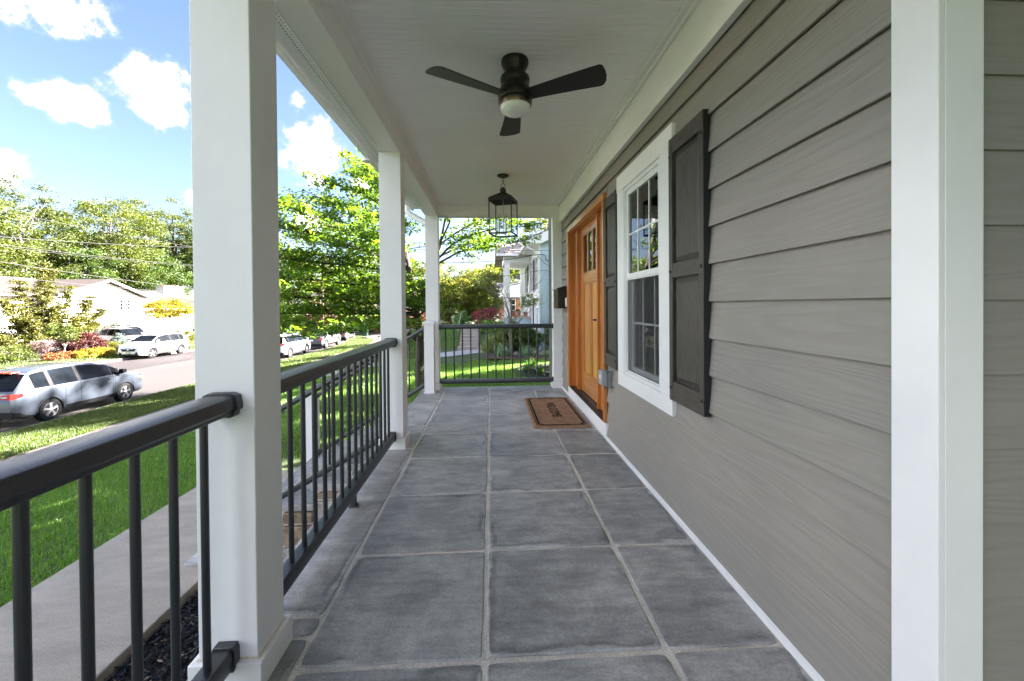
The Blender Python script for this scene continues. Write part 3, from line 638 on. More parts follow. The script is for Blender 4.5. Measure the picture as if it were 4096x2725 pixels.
# ceiling beadboard, each board its own piece
beadm = pmat('white_beadboard', (0.89, 0.885, 0.88), rough=0.38, var=0.015, vs=3, bump=0.1, bs=10, stretch=(0.3, 4, 1))
w = 0.0835; bm_ = G().prism([(0.0, 2.6), (0.002, 2.6), (0.0045, 2.6035), (0.0075, 2.6035), (0.010, 2.6), (0.0385, 2.6), (0.041, 2.6035), (0.0445, 2.6035), (0.047, 2.6), (w - 0.001, 2.6), (w - 0.001, 2.612), (0.0, 2.612)], 'y', 0, 1)
bm_ = G(); prof = [(0.0, 2.6035), (0.003, 2.6), (0.0385, 2.6), (0.0405, 2.6035), (0.0435, 2.6035), (0.0455, 2.6), (w - 0.003, 2.6), (w - 0.0002, 2.6035), (w - 0.0002, 2.612), (0.0, 2.612)]
bmesh_bead = G().prism([(y, z) for y, z in prof], 'x', -0.70, 1.03).mesh('ceiling_board', beadm)
for i in range(-34, 54):
    o = bpy.data.objects.new('ceiling_board', bmesh_bead); COL.objects.link(o); o.parent = hs; o.location = (0, i * w, 0)
G().box(-1.1, 1.3, -3.0, 4.62, 2.613, 2.90).build('porch_roof_deck', white, hs)
# beams
G().box(-0.876, -0.6985, -2.9, 4.57, 2.438, 2.6125).build('beam', white, hs, bevel=0.003)
G().box(-0.6984, 1.05, 4.392, 4.57, 2.438, 2.6125).build('beam', white, hs, bevel=0.003)
G().box(-0.6984, 1.05, -2.9, -2.72, 2.438, 2.6125).build('beam', white, hs, bevel=0.003)
G().box(-0.868, -0.862, -2.9, 4.56, 2.4345, 2.4385).box(-0.712, -0.706, -2.9, 4.38, 2.4345, 2.4385).build('beam_seam', white, hs)
# crown strip round the ceiling
for a in ((-0.6985, -0.645, -2.7, 4.391, 2.582, 2.5995), (-0.6985, -0.675, -2.7, 4.391, 2.565, 2.582)): G().box(*a).build('crown_trim', white, hs, bevel=0.003)
for a in ((0.955, 1.003, -2.7, 4.391, 2.582, 2.5995), (0.985, 1.003, -2.7, 4.391, 2.560, 2.582)): G().box(*a).build('crown_trim', white, hs, bevel=0.003)
G().box(-0.644, 0.954, 4.345, 4.391, 2.582, 2.5995).build('crown_trim', white, hs, bevel=0.003)
G().box(1.004, 1.04, -0.476, 4.391, 2.333, 2.5995).build('frieze_board', white, hs, bevel=0.002)
# soffit, fascia, gutter, downspout
sof = pmat('vinyl_soffit', (0.74, 0.74, 0.72), rough=0.5, var=0.02)
g = G().box(-1.09, -0.877, -2.9, 4.72, 2.600, 2.612); g.build('soffit', sof, hs)
g = G()
for yi in np.arange(-1.0, 4.6, 0.022):
    for q in range(5): x = -1.02 + q * 0.025; g.box(x, x + 0.006, yi, yi + 0.008, 2.5985, 2.5998)
g.build('soffit_vent', pmat('vent_hole', (0.12, 0.12, 0.12)), hs, kind='stuff')
G().box(-1.112, -1.09, -2.9, 4.74, 2.575, 2.78).build('fascia', white, hs, bevel=0.002)
G().prism([(-1.113, 2.63), (-1.185, 2.63), (-1.20, 2.66), (-1.225, 2.70), (-1.225, 2.745), (-1.215, 2.745), (-1.215, 2.71), (-1.19, 2.668), (-1.178, 2.64), (-1.12, 2.64), (-1.12, 2.745), (-1.113, 2.745)], 'y', -2.9, 4.76).build('gutter', white, hs, smooth=40)
G().tube([(-1.165, 4.66, 2.65), (-1.165, 4.66, 2.55), (-1.13, 4.65, 2.51), (-0.87, 4.62, 2.36), (-0.84, 4.61, 2.30), (-0.84, 4.61, -0.9)], 0.042, n=12).build('downspout', white, hs, smooth=50)
G().lathe([(0.05, 0.0), (0.055, 0.03), (0.03, 0.06), (0.02, 0.06)], c=(-1.165, 2.75, 2.60), n=16).build('gutter_outlet', white, hs)

# ---------------------------------------------------------------- window
wd = bpy.data.objects.new('window', None); COL.objects.link(wd); wd.parent = hs
X0 = 1.020
for a in ((X0, 1.046, 0.842, 1.003, 0.6565, 2.039), (X0, 1.046, 1.662, 1.796, 0.6565, 2.039)): G().box(*a).build('casing', white, wd, bevel=0.0025)
G().box(X0 - 0.001, 1.048, 0.832, 1.806, 2.0395, 2.163).build('casing', white, wd, bevel=0.0025)
G().box(X0, 1.048, 0.842, 1.796, 0.556, 0.656).build('casing', white, wd, bevel=0.0025)
vin = pmat('white_vinyl', (0.82, 0.82, 0.81), rough=0.3, var=0.01)
g = G()
for a in ((1.028, 1.075, 1.0035, 1.032, 0.657, 2.038), (1.028, 1.075, 1.633, 1.6615, 0.657, 2.038), (1.028, 1.075, 1.032, 1.633, 2.010, 2.038), (1.028, 1.09, 1.032, 1.633, 0.657, 0.680)): g.box(*a)
g.box(1.022, 1.0275, 1.0035, 1.018, 0.66, 2.03).box(1.022, 1.0275, 1.647, 1.6615, 0.66, 2.03).build('window_frame', vin, wd, bevel=0.002)
def sash(y0, y1, z0, z1, x, name, fr=0.034, scr=False):
    g = G().box(x, x + 0.03, y0, y0 + fr, z0, z1).box(x, x + 0.03, y1 - fr, y1, z0, z1).box(x, x + 0.03, y0 + fr, y1 - fr, z0, z0 + fr * 1.1).box(x, x + 0.03, y0 + fr, y1 - fr, z1 - fr * 1.1, z1)
    s = g.build(name, vin, wd, bevel=0.002); gx = x + 0.014
    ym = [y0 + (y1 - y0) * t for t in (1 / 3, 2 / 3)]; zm = (z0 + z1) / 2
    ys = [y0 + fr] + ym + [y1 - fr]; zs = [z0 + fr, zm, z1 - fr]
    for i in range(3):
        for j in range(2):
            a, b, c, d = ys[i] + (0.007 if i else 0), ys[i + 1] - (0.007 if i < 2 else 0), zs[j] + (0.007 if j else 0), zs[j + 1] - (0.007 if j < 1 else 0)
            G().box(gx, gx + 0.004, a, b, c, d).build('pane', glass, s)
    for y in ym: G().box(gx - 0.004, gx + 0.010, y - 0.007, y + 0.007, z0 + fr, z1 - fr).build('muntin', vin, s)
    for i in range(3):
        G().box(gx - 0.0035, gx + 0.0095, ys[i] + (0.0075 if i else 0), ys[i + 1] - (0.0075 if i < 2 else 0), zm - 0.007, zm + 0.007).build('muntin', vin, s)
    return s
sash(1.0325, 1.6325, 1.362, 2.0095, 1.040, 'upper_sash')
sash(1.0325, 1.6325, 0.681, 1.395, 1.074, 'lower_sash')
def screenmat():
    m = bpy.data.materials.new('insect_screen'); m.use_nodes = True; nt = m.node_tree; N = nt.nodes; L = nt.links; N.remove(N['Principled BSDF'])
    a = N.new('ShaderNodeBsdfTransparent'); d = N.new('ShaderNodeBsdfDiffuse'); d.inputs[0].default_value = (0.10, 0.10, 0.10, 1)
    x = N.new('ShaderNodeMixShader'); x.inputs[0].default_value = 0.30; L.new(a.outputs[0], x.inputs[1]); L.new(d.outputs[0], x.inputs[2]); L.new(x.outputs[0], N['Material Output'].inputs['Surface']); return m
G().box(1.043, 1.044, 1.040, 1.626, 0.690, 1.352).build('insect_screen', screenmat(), wd)
g = G().box(1.040, 1.050, 1.0325, 1.040, 0.681, 1.360).box(1.040, 1.050, 1.6255, 1.6325, 0.681, 1.360).box(1.040, 1.050, 1.040, 1.6255, 0.681, 0.690).box(1.040, 1.050, 1.040, 1.6255, 1.352, 1.360); g.build('screen_frame', vin, wd)
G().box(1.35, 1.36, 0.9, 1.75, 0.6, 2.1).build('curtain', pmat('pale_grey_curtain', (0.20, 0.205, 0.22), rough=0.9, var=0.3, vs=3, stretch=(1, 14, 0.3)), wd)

# ---------------------------------------------------------------- shutters
def shutter(y0, y1, z0, z1, label):
    s = bpy.data.objects.new('shutter', None); COL.objects.link(s); s.parent = hs; s['label'] = label
    XF, XK = 1.009, 1.040; st_ = 0.042
    for a, b in ((y0, y0 + st_), (y1 - st_, y1)): G().box(XF, XK, a, b, z0, z1).build('stile', shut_m, s, bevel=0.0025)
    G().box(XF + 0.003, XK, y0 - 0.0015, y0 - 0.0002, z0 + 0.001, z1 - 0.001).build('shutter_edge', navy, s)
    zr = [(z0, z0 + 0.105), (z0 + 0.665, z0 + 0.742), (z1 - 0.084, z1)]
    for a, b in zr: G().box(XF + 0.0015, XK - 0.001, y0 + st_, y1 - st_, a, b).build('rail', shut_h, s, bevel=0.0025)
    for a, b in ((zr[0][1], zr[1][0]), (zr[1][1], zr[2][0])):
        p0, p1 = y0 + st_, y1 - st_; e = 0.026
        g = G().box(XF + 0.022, XK - 0.002, p0, p1, a, b)
        o = [(p0 + 0.004, a + 0.006), (p1 - 0.004, a + 0.006), (p1 - 0.004, b - 0.006), (p0 + 0.004, b - 0.006)]; i = [(p0 + e, a + e * 1.3), (p1 - e, a + e * 1.3), (p1 - e, b - e * 1.3), (p0 + e, b - e * 1.3)]
        g.add([(XF + 0.0215, y, z) for y, z in o] + [(XF + 0.010, y, z) for y, z in i], [(4, 5, 6, 7), (0, 1, 5, 4), (1, 2, 6, 5), (2, 3, 7, 6), (3, 0, 4, 7)])
        g.build('raised_panel', shut_m, s)
    for y in (y0 + 0.018, y1 - 0.018):
        for z in (z0 + 0.07, z0 + 0.70, z1 - 0.10): G().lathe([(0.009, 0), (0.009, -0.002), (0.006, -0.006), (0.001, -0.0075)], c=(XF, y, z), n=12, ax='x').build('bolt_head', navy, s, smooth=60)
    return s
shutter(0.486, 0.850, 0.651, 2.070, 'near charcoal shutter, right of the window')
shutter(1.803, 2.130, 0.658, 2.072, 'far charcoal shutter between the window and the fir door')

# ---------------------------------------------------------------- front door
dr = bpy.data.objects.new('front_door', None); COL.objects.link(dr); dr.parent = hs
G().box(1.010, 1.040, 3.786, 3.882, 0.142, 2.090).build('door_casing', fir, dr, bevel=0.003)
G().box(1.010, 1.040, 2.163, 2.205, 0.142, 2.090).build('door_casing', fir, dr, bevel=0.003)
G().box(1.008, 1.040, 2.150, 3.884, 2.0905, 2.147).build('door_casing', fir_h, dr, bevel=0.003)
G().box(1.020, 1.060, 3.776, 3.7855, 0.142, 2.090).build('brick_mould', fir, dr, bevel=0.002)
G().box(1.030, 1.165, 3.777, 3.800, 0.142, 2.0895).build('door_jamb', fir, dr, bevel=0.002)
G().box(1.040, 1.165, 2.185, 2.206, 0.142, 2.0895).build('door_jamb', fir, dr, bevel=0.002)
G().box(1.025, 1.165, 2.2065, 3.7765, 2.078, 2.0900).build('door_head', fir_h, dr, bevel=0.002)
for y in (2.594, 3.530): G().box(1.070, 1.160, y, y + 0.040, 0.150, 2.077).build('mullion', fir, dr, bevel=0.004)
G().box(1.024, 1.118, 2.160, 3.886, 0.001, 0.136).build('threshold_riser', white, dr, bevel=0.002)
thr = pmat('dark_bronze_sill', (0.045, 0.035, 0.032), rough=0.45, var=0.1)
g = G().prism([(1.016, 0.137), (1.165, 0.137), (1.165, 0.150), (1.016, 0.141)], 'y', 2.2065, 3.7755)
for k in range(9): g.box(1.020 + k * 0.0055, 1.0225 + k * 0.0055, 2.21, 3.772, 0.1405 + 0.0004 * k, 0.1445 + 0.0004 * k)
g.build('door_sill', thr, dr)
# slab: stiles, rails, two long flat panels, three lites
DX = 1.118; D0, D1 = 2.6355, 3.5285
sl = bpy.data.objects.new('door_slab', G().box(DX + 0.022, DX + 0.040, D0, D1, 0.156, 1.50).mesh('door_slab', fir)); COL.objects.link(sl); sl.parent = dr
def dpart(nm, m, *a, **k): return G().box(*a).build(nm, m, sl, bevel=k.get('bevel', 0.002))
dpart('stile', fir, DX, DX + 0.042, D0, D0 + 0.125, 0.156, 2.076); dpart('stile', fir, DX, DX + 0.042, D1 - 0.125, D1, 0.156, 2.076)
dpart('rail', fir_h, DX + 0.0005, DX + 0.042, D0 + 0.1255, D1 - 0.1255, 0.156, 0.385); dpart('rail', fir_h, DX + 0.0005, DX + 0.042, D0 + 0.1255, D1 - 0.1255, 1.425, 1.535); dpart('rail', fir_h, DX + 0.0005, DX + 0.042, D0 + 0.1255, D1 - 0.1255, 1.992, 2.076)
dpart('mullion', fir, DX + 0.0005, DX + 0.042, 3.045, 3.12, 0.3855, 1.4245)
for a, b in ((D0 + 0.125, 3.045), (3.12, D1 - 0.125)):
    dpart('door_panel', fir_l, DX + 0.014, DX + 0.022, a, b, 0.385, 1.425)
    g = G().box(DX + 0.004, DX + 0.0135, a, a + 0.014, 0.385, 1.425).box(DX + 0.004, DX + 0.0135, b - 0.014, b, 0.385, 1.425).box(DX + 0.004, DX + 0.0135, a + .014, b - .014, 0.385, 0.399).box(DX + 0.004, DX + 0.0135, a + .014, b - .014, 1.411, 1.425)
    g.build('panel_bead', fir, sl, bevel=0.002)
ly = [D0 + 0.125, D0 + 0.125 + 0.214, D0 + 0.125 + 0.429, D1 - 0.125]
for i in range(3):
    a, b = ly[i] + (0.013 if i else 0), ly[i + 1] - (0.013 if i < 2 else 0)
    G().box(DX + 0.016, DX + 0.020, a, b, 1.5355, 1.9915).build('pane', glass, sl)
for y in ly[1:3]: dpart('muntin', fir, DX + 0.002, DX + 0.036, y - 0.0125, y + 0.0125, 1.5355, 1.9915)
g = G()
for i in range(3):
    a, b = ly[i] + (0.013 if i else 0), ly[i + 1] - (0.013 if i < 2 else 0)
    g.box(DX + 0.004, DX + 0.0155, a, a + 0.010, 1.536, 1.991).box(DX + 0.004, DX + 0.0155, b - 0.010, b, 1.536, 1.991).box(DX + 0.004, DX + 0.0155, a + 0.010, b - 0.010, 1.536, 1.548).box(DX + 0.004, DX + 0.0155, a + .010, b - .010, 1.979, 1.991)
g.build('glazing_bead', fir, sl)
hm = pmat('dark_handle_metal', (0.05, 0.045, 0.04), rough=0.3, metal=0.8)
G().lathe([(0.027, 0), (0.027, -0.006), (0.012, -0.010), (0.010, -0.05), (0.012, -0.052), (0.001, -0.054)], c=(DX, D0 + 0.075, 1.022), n=20, ax='x').build('door_handle', hm, sl, smooth=40)
G().tube([(DX - 0.046, D0 + 0.075, 1.022), (DX - 0.047, D0 + 0.13, 1.022), (DX - 0.044, D0 + 0.19, 1.020)], [0.0095, 0.008, 0.007], n=12).build('door_handle', hm, sl, smooth=50)
# sidelights
for a, b in ((2.2065, 2.5935), (3.5705, 3.7765)):
    s = bpy.data.objects.new('sidelight', G().box(1.098, 1.138, a, b, 0.150, 0.40).box(1.098, 1.138, a, b, 1.99, 2.077).box(1.098, 1.138, a, a + 0.05, 0.40, 1.99).box(1.098, 1.138, b - 0.05, b, 0.40, 1.99).mesh('sidelight', fir)); COL.objects.link(s); s.parent = dr
    G().box(1.116, 1.120, a + 0.05, b - 0.05, 0.401, 1.989).build('pane', glass, s)
    G().box(1.094, 1.112, a + 0.05, a + 0.062, 0.401, 1.989).box(1.094, 1.112, b - 0.062, b - 0.05, 0.401, 1.989).build('glazing_bead', fir_l, s)

# ---------------------------------------------------------------- small things on the wall
mb = thing('mailbox', 'black wall mailbox with a sloping lid beside the fir door', 'mailbox', (0.95, 3.95, 1.13)); mb.location = (0, 0, 0)
mbm = pmat('black_mailbox_steel', (0.022, 0.019, 0.017), rough=0.28, metal=0.3, var=0.1)
G().prism([(0.905, 1.130), (1.040, 1.130), (1.040, 1.415), (1.0, 1.415), (0.905, 1.385)], 'y', 3.93, 4.30).build('box', mbm, mb, bevel=0.004)
G().prism([(0.890, 1.378), (0.893, 1.392), (1.0, 1.425), (1.040, 1.425), (1.040, 1.416), (1.0, 1.416), (0.902, 1.386)], 'y', 3.922, 4.308).build('lid', mbm, mb, bevel=0.001)
db = thing('doorbell', 'small white doorbell button on the edge of the door casing', 'doorbell', (1.0, 3.84, 1.2)); db.location = (0, 0, 0)
G().box(0.984, 1.0095, 3.815, 3.855, 1.150, 1.268).build('body', vin, db, bevel=0.006)
G().lathe([(0.012, 0), (0.012, -0.003), (0.009, -0.004)], c=(0.984, 3.835, 1.178), n=16, ax='x').build('button', pmat('grey_button', (0.25, 0.27, 0.3)), db)
ob = thing('outlet_box', 'grey weatherproof outlet box low on the siding between door and window', 'outlet', (1.0, 2.1, 0.52)); ob.location = (0, 0, 0)
gm = pmat('grey_plastic', (0.24, 0.25, 0.26), rough=0.45, var=0.04)
G().box(1.036, 1.042, 1.995, 2.125, 0.475, 0.625).build('back_plate', gm, ob, bevel=0.002)
G().box(0.995, 1.036, 2.010, 2.110, 0.485, 0.612).build('box', gm, ob, bevel=0.005)
G().prism([(0.948, 0.50), (0.995, 0.482), (0.995, 0.622), (0.948, 0.618)], 'y', 2.004, 2.116).build('cover', pmat('light_grey_plastic', (0.33, 0.34, 0.35), rough=0.4), ob, bevel=0.006)
G().box(0.9465, 0.9485, 2.042, 2.078, 0.548, 0.585).build('sticker', vin, ob)
G().box(0.985, 0.997, 2.05, 2.07, 0.462, 0.482).build('latch', hm, ob)
# ---------------------------------------------------------------- doormat
dm = thing('doormat', 'brown coir doormat reading WELCOME inside a black border in front of the fir door', 'doormat', (0.71, 3.12, 0)); dm.location = (0, 0, 0)
coir = pmat('coir', (0.38, 0.235, 0.145), rough=1, var=0.16, vs=14, bump=1.5, bs=220, fine=0.25, spec=0.1)
g = G(); n = 90; rg = random.Random(4); V = []; x0, x1, y0, y1 = 0.429, 0.990, 2.500, 3.745
nx, ny = 40, 80
for j in range(ny + 1):
    for i in range(nx + 1):
        e = min(i, nx - i, j, ny - j); V.append((x0 + (x1 - x0) * i / nx + rg.uniform(-.002, .002), y0 + (y1 - y0) * j / ny + rg.uniform(-.002, .002), 0.002 if e == 0 else 0.017 + rg.uniform(-.0012, .0012)))
F = [(j * (nx + 1) + i, j * (nx + 1) + i + 1, (j + 1) * (nx + 1) + i + 1, (j + 1) * (nx + 1) + i) for j in range(ny) for i in range(nx)]
g.add(V, F); g.build('mat_pile', coir, dm)
ink = pmat('black_mat_print', (0.016, 0.014, 0.013), rough=1, spec=0.1, var=0.3, vs=90)
def border(ins, wdt, notch, nm):
    def ring(i):
        a, b, c, d = x0 + i, x1 - i, y0 + i, y1 - i; k = notch
        o = []
        for cx_, cy_, q in ((a, c, 0), (b, c, 1), (b, d, 2), (a, d, 3)):
            for s in range(7):
                t = R(90) * s / 6
                if q == 0: o.append((cx_ + k * math.sin(t) * 0 + k * math.cos(R(90) - t) * 0 + k * math.sin(t), cy_ + k * math.cos(t)))
                if q == 1: o.append((cx_ - k * math.cos(t), cy_ + k * math.sin(t)))
                if q == 2: o.append((cx_ - k * math.sin(t), cy_ - k * math.cos(t)))
                if q == 3: o.append((cx_ + k * math.cos(t), cy_ - k * math.sin(t)))
        return o
    A = ring(ins); B = ring(ins + wdt); n = len(A)
    G().add([(x, y, 0.0200) for x, y in A] + [(x, y, 0.0200) for x, y in B], [(i, (i + 1) % n, n + (i + 1) % n, n + i) for i in range(n)]).build(nm, ink, dm)
border(0.036, 0.006, 0.035, 'border_line'); border(0.052, 0.016, 0.034, 'border_line')
tx = bpy.data.curves.new('lettering', 'FONT'); tx.body = 'WELCOME'; tx.align_x = 'CENTER'; tx.align_y = 'CENTER'; tx.size = 1.0; tx.space_character = 1.02
to = bpy.data.objects.new('lettering', tx); COL.objects.link(to); bpy.context.view_layer.update()
me = bpy.data.meshes.new_from_object(to.evaluated_get(bpy.context.evaluated_depsgraph_get())); bpy.data.objects.remove(to)
co = np.array([v.co[:] for v in me.vertices]); lo, hi = co.min(0), co.max(0)
for v in me.vertices:
    a = (v.co.x - (lo[0] + hi[0]) / 2) / (hi[0] - lo[0]); b = (v.co.y - (lo[1] + hi[1]) / 2) / (hi[1] - lo[1])
    v.co = (0.712 + b * 0.098, 3.145 - a * 0.62, 0.0201)
me.materials.clear(); me.materials.append(ink); lo_ = bpy.data.objects.new('lettering', me); COL.objects.link(lo_); lo_.parent = dm

# ---------------------------------------------------------------- ceiling fan
fan = thing('ceiling_fan', 'dark bronze three-blade ceiling fan with a white glass light bowl', 'ceiling fan', (0.183, 1.04, 2.6))
FC = (0, 0, 0)
G().lathe([(0.001, 0), (0.079, 0), (0.080, -0.012), (0.078, -0.022), (0.074, -0.034), (0.058, -0.066), (0.058, -0.078)], n=40).build('canopy', darkbronze, fan, smooth=40)
G().lathe([(0.058, -0.076), (0.070, -0.086), (0.083, -0.098), (0.086, -0.110), (0.085, -0.126), (0.080, -0.134), (0.082, -0.15), (0.092, -0.175), (0.098, -0.195), (0.0985, -0.200), (0.0965, -0.202), (0.0995, -0.204), (0.0995, -0.228), (0.097, -0.231), (0.099, -0.234), (0.097, -0.252), (0.092, -0.262)], n=40).build('motor_housing', darkbronze, fan, smooth=40)
G().lathe([(0.098, -0.233), (0.0975, -0.25), (0.092, -0.268), (0.088, -0.268)], n=40).build('light_ring', pmat('brushed_bronze', (0.12, 0.085, 0.06), rough=0.25, metal=0.9, var=0.2, vs=20), fan, smooth=40)
G().lathe([(0.089, -0.262), (0.088, -0.275), (0.080, -0.292), (0.060, -0.307), (0.030, -0.315), (0.002, -0.317)], n=40).build('light_bowl', pmat('opal_glass', (0.80, 0.79, 0.78), rough=0.12, var=0.0), fan, smooth=60)
blade_m = pmat('black_fan_blade', (0.012, 0.012, 0.012), rough=0.42, var=0.1, bump=0.05, spec=0.5)
def blade():
    top = [(0.085, -0.045), (0.20, -0.054), (0.34, -0.066), (0.46, -0.074), (0.515, -0.076), (0.528, -0.066), (0.534, -0.03), (0.532, 0.01), (0.522, 0.045), (0.505, 0.068), (0.485, 0.075), (0.34, 0.060), (0.20, 0.050), (0.085, 0.042)]
    return G().prism(top, 'z', -0.003, 0.003)
bmesh_b = blade().mesh('blade', blade_m)
for k, ang in enumerate((91, 211, 331)):
    o = bpy.data.objects.new('blade', bmesh_b); COL.objects.link(o); o.parent = fan; o.location = (0, 0, -0.212); o.rotation_euler = (R(-12), 0, R(ang))
    o.rotation_mode = 'XYZ'; o.matrix_local = Matrix.Translation((0, 0, -0.212)) @ Matrix.Rotation(R(ang), 4, 'Z') @ Matrix.Rotation(R(-12), 4, 'X')
    b = o.modifiers.new('bevel', 'BEVEL'); b.width = 0.002; b.segments = 2
for a in (20, 140, 260): G().lathe([(0.003, 0), (0.003, 0.004)], c=(0.0805 * math.cos(R(a - 100)), 0.0805 * math.sin(R(a - 100)), -0.014), n=8).build('screw', pmat('steel_screw', (0.6, 0.6, 0.6), rough=0.2, metal=1), fan)

# ---------------------------------------------------------------- hanging lantern
ln = thing('porch_lantern', 'square black metal and clear glass lantern hanging on a short chain near the far beam', 'lantern', (0.176, 3.13, 0), rz=R(-18))
lm = pmat('black_lantern_metal', (0.020, 0.017, 0.016), rough=0.45, metal=0.2, var=0.1)
nick = pmat('brushed_nickel', (0.55, 0.47, 0.38), rough=0.28, metal=1.0)
lg = clearglass('lantern_glass', (0.99, 0.995, 0.995), 1.18)
G().lathe([(0.001, 2.5995), (0.064, 2.5995), (0.065, 2.592), (0.055, 2.583), (0.012, 2.580), (0.006, 2.572)], n=32).build('ceiling_plate', lm, ln, smooth=35)
def link(z0, z1, w, rot, nm='chain_link', r=0.003):
    pts = []; h = (z1 - z0) / 2
    for i in range(17):
        t = 2 * math.pi * i / 16; x = w * math.cos(t); z = (z0 + z1) / 2 + (h) * math.sin(t)
        pts.append((x * math.cos(rot), x * math.sin(rot), z))
    G().tube(pts, r, n=8, cap=False).build(nm, lm, ln, smooth=60)
link(2.535, 2.576, 0.010, 0.2); link(2.505, 2.543, 0.009, 1.7); link(2.458, 2.508, 0.023, 0.25, 'hanging_loop', 0.0034)
G().lathe([(0.010, 2.452), (0.013, 2.462), (0.010, 2.470), (0.002, 2.472)], n=16).build('finial', lm, ln)
S = 0.130; ZT = 2.305; ZB = 1.945
G().box(-0.027, 0.027, -0.027, 0.027, 2.405, 2.452).build('neck', lm, ln, bevel=0.002)
g = G(); g.add([(-S, -S, ZT + 0.032), (S, -S, ZT + 0.032), (S, S, ZT + 0.032), (-S, S, ZT + 0.032), (-.027, -.027, 2.408), (.027, -.027, 2.408), (.027, .027, 2.408), (-.027, .027, 2.408)], [(0, 1, 5, 4), (1, 2, 6, 5), (2, 3, 7, 6), (3, 0, 4, 7), (4, 5, 6, 7)])
g.box(-S, S, -S, -S + .008, ZT, ZT + .0318).box(-S, S, S - .008, S, ZT, ZT + .0318).box(-S, -S + .008, -S + .008, S - .008, ZT, ZT + .0318).box(S - .008, S, -S + .008, S - .008, ZT, ZT + .0318)
g.build('roof', lm, ln)
b_ = 0.010
for sx in (-1, 1):
    for sy in (-1, 1):
        x, y = sx * (S - b_ / 2 - .001), sy * (S - b_ / 2 - .001); G().box(x - b_ / 2, x + b_ / 2, y - b_ / 2, y + b_ / 2, ZB + 0.0155, ZT).build('corner_bar', lm, ln)
g = G()
g.box(-S, S, -S, -S + b_, ZB, ZB + .015).box(-S, S, S - b_, S, ZB, ZB + .015).box(-S, -S + b_, -S + b_, S - b_, ZB, ZB + .015).box(S - b_, S, -S + b_, S - b_, ZB, ZB + .015).build('bottom_frame', lm, ln)
q = S - b_ - .002
for a in ((-q, q, -S + .008, -S + .010), (-q, q, S - .010, S - .008), (-S + .008, -S + .010, -q, q), (S - .010, S - .008, -q, q)): G().box(*a, ZB + .016, ZT).build('glass_pane', lg, ln)
G().tube([(0, 0, 2.40), (0, 0, ZB + 0.02)], 0.005, n=10).build('stem', nick, ln, smooth=60)
G().lathe([(0.03, ZB + .016), (0.03, ZB + .024), (0.014, ZB + .028), (0.012, ZB + .04)], n=20).build('hub', nick, ln, smooth=40)
bulb = clearglass('bulb_glass', (0.97, 0.96, 0.93), 1.4); fil = pmat('amber_filament', (0.8, 0.5, 0.15), rough=0.3)
for a in (80, 200, 320):
    x, y = 0.048 * math.cos(R(a)), 0.048 * math.sin(R(a))
    G().box(min(0, x), max(0, x), min(0, y), max(0, y), ZB + .019, ZB + .023).build('arm', nick, ln)
    G().lathe([(0.0115, ZB + .01), (0.0115, ZB + .145)], c=(x, y, 0), n=16).build('candle_sleeve', nick, ln, smooth=40)
    G().lathe([(0.008, ZB + .146), (0.0155, ZB + .165), (0.0165, ZB + .178), (0.012, ZB + .198), (0.004, ZB + .222), (0.001, ZB + .228)], c=(x, y, 0), n=16).build('bulb', bulb, ln, smooth=60)
    G().tube([(x - .003, y, ZB + .15), (x - .003, y, ZB + .195), (x + .003, y, ZB + .195), (x + .003, y, ZB + .15)], 0.0012, n=6).build('filament', fil, ln)
# ================================================================ grass
def grass(name, regions, n, h, wdt, mat, seed, lean=0.5, **tags):
    """Blades as bent two-triangle strips scattered over (u,y) rectangles, following the ground."""
    rng = np.random.default_rng(seed); area = np.array([(b - a) * (d - c) for a, b, c, d in regions]); pk = rng.choice(len(regions), n, p=area / area.sum())
    rg = np.array(regions)[pk]; u = rng.uniform(rg[:, 0], rg[:, 1]); y = rng.uniform(rg[:, 2], rg[:, 3])
    gy = np.linspace(y.min(), y.max(), 160); gu = np.linspace(u.min(), u.max(), 120)
    Z = np.array([[ground(a, b) for a in gu] for b in gy])
    iu = np.clip(((u - gu[0]) / (gu[1] - gu[0])).astype(int), 0, 118); iy = np.clip(((y - gy[0]) / (gy[1] - gy[0])).astype(int), 0, 158)
    fu = (u - gu[iu]) / (gu[1] - gu[0]); fy = (y - gy[iy]) / (gy[1] - gy[0])
    z = Z[iy, iu] * (1 - fu) * (1 - fy) + Z[iy, iu + 1] * fu * (1 - fy) + Z[iy + 1, iu] * (1 - fu) * fy + Z[iy + 1, iu + 1] * fu * fy
    t = np.clip((-u - 3) / 6, 0, 1); x = u + np.array([shift(b) for b in gy])[iy] * t
    P = np.stack([x, y, z - 0.006], 1); hh = h * rng.uniform(0.5, 1.35, n)[:, None]; a = rng.uniform(0, 2 * np.pi, n); s = np.stack([np.cos(a), np.sin(a), 0 * a], 1) * (wdt * rng.uniform(.6, 1.3, n) / 2)[:, None]
    b = a + np.pi / 2 + rng.normal(0, .5, n); l = np.stack([np.cos(b), np.sin(b), 0 * b], 1) * (rng.uniform(0.1, 1, n) * lean)[:, None] * hh
    up = np.array([0, 0, 1.0]); m = P + l * 0.35 + up * hh * 0.6; tip = P + l + up * hh * 0.92
    V = np.stack([P - s, P + s, m + s * .7, m - s * .7, tip], 1).reshape(-1, 3); i = np.arange(n)[:, None] * 5
    F = np.concatenate([i + [0, 1, 2], i + [0, 2, 3], i + [3, 2, 4]], 1).reshape(-1, 3)
    return np_mesh(name, V, F, mat, rnd=np.repeat(rng.uniform(0, 1, n), 3), **tags)
grass_m = leafmat('lawn_blades', (0.095, 0.225, 0.025), (0.20, 0.38, 0.055), trans=0.35, vs=0.9, trc=(1.3, 1.25, 0.5))
grass_y = leafmat('sunny_lawn_blades', (0.05576, 0.09184, 0.01181), (0.105, 0.1574, 0.02296), trans=0.35, vs=0.6, trc=(1.3, 1.2, 0.5))
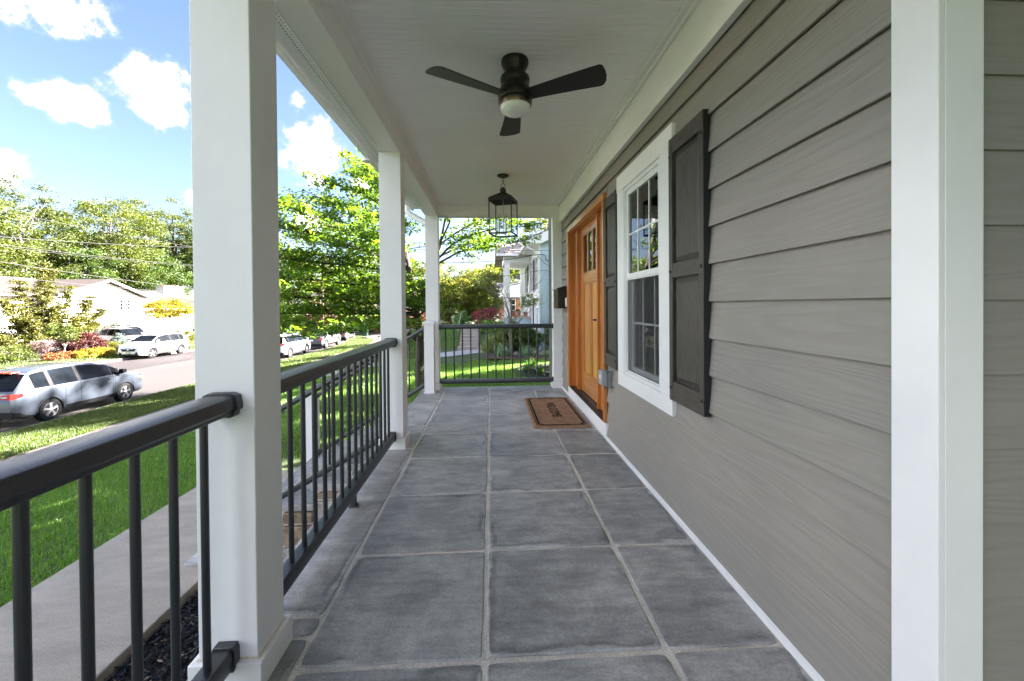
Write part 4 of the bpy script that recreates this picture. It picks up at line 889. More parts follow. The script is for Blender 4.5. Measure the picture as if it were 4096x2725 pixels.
grass('grass', [(-9.18, -3.56, -2.0, 6.5)], 130000, 0.055, 0.0085, grass_m, 1, kind='stuff')
grass('grass', [(-9.18, -3.56, 6.5, 13.5), (-9.1, -3, 13.5, 16)], 75000, 0.06, 0.011, grass_m, 2, kind='stuff')
grass('grass', [(-3.56, -0.9, 4.8, 14.5), (-0.9, 2.4, 4.65, 15.5)], 95000, 0.065, 0.010, grass_m, 3, kind='stuff')
grass('grass', [(-13.28, -10.38, 4.5, 22)], 90000, 0.075, 0.013, grass_y, 4, kind='stuff')
grass('grass', [(-13.28, -10.38, 22, 50)], 40000, 0.09, 0.03, grass_y, 5, kind='stuff')
grass('grass', [(-8.0, -1.7, 20.0, 24.5)], 26000, 0.08, 0.02, grass_m, 6, kind='stuff')
grass('grass', [(-9.1, -3.0, 16, 34)], 45000, 0.08, 0.022, grass_y, 7, kind='stuff')
grass('grass', [(-39, -25.3, 18, 27.3), (-33, -25.3, 27.5, 46)], 50000, 0.09, 0.04, grass_y, 8, kind='stuff')

straw = leafmat('dry_lawn_blades', (0.20, 0.24, 0.07), (0.36, 0.38, 0.16), trans=0.3)
grass('dry_grass', [(-9.18, -3.56, -2.0, 13.5), (-3.56, 2.4, 5.0, 14.5), (-13.28, -10.38, 4.5, 22)], 26000, 0.05, 0.009, straw, 12, lean=0.9, kind='stuff')
# mulch bed between the porch and the front walk
mb_ = bpy.data.objects.new('mulch_bed', None); COL.objects.link(mb_); mb_['kind'] = 'structure'
G().add([(-2.285, -4, -1.055), (-0.87, -4, -1.03), (-0.87, 2.0, -1.03), (-2.285, 2.0, -1.055)], [(0, 1, 2, 3)]).build('mulch_soil', mulch_m, mb_)
def chips(name, x0, x1, y0, y1, zf, n, seed, m, sz=0.045):
    rng = np.random.default_rng(seed); x = rng.uniform(x0, x1, n); y = rng.uniform(y0, y1, n); z = zf(x, y) + rng.uniform(0, .03, n)
    d = rng.normal(size=(n, 3)); d[:, 2] *= .35; d /= np.linalg.norm(d, axis=1)[:, None]; s = np.cross(d, rng.normal(size=(n, 3))); s /= np.linalg.norm(s, axis=1)[:, None]; q = np.cross(d, s)
    L = (sz * rng.uniform(.3, 1.2, n))[:, None]; W = L * rng.uniform(.12, .3, n)[:, None]; P = np.stack([x, y, z], 1)
    V = np.stack([P - d * L / 2 - s * W / 2, P + d * L / 2 - s * W / 2, P + d * L / 2 + s * W / 2, P - d * L / 2 + s * W / 2, P - d * L * .4 + q * W * .5, P + d * L * .4 + q * W * .5], 1).reshape(-1, 3)
    i = np.arange(n)[:, None] * 6; F = np.concatenate([i + [0, 1, 5], i + [0, 5, 4], i + [2, 3, 4], i + [2, 4, 5], i + [0, 4, 3], i + [1, 2, 5]], 1).reshape(-1, 3)
    return np_mesh(name, V, F, m, rnd=np.repeat(rng.uniform(0, 1, n), 6), kind='stuff')
chip_m = leafmat('mulch_chips', (0.008, 0.009, 0.013), (0.035, 0.03, 0.028), trans=0.0, vs=9)
chip_l = leafmat('pale_wood_chips', (0.16, 0.10, 0.06), (0.38, 0.28, 0.19), trans=0.0, vs=9)
chips('mulch_chips', -2.28, -0.9, -1.2, 2.0, lambda x, y: -1.05 + 0 * x, 14000, 1, chip_m)
chips('mulch_chips', -2.28, -0.9, -1.2, 2.0, lambda x, y: -1.04 + 0 * x, 900, 2, chip_l, 0.035)
# strap-leaf clumps (liriope and such)
def strap(name, label, cat, x, y, z, n, L, wdt, mat, seed, group=None, spread=0.9, r0=0.03):
    rng = random.Random(seed); V = []; F = []; K = 5
    for i in range(n):
        a = rng.uniform(0, 2 * math.pi); e = rng.uniform(0.15, spread); l = L * rng.uniform(.6, 1.15); ox, oy = rng.gauss(0, r0), rng.gauss(0, r0)
        for k in range(K):
            t = k / (K - 1); r = l * (t * math.sin(e) + 0.25 * t * t); h = l * (t * math.cos(e) - 0.42 * e * t * t); w = wdt / 2 * (1 - t ** 2.2) + .0005
            px, py = x + ox + r * math.cos(a), y + oy + r * math.sin(a); V += [(px - w * math.sin(a), py + w * math.cos(a), z + h), (px + w * math.sin(a), py - w * math.cos(a), z + h)]
        o = len(V) - 2 * K; F += [(o + 2 * k, o + 2 * k + 1, o + 2 * k + 3, o + 2 * k + 2) for k in range(K - 1)]
    o = np_mesh(name, V, F, mat, rnd=np.random.default_rng(seed).uniform(0, 1, len(F)), label=label, category=cat)
    if group: o['group'] = group
    return o
lir = leafmat('striped_strap_leaf', (0.08, 0.16, 0.024), (0.336, 0.384, 0.144), trans=0.3, vs=14)
lirg = leafmat('green_strap_leaf', (0.04, 0.11, 0.02), (0.12, 0.24, 0.05), trans=0.3, vs=8)
blue_g = leafmat('bluish_strap_leaf', (0.13, 0.25, 0.15), (0.34, 0.50, 0.31), trans=0.25, vs=4)
strap('liriope', 'striped strap-leaf clump in the mulch at the bottom edge beside the near baluster', 'plant', -1.72, 0.52, -1.04, 26, 0.30, 0.016, lir, 1)
strap('liriope', 'green and cream strap-leaf clump in the mulch just left of the near post', 'plant', -1.72, 1.52, -1.04, 60, 0.34, 0.014, lir, 2)
strap('liriope', 'yellowish grass clump below the porch edge seen through the middle railing', 'plant', -1.10, 1.55, -1.04, 50, 0.36, 0.012, leafmat('yellow_strap_leaf', (0.25, 0.25, 0.03), (0.5, 0.45, 0.08), trans=0.3), 3)

# ================================================================ trees and shrubs
bark = pmat('grey_brown_bark', (0.085, 0.065, 0.05), rough=0.95, var=0.35, vs=9, bump=1.8, bs=22, fine=0.3, stretch=(1, 1, 0.35))
bark_l = pmat('pale_bark', (0.22, 0.19, 0.155), rough=0.95, var=0.25, vs=6, bump=1.2, bs=20, fine=0.2, stretch=(1, 1, 0.4))
bark_d = pmat('dark_branch_bark', (0.035, 0.028, 0.022), rough=0.95, var=0.3, vs=9, bump=1, bs=30)
def clumps(ells, n, rng, shell=0.55):
    ells = np.array(ells, float); vol = ells[:, 3] * ells[:, 4] * ells[:, 5]; k = rng.choice(len(ells), n, p=vol / vol.sum()); e = ells[k]
    d = rng.normal(size=(n, 3)); d /= np.linalg.norm(d, axis=1)[:, None]; r = rng.uniform(0, 1, n) ** (1 / (3 + 3 * shell))
    return e[:, :3] + d * e[:, 3:] * r[:, None]
def foliage(parent, C, per, cr, size, mat, rng, up=0.45, flat=0.5, aspect=0.5, hang=0.1, hi=False, name='crown', fold=0.18):
    n = len(C) * per; c = np.repeat(C, per, 0); P = c + rng.normal(size=(n, 3)) * np.array([cr, cr, cr * flat]) * 0.55
    V, F, r = leaf_arrays(P, size, rng, up, aspect, fold=fold, hang=hang, hi=hi)
    k = r.reshape(n, -1).shape[1]; cl = np.repeat(np.repeat(rng.uniform(0, 1, len(C)), per), k)
    o = np_mesh(name, V, F, mat, parent, rnd=0.5 * r + 0.5 * cl); return o
def limbs(parent, base, top, C, m, rng, r0, r1=0.02, frac=(0.25, 0.95), name='limb', nmax=30, trunk_pts=None, sag=0.1, joined=True):
    g = G(); base = np.array(base, float); top = np.array(top, float); idx = rng.choice(len(C), min(nmax, len(C)), replace=False)
    for i in idx:
        c = C[i]; f = np.clip((c[2] - base[2]) / (top[2] - base[2]) - rng.uniform(0.15, 0.35), *frac); a = base + (top - base) * f
        if trunk_pts is not None:
            tp = np.array(trunk_pts); a = np.array([np.interp(a[2], tp[:, 2], tp[:, q]) for q in range(3)])
        mid = (a + c) / 2 + np.array([0, 0, 1]) * np.linalg.norm(c - a) * sag + rng.normal(size=3) * 0.04 * np.linalg.norm(c - a)
        pts = curve_pts([a, mid, c], 4); rr = r0 * 0.42 * (1 - 0.5 * f); g.tube(pts, [rr + (r1 - rr) * (k / (len(pts) - 1)) ** 0.7 for k in range(len(pts))], n=5, cap=False)
    return g.build(name, m, parent, smooth=60)
def tree(label, x, y, z, h, ells, n, per, cr, size, mat, seed, r0=0.2, bm=None, group=None, name='broadleaf_tree', cat='tree', lean=(0, 0), up=0.45, flat=0.5, hang=0.1, nl=24, aspect=0.5, shell=0.55, trunk_top=0.85, sag=0.1, frac=(0.25, 0.95)):
    rng = np.random.default_rng(seed); bm = bm or bark; t = thing(name, label, cat, (x, y, z), group=group)
    C = clumps(ells, n, rng, shell); tp = [(0, 0, -0.3), (lean[0] * .2 + rng.normal() * .02 * h, lean[1] * .2, h * 0.3), (lean[0] * .6, lean[1] * .6 + rng.normal() * .02 * h, h * 0.6), (lean[0], lean[1], h * trunk_top)]
    pts = curve_pts(tp, 4); G().tube(pts, [r0 * (1.25 if k == 0 else 1 - 0.85 * k / (len(pts) - 1)) for k in range(len(pts))], n=9).build('trunk', bm, t, smooth=60)
    limbs(t, (0, 0, 0), (0, 0, h), C, bm, rng, r0, r1=max(0.006, r0 * 0.06), nmax=nl, trunk_pts=pts, sag=sag, frac=frac)
    foliage(t, C, per, cr, size, mat, rng, up=up, flat=flat, hang=hang, aspect=aspect); return t
def shrub(label, x, y, z, ells, n, per, cr, size, mat, seed, name='shrub', cat='shrub', group=None, up=0.3, flat=0.7, aspect=0.5, hang=0.0, stem=bark_d, ns=10, shell=0.9):
    rng = np.random.default_rng(seed); t = thing(name, label, cat, (x, y, z), group=group); C = clumps(ells, n, rng, shell); C[:, 2] = np.abs(C[:, 2]) + 0.02
    limbs(t, (0, 0, -0.05), (0, 0, 0.25), C, stem, rng, 0.05, 0.004, frac=(0, 0.4), name='stems', nmax=ns, sag=0.02)
    foliage(t, C, per, cr, size, mat, rng, up=up, flat=flat, aspect=aspect, hang=hang, name='foliage'); return t

lf_dog = leafmat('dogwood_leaf', (0.070, 0.150, 0.018), (0.17, 0.28, 0.035), trans=0.55, vs=0.7, rough=0.45)
lf_wood = leafmat('woodland_leaf', (0.0432, 0.0648, 0.01152), (0.1152, 0.144, 0.02592), trans=0.4, vs=0.16)
lf_wood2 = leafmat('light_woodland_leaf', (0.0578, 0.085, 0.01224), (0.136, 0.17, 0.02856), trans=0.4, vs=0.16)
lf_dark = leafmat('dark_woodland_leaf', (0.035, 0.07, 0.012), (0.10, 0.16, 0.025), trans=0.35, vs=0.2)
lf_gold = leafmat('yellow_green_leaf', (0.1008, 0.1152, 0.01584), (0.2016, 0.2016, 0.036), trans=0.4, vs=0.3)
lf_yellow = leafmat('golden_leaf', (0.252, 0.204, 0.012), (0.372, 0.312, 0.03), trans=0.35, vs=1, trc=(1.2, 1.1, .5))
lf_red = leafmat('maroon_leaf', (0.06375, 0.0165, 0.015), (0.165, 0.05625, 0.045), trans=0.25, vs=1.5, trc=(1.4, .6, .5))
lf_pink = leafmat('coppery_leaf', (0.1612, 0.0744, 0.0496), (0.2604, 0.155, 0.1054), trans=0.3, vs=.6, trc=(1.3, .7, .5))
lf_jun = leafmat('juniper_spray', (0.051, 0.0646, 0.00816), (0.1768, 0.17, 0.0306), trans=0.15, vs=1.2)
lf_yew = leafmat('yew_leaf', (0.04, 0.085, 0.015), (0.12, 0.19, 0.035), trans=0.15, vs=2.5)

# --- dogwood in the front yard: layered horizontal branches
dg = thing('dogwood_tree', 'spreading green dogwood with a forked trunk and layered branches beyond the stair railing', 'tree', (-1.80, 9.5, -0.95)); dg.location = (0, 0, 0)
rng = np.random.default_rng(11)
tr1 = curve_pts([(-1.83, 9.5, -1.1), (-1.86, 9.48, -0.4), (-1.80, 9.45, 0.3), (-1.92, 9.40, 1.0), (-2.00, 9.3, 1.7), (-2.15, 9.2, 2.6), (-2.35, 9.1, 3.6), (-2.5, 9.0, 4.4)], 5)
tr2 = curve_pts([(-1.92, 9.38, 1.05), (-1.70, 9.3, 1.5), (-1.45, 9.2, 2.1), (-1.2, 9.1, 2.9), (-1.05, 9.0, 3.6)], 5)
tr3 = curve_pts([(-1.84, 9.45, 0.25), (-2.15, 9.1, 0.55), (-2.55, 8.6, 1.0), (-2.9, 8.0, 1.25)], 5)
g = G(); g.tube(tr1, [0.145 - 0.105 * (i / (len(tr1) - 1)) ** 0.7 for i in range(len(tr1))], n=12); g.tube(tr2, [0.085 - .06 * i / (len(tr2) - 1) for i in range(len(tr2))], n=9); g.tube(tr3, [0.07 - .045 * i / (len(tr3) - 1) for i in range(len(tr3))], n=9)
g.build('trunk', bark, dg, smooth=60)
Ps = []; gb = G()
def dog_branch(a, ang, L, rise, r, seed, tw=16):
    rg = np.random.default_rng(seed); d = np.array([math.cos(R(ang)), math.sin(R(ang)), 0]); s = np.array([-d[1], d[0], 0]); a = np.array(a, float)
    ctl = [a, a + d * L * .3 + s * rg.normal() * .08 * L + np.array([0, 0, rise * .55]), a + d * L * .65 + s * rg.normal() * .1 * L + np.array([0, 0, rise * .85]), a + d * L + s * rg.normal() * .12 * L + np.array([0, 0, rise])]
    pts = curve_pts(ctl, 5); gb.tube(pts, [r - (r - .006) * (k / (len(pts) - 1)) ** .8 for k in range(len(pts))], n=6, cap=False)
    for j in range(tw):
        t = rg.uniform(.18, 1.0); p = np.array(pts[int(t * (len(pts) - 1))]); side = rg.choice([-1, 1]); an = ang + side * rg.uniform(20, 75); l = L * rg.uniform(.18, .38) * (1.15 - .5 * t)
        e = p + np.array([math.cos(R(an)), math.sin(R(an)), 0]) * l + np.array([0, 0, rg.normal() * .07 + 0.10]); m = (p + e) / 2 + np.array([0, 0, .05 * l + rg.normal() * .02])
        q = curve_pts([p, m, e], 3); gb.tube(q, [.010 * (1 - .6 * k / (len(q) - 1)) for k in range(len(q))], n=4, cap=False)
        for k in range(7):
            c = np.array(q[min(len(q) - 1, 1 + k)]) + rg.normal(size=3) * [.11, .11, .035]
            for w_ in range(rg.integers(3, 7)): Ps.append(c + rg.normal(size=3) * [.085, .085, .04])
br = [(0.75, 232, 3.4, -.15, .04), (0.85, 205, 2.9, -.1, .04), (0.8, 250, 3.0, -.1, .035), (0.95, 222, 3.2, .1, .04), (1.0, 195, 2.9, .1, .035), (1.5, 222, 3.2, .25, .04), (1.9, 218, 3.3, .5, .04), (2.3, 222, 3.1, .7, .035),   # start z on trunk, angle (deg, 180 = toward street, 270 = toward the camera), length, rise, radius
    (0.9, 255, 2.2, 0.45, .035), (1.05, 215, 2.9, .35, .045), (1.15, 185, 2.6, .3, .04), (1.2, 235, 3.3, .35, .04), (1.35, 150, 2.4, .4, .035), (1.3, 275, 2.0, .35, .03), 
    (1.55, 200, 2.9, .55, .045), (1.7, 228, 3.3, .6, .045), (1.65, 170, 2.9, .5, .04), (1.8, 250, 2.8, .6, .035),  (1.95, 120, 2.2, .6, .03), (2.2, 5, 2.3, .7, .03),
    (2.1, 212, 3.0, .8, .04), (2.2, 240, 2.9, .8, .035), (2.25, 180, 2.6, .7, .035), (2.3, 335, 2.2, .8, .03), (2.35, 270, 2.1, .8, .03), (2.4, 60, 1.9, .7, .03), (2.5, 155, 2.2, .8, .03), (2.6, 205, 2.4, .9, .03),
    (2.7, 232, 2.1, .9, .03), (2.8, 300, 1.8, .9, .025), (2.75, 350, 2.1, .8, .025), (2.9, 180, 1.9, .9, .025), (3.1, 215, 1.6, 1.0, .022), (3.2, 260, 1.3, 1.0, .02), (3.3, 330, 1.3, .9, .02), (3.3, 150, 1.4, 1.0, .02), (3.6, 220, 1.1, .9, .018), (3.7, 20, 1.0, .9, .018), (3.9, 280, .8, .8, .016), (4.0, 180, .9, .8, .016)]
tp1 = np.array(tr1); tp2 = np.array(tr2)
for i, (z, an, L, ri, r) in enumerate(br):
    T_ = tp2 if (an > 285 or an < 70) and z > 1.1 and z < 3.5 else tp1
    a = [np.interp(z, T_[:, 2], T_[:, q]) for q in (0, 1)] + [z]; dog_branch(a, an, L * 1.12, ri, r, 100 + i, tw=int(9 + 5.6 * L))
gb.build('branches', bark_d, dg, smooth=60)
Pn = np.array(Ps); V, F, r = leaf_arrays(Pn, 0.105, np.random.default_rng(3), up=0.62, aspect=0.52, fold=0.10, hang=0.25, hi=True)
np_mesh('leaves', V, F, lf_dog, dg, rnd=r, kind='stuff')
print('dogwood leaves', len(Pn))

# --- woods behind the white house
def ell(h, w, k, seed):
    rg = random.Random(seed); o = [(0, 0, h * .66, w * .5, w * .5, h * .24), (0, 0, h * .45, w * .42, w * .42, h * .2)]
    for i in range(k):
        a = rg.uniform(0, 6.28); q = w * rg.uniform(.2, .42); zz = h * rg.uniform(.36, .88); s = w * rg.uniform(.14, .24) * (1.15 - .4 * zz / h); o.append((q * math.cos(a) * (1.3 - .6 * zz / h), q * math.sin(a) * (1.3 - .6 * zz / h), zz, s, s, s * .75))
    o.append((rg.uniform(-.1, .1) * w, rg.uniform(-.1, .1) * w, h * .89, w * .2, w * .2, h * .10)); return o
def wood(label, x, y, h, w, mat, seed, z=None, dens=1.0, size=0.29, bm=None, n=155, per=118):
    return tree(label, x, y, ground(x, y) if z is None else z, h, ell(h, w, 9, seed), int(n * dens), per, w * .085, size, mat, seed, r0=h * .017, bm=bm or bark, group='tall trees behind the houses across the street', nl=26, up=0.35, flat=0.55)
wood('tall airy yellow-green tree behind the left end of the white house roof', -57, 51.5, 18.6, 9.5, lf_wood, 21, z=-1, dens=.8, bm=bark_l)
wood('tree with a pale forked trunk at the far left edge above the brown roof', -54, 44.5, 15.0, 9.5, lf_wood2, 22, z=-1, bm=bark_l)
wood('dense tree rising above the middle of the long brown roof', -62, 61, 16.5, 9, lf_dark, 23, z=-1)
wood('large bright green tree above the white gable', -56, 62.5, 20.0, 12, lf_wood2, 24, z=-1, dens=1.3)
wood('dark spiky-topped tree just behind the large bright green tree', -64, 74, 24.0, 11, lf_wood, 25, z=-1)
wood('tree above the chimney next to the near post', -58, 76.5, 22.5, 11, lf_wood, 26, z=-1, dens=1.1)
wood('dark tree directly left of the near post above the chimney', -52, 76, 17.5, 8.5, lf_dark, 27, z=-1)
wood('shaded tree low behind the white house ridge', -56, 56, 11.5, 10, lf_dark, 28, z=-1)
wood('shaded tree low behind the wing with the chimney', -55, 68, 12.0, 11, lf_dark, 29, z=-1)
wood('bushy tree behind the left end of the roof', -53, 39, 12.5, 10, lf_wood2, 30, z=-1)
wood('tall tree far left filling the sky gap beside the roof', -66, 47, 17.0, 11, lf_wood, 31, z=-1)
wood('dark background tree beyond the chimney', -66, 88, 19.0, 13, lf_dark, 32, z=-1)
# beyond the dogwood, down the street
def far(label, x, y, h, w, mat, seed, z, **k):
    return tree(label, x, y, z, h, ell(h, w, 9, seed), k.pop('n', 130), k.pop('per', 95), w * .09, k.pop('size', .42), mat, seed, r0=h * .018, group='trees down the street beyond the dogwood', nl=18, up=0.35, flat=0.6, **k)
far('tall yellow-green tree seen just right of the near post', -47, 88, 21.5, 14, lf_gold, 41, -4)
far('yellow-green tree right of it, behind the dogwood leaves', -37, 94, 17.5, 13, lf_gold, 42, -4)
far('green tree far down the street behind the dogwood', -28, 88, 15.5, 12, lf_wood2, 43, -4)
far('green tree behind the second white post', -20, 90, 16.5, 12, lf_wood2, 44, -4)
far('light tree beyond the brick house roof', -13, 92, 15.5, 12, lf_gold, 45, -3.5)
far('tree beyond the pinkish roof, left of the far opening', -6.5, 84, 14.5, 11, lf_wood2, 46, -3.5)
far('pale leafy tree low in the far opening', -1.5, 74, 11.0, 9, lf_gold, 47, -3)
far('leafy tree behind the neighbour portico column', 2.0, 62, 11.5, 8, lf_wood2, 48, -2.5)
far('coppery red tree behind the parked hatchback', -22, 52, 4.8, 5.0, lf_pink, 49, -2.9, size=.26, n=90)
far('coppery pink tree beside the brick house', -17.5, 56, 4.4, 4, lf_pink, 50, -3.0, size=.26, n=70)
far('small yellow-green tree between the pink trees', -19.0, 58, 5.2, 4.5, lf_gold, 51, -3.0, size=.26, n=60)
far('dark hedge-like tree left of the coppery trees', -27, 50, 4.5, 8, lf_dark, 52, -2.8, size=.3, n=90)
far('coppery shrub-like tree in front of the brick house seen beside the forked trunk', -9.6, 50, 3.6, 3.4, lf_pink, 53, -2.75, size=.2, n=60)
# neighbour's planting
shrub('large rounded holly-like shrub left of the portico column', -0.55, 29.0, -0.4, [(0, 0, 2.2, 1.5, 1.4, 1.6), (0.3, 0, 3.4, 1.1, 1.1, 1.0), (-0.5, 0, 1.3, 1.3, 1.2, 1.0)], 150, 80, .32, .17, leafmat('holly_leaf', (0.10, 0.16, 0.02), (0.34, 0.38, 0.07), trans=.2, vs=1.2), 61, ns=14)
shrub('airy yellow-green shrub left of the large dark shrub', -2.6, 27.5, -0.4, [(0.4, 0, 2.6, 1.3, 1.0, .8), (-.8, 0, 3.0, .9, .9, .6), (0, 0, 1.1, 1.5, 1.2, .9), (-.6, 0, 1.9, 1.0, .9, .5), (0.7, 0, 1.7, .9, .9, .6)], 120, 60, .34, .15, lf_gold, 62, up=.6, flat=.35)
shrub('red barberry behind the black stair rail of the neighbour', -0.35, 24.2, -0.15, [(0, 0, 0.55, .85, .5, .55), (.45, 0, .7, .5, .4, .45)], 120, 50, .14, .075, leafmat('barberry_leaf', (0.22, 0.04, 0.045), (0.5, 0.14, 0.13), trans=.25, vs=3, trc=(1.3, .5, .5)), 63, ns=16)
shrub('small conical arborvitae left of the red barberry', -1.75, 24.6, -0.15, [(0, 0, 0.45, .5, .45, .55), (-.3, 0, .3, .4, .4, .4)], 70, 60, .13, .07, leafmat('arborvitae', (0.08, 0.2, 0.03), (0.2, 0.36, 0.06), trans=.2, vs=3), 64)
shrub('low rounded green shrub at the foot of the cream stone steps', 0.05, 21.6, -0.5, [(0, 0, .45, .75, .5, .42)], 50, 60, .15, .08, leafmat('boxwood', (0.08, 0.2, 0.02), (0.2, 0.36, 0.045), trans=.2, vs=3), 65)
shrub('dark yew bush right of the thin bare tree', 1.35, 17.3, -0.95, [(0, 0, .62, .85, .7, .62), (.5, -.1, .5, .5, .5, .5), (-.4, 0, .9, .5, .5, .45)], 190, 70, .13, .075, lf_yew, 66, ns=16)
shrub('dark yew bush against the blue brick wall at the right end of the railing', 2.85, 16.3, -0.95, [(0, 0, .60, .62, .6, .62), (.1, 0, .95, .45, .45, .4)], 150, 70, .12, .07, lf_yew, 67, ns=14)
shrub('low olive shrub in front of the thin bare tree', 0.25, 17.0, -0.95, [(0, 0, .35, .7, .55, .38), (-.5, -.3, .2, .4, .4, .25), (0.4, .4, .6, .4, .4, .4)], 110, 60, .13, .06, leafmat('olive_shrub', (0.14, 0.19, 0.03), (0.32, 0.36, 0.09), trans=.2, vs=3), 68)
for i, (x, y, z, s, nm) in enumerate([(0.15, 20.2, -.9, .75, 'blue-green strap-leaf clump beside the top of the concrete steps'), (0.55, 19.2, -.95, .7, 'blue-green strap-leaf clump right of the concrete steps, in the middle'), (-0.15, 18.95, -.95, .6, 'blue-green strap-leaf clump at the foot of the concrete steps'), (0.95, 19.8, -.9, .7, 'blue-green strap-leaf clump behind the thin bare tree'),
                                     (0.45, 15.6, -.95, .62, 'arching blue-green grass clump in front of the olive shrub'), (1.50, 15.5, -.95, .58, 'arching blue-green grass clump left of the low stones'), (2.30, 15.2, -.95, .4, 'small grass clump by the low stones at the right')]):
    strap('strap_leaf_clump', nm, 'plant', x, y, z, 170, s, 0.028, blue_g, 200 + i, group='blue-green strap-leaf clumps', r0=.16 * s)
for i, (x, y, s, nm) in enumerate([(1.42, 12.3, .34, 'green strap-leaf plant at the back of the small mulch bed'), (1.15, 11.2, .36, 'green strap-leaf plant at the left of the small mulch bed'), (1.50, 10.5, .32, 'green strap-leaf plant at the front of the small mulch bed'), (1.95, 10.2, .30, 'grassy plant beside the far half post')]):
    strap('strap_leaf_plant', nm, 'plant', x, y, ground(x, y) + .02, 55, s, .03, lirg, 230 + i, group='plants in the small mulch bed', r0=.05)
bd = bpy.data.objects.new('side_mulch_bed', None); COL.objects.link(bd); bd['kind'] = 'structure'
pts = [(0.9 + 0.75 * math.cos(a) * 1.5 + .9, 11.2 + 1.9 * math.sin(a)) for a in np.linspace(0, 6.28, 25)[:-1]]
G().add([(x, y, ground(x, y) + .03) for x, y in pts] + [(1.8, 11.2, ground(1.8, 11.2) + .06)], [(i, (i + 1) % 24, 24) for i in range(24)]).build('mulch_soil', mulch_m, bd)
chips('mulch_chips', 1.0, 2.6, 9.7, 12.7, lambda x, y: np.array([ground(a, b) for a, b in zip(x, y)]) + .03, 2500, 5, chip_m, .07)
G().add([(-.3, 14.9, -.93), (3.4, 14.4, -.93), (3.4, 17.7, -.90), (.2, 20.3, -.75), (-.35, 18.9, -.9)], [(0, 1, 2, 3, 4)]).build('bed_soil', pmat('brown_soil', (0.10, 0.065, 0.045), rough=1, var=.4, vs=6, bump=1, bs=30, fine=.3), bd)
rk = pmat('garden_rock', (0.30, 0.25, 0.21), rough=.95, var=.3, vs=5, bump=1.5, bs=18, fine=.2)
def rock(label, x, y, z, s, seed, group='low garden rocks beside the neighbour wall'):
    rg = random.Random(seed); g = G(); n = 9; prof = []
    for j in range(6):
        t = j / 5; prof.append((math.sin(math.pi * (0.12 + .76 * t)) * s, (t - .15) * s * .85))
    g.lathe(prof, n=n); ph = [rg.uniform(0, 6) for _ in range(6)]
    g.xf(lambda v: Vector((v.x * (1.25 + .3 * math.sin(v.y * 4 / s + ph[0])), v.y * (1 + .3 * math.sin(v.x * 5 / s + ph[1])), v.z * (1 + .25 * math.sin(v.x * 3 / s + ph[2]))))); o = g.build('rock', rk, smooth=25, loc=(x, y, z), label=label, category='rock', group=group); return o
for i, (x, y, s, l) in enumerate([(1.05, 16.05, .17, 'pale squarish rock just right of the thin tree trunk'), (1.12, 15.75, .13, 'small pale rock in front of the squarish rock'), (2.05, 16.3, .2, 'brown rock under the downspout'), (2.35, 16.1, .22, 'largest brown rock left of the right-hand yew'), (2.65, 15.5, .18, 'flat rock in front of the right-hand yew'), (2.2, 15.6, .13, 'small brown rock between the grass clumps'), (-.42, 19.1, .16, 'pale rock at the right foot of the concrete steps'), (-.2, 19.35, .15, 'brown rock behind the pale rock by the steps')]): rock(l, x, y, -.95, s, 300 + i)
# thin, nearly bare tree by the portico
tb = thing('thin_tree', 'thin multi-stemmed tree with bare twigs and one leafy green tuft in front of the portico', 'tree', (0.82, 15.6, -.95)); g = G(); rg = np.random.default_rng(77); tips = []
def twig(p, d, L, r, dep):
    d = d / np.linalg.norm(d); q = [p]; 
    for k in range(3): d = d + rg.normal(size=3) * .14; d[2] += .05; d /= np.linalg.norm(d); q.append(q[-1] + d * L / 3)
    g.tube(curve_pts(q, 3), [r * (1 - .45 * k / 9) for k in range(10)], n=5, cap=False)
    if dep == 0: tips.append(q[-1]); return
    for k in range(3 if dep > 1 else 4):
        t = q[rg.integers(1, 4)]; e = d + rg.normal(size=3) * .55; e[2] = abs(e[2]) * .8 + .25; twig(t, e, L * rg.uniform(.5, .75), r * .5, dep - 1)
for dx, dy, L, r in ((-.02, 0, 1.7, .035), (.10, .1, 1.6, .028), (-.16, 0, 1.5, .024), (.35, .1, 1.7, .022), (.55, 0, 1.4, .017)):
    twig(np.array([0, 0, .9 if dx < .3 else 1.0]), np.array([dx, dy, 1.0 if dx < .3 else .75]), L, r, 3)
g.tube(curve_pts([(0, 0, -.1), (.04, 0, .4), (-.02, 0, 1.0)], 4), [.075, .07, .065, .062, .06, .058, .055, .05, .05], n=9, cap=False)
g.build('trunk', pmat('grey_twig_bark', (0.16, 0.135, 0.115), rough=.95, var=.3, vs=10, bump=1, bs=30), tb, smooth=60)
C = clumps([(.85, .1, 2.35, .34, .3, .22), (.6, .1, 2.15, .2, .2, .15)], 34, rg); foliage(tb, C, 26, .12, .07, leafmat('fresh_leaf', (0.09, 0.17, 0.02), (0.2, 0.3, 0.05), trans=.4, vs=3), rg, name='leaf_tuft')
tp = np.array(tips); tp = tp[tp[:, 2] > 0.6]; foliage(tb, tp[::2], 2, .05, .05, leafmat('fresh_leaf', (0, 0, 0), (0, 0, 0)), rg, name='buds')

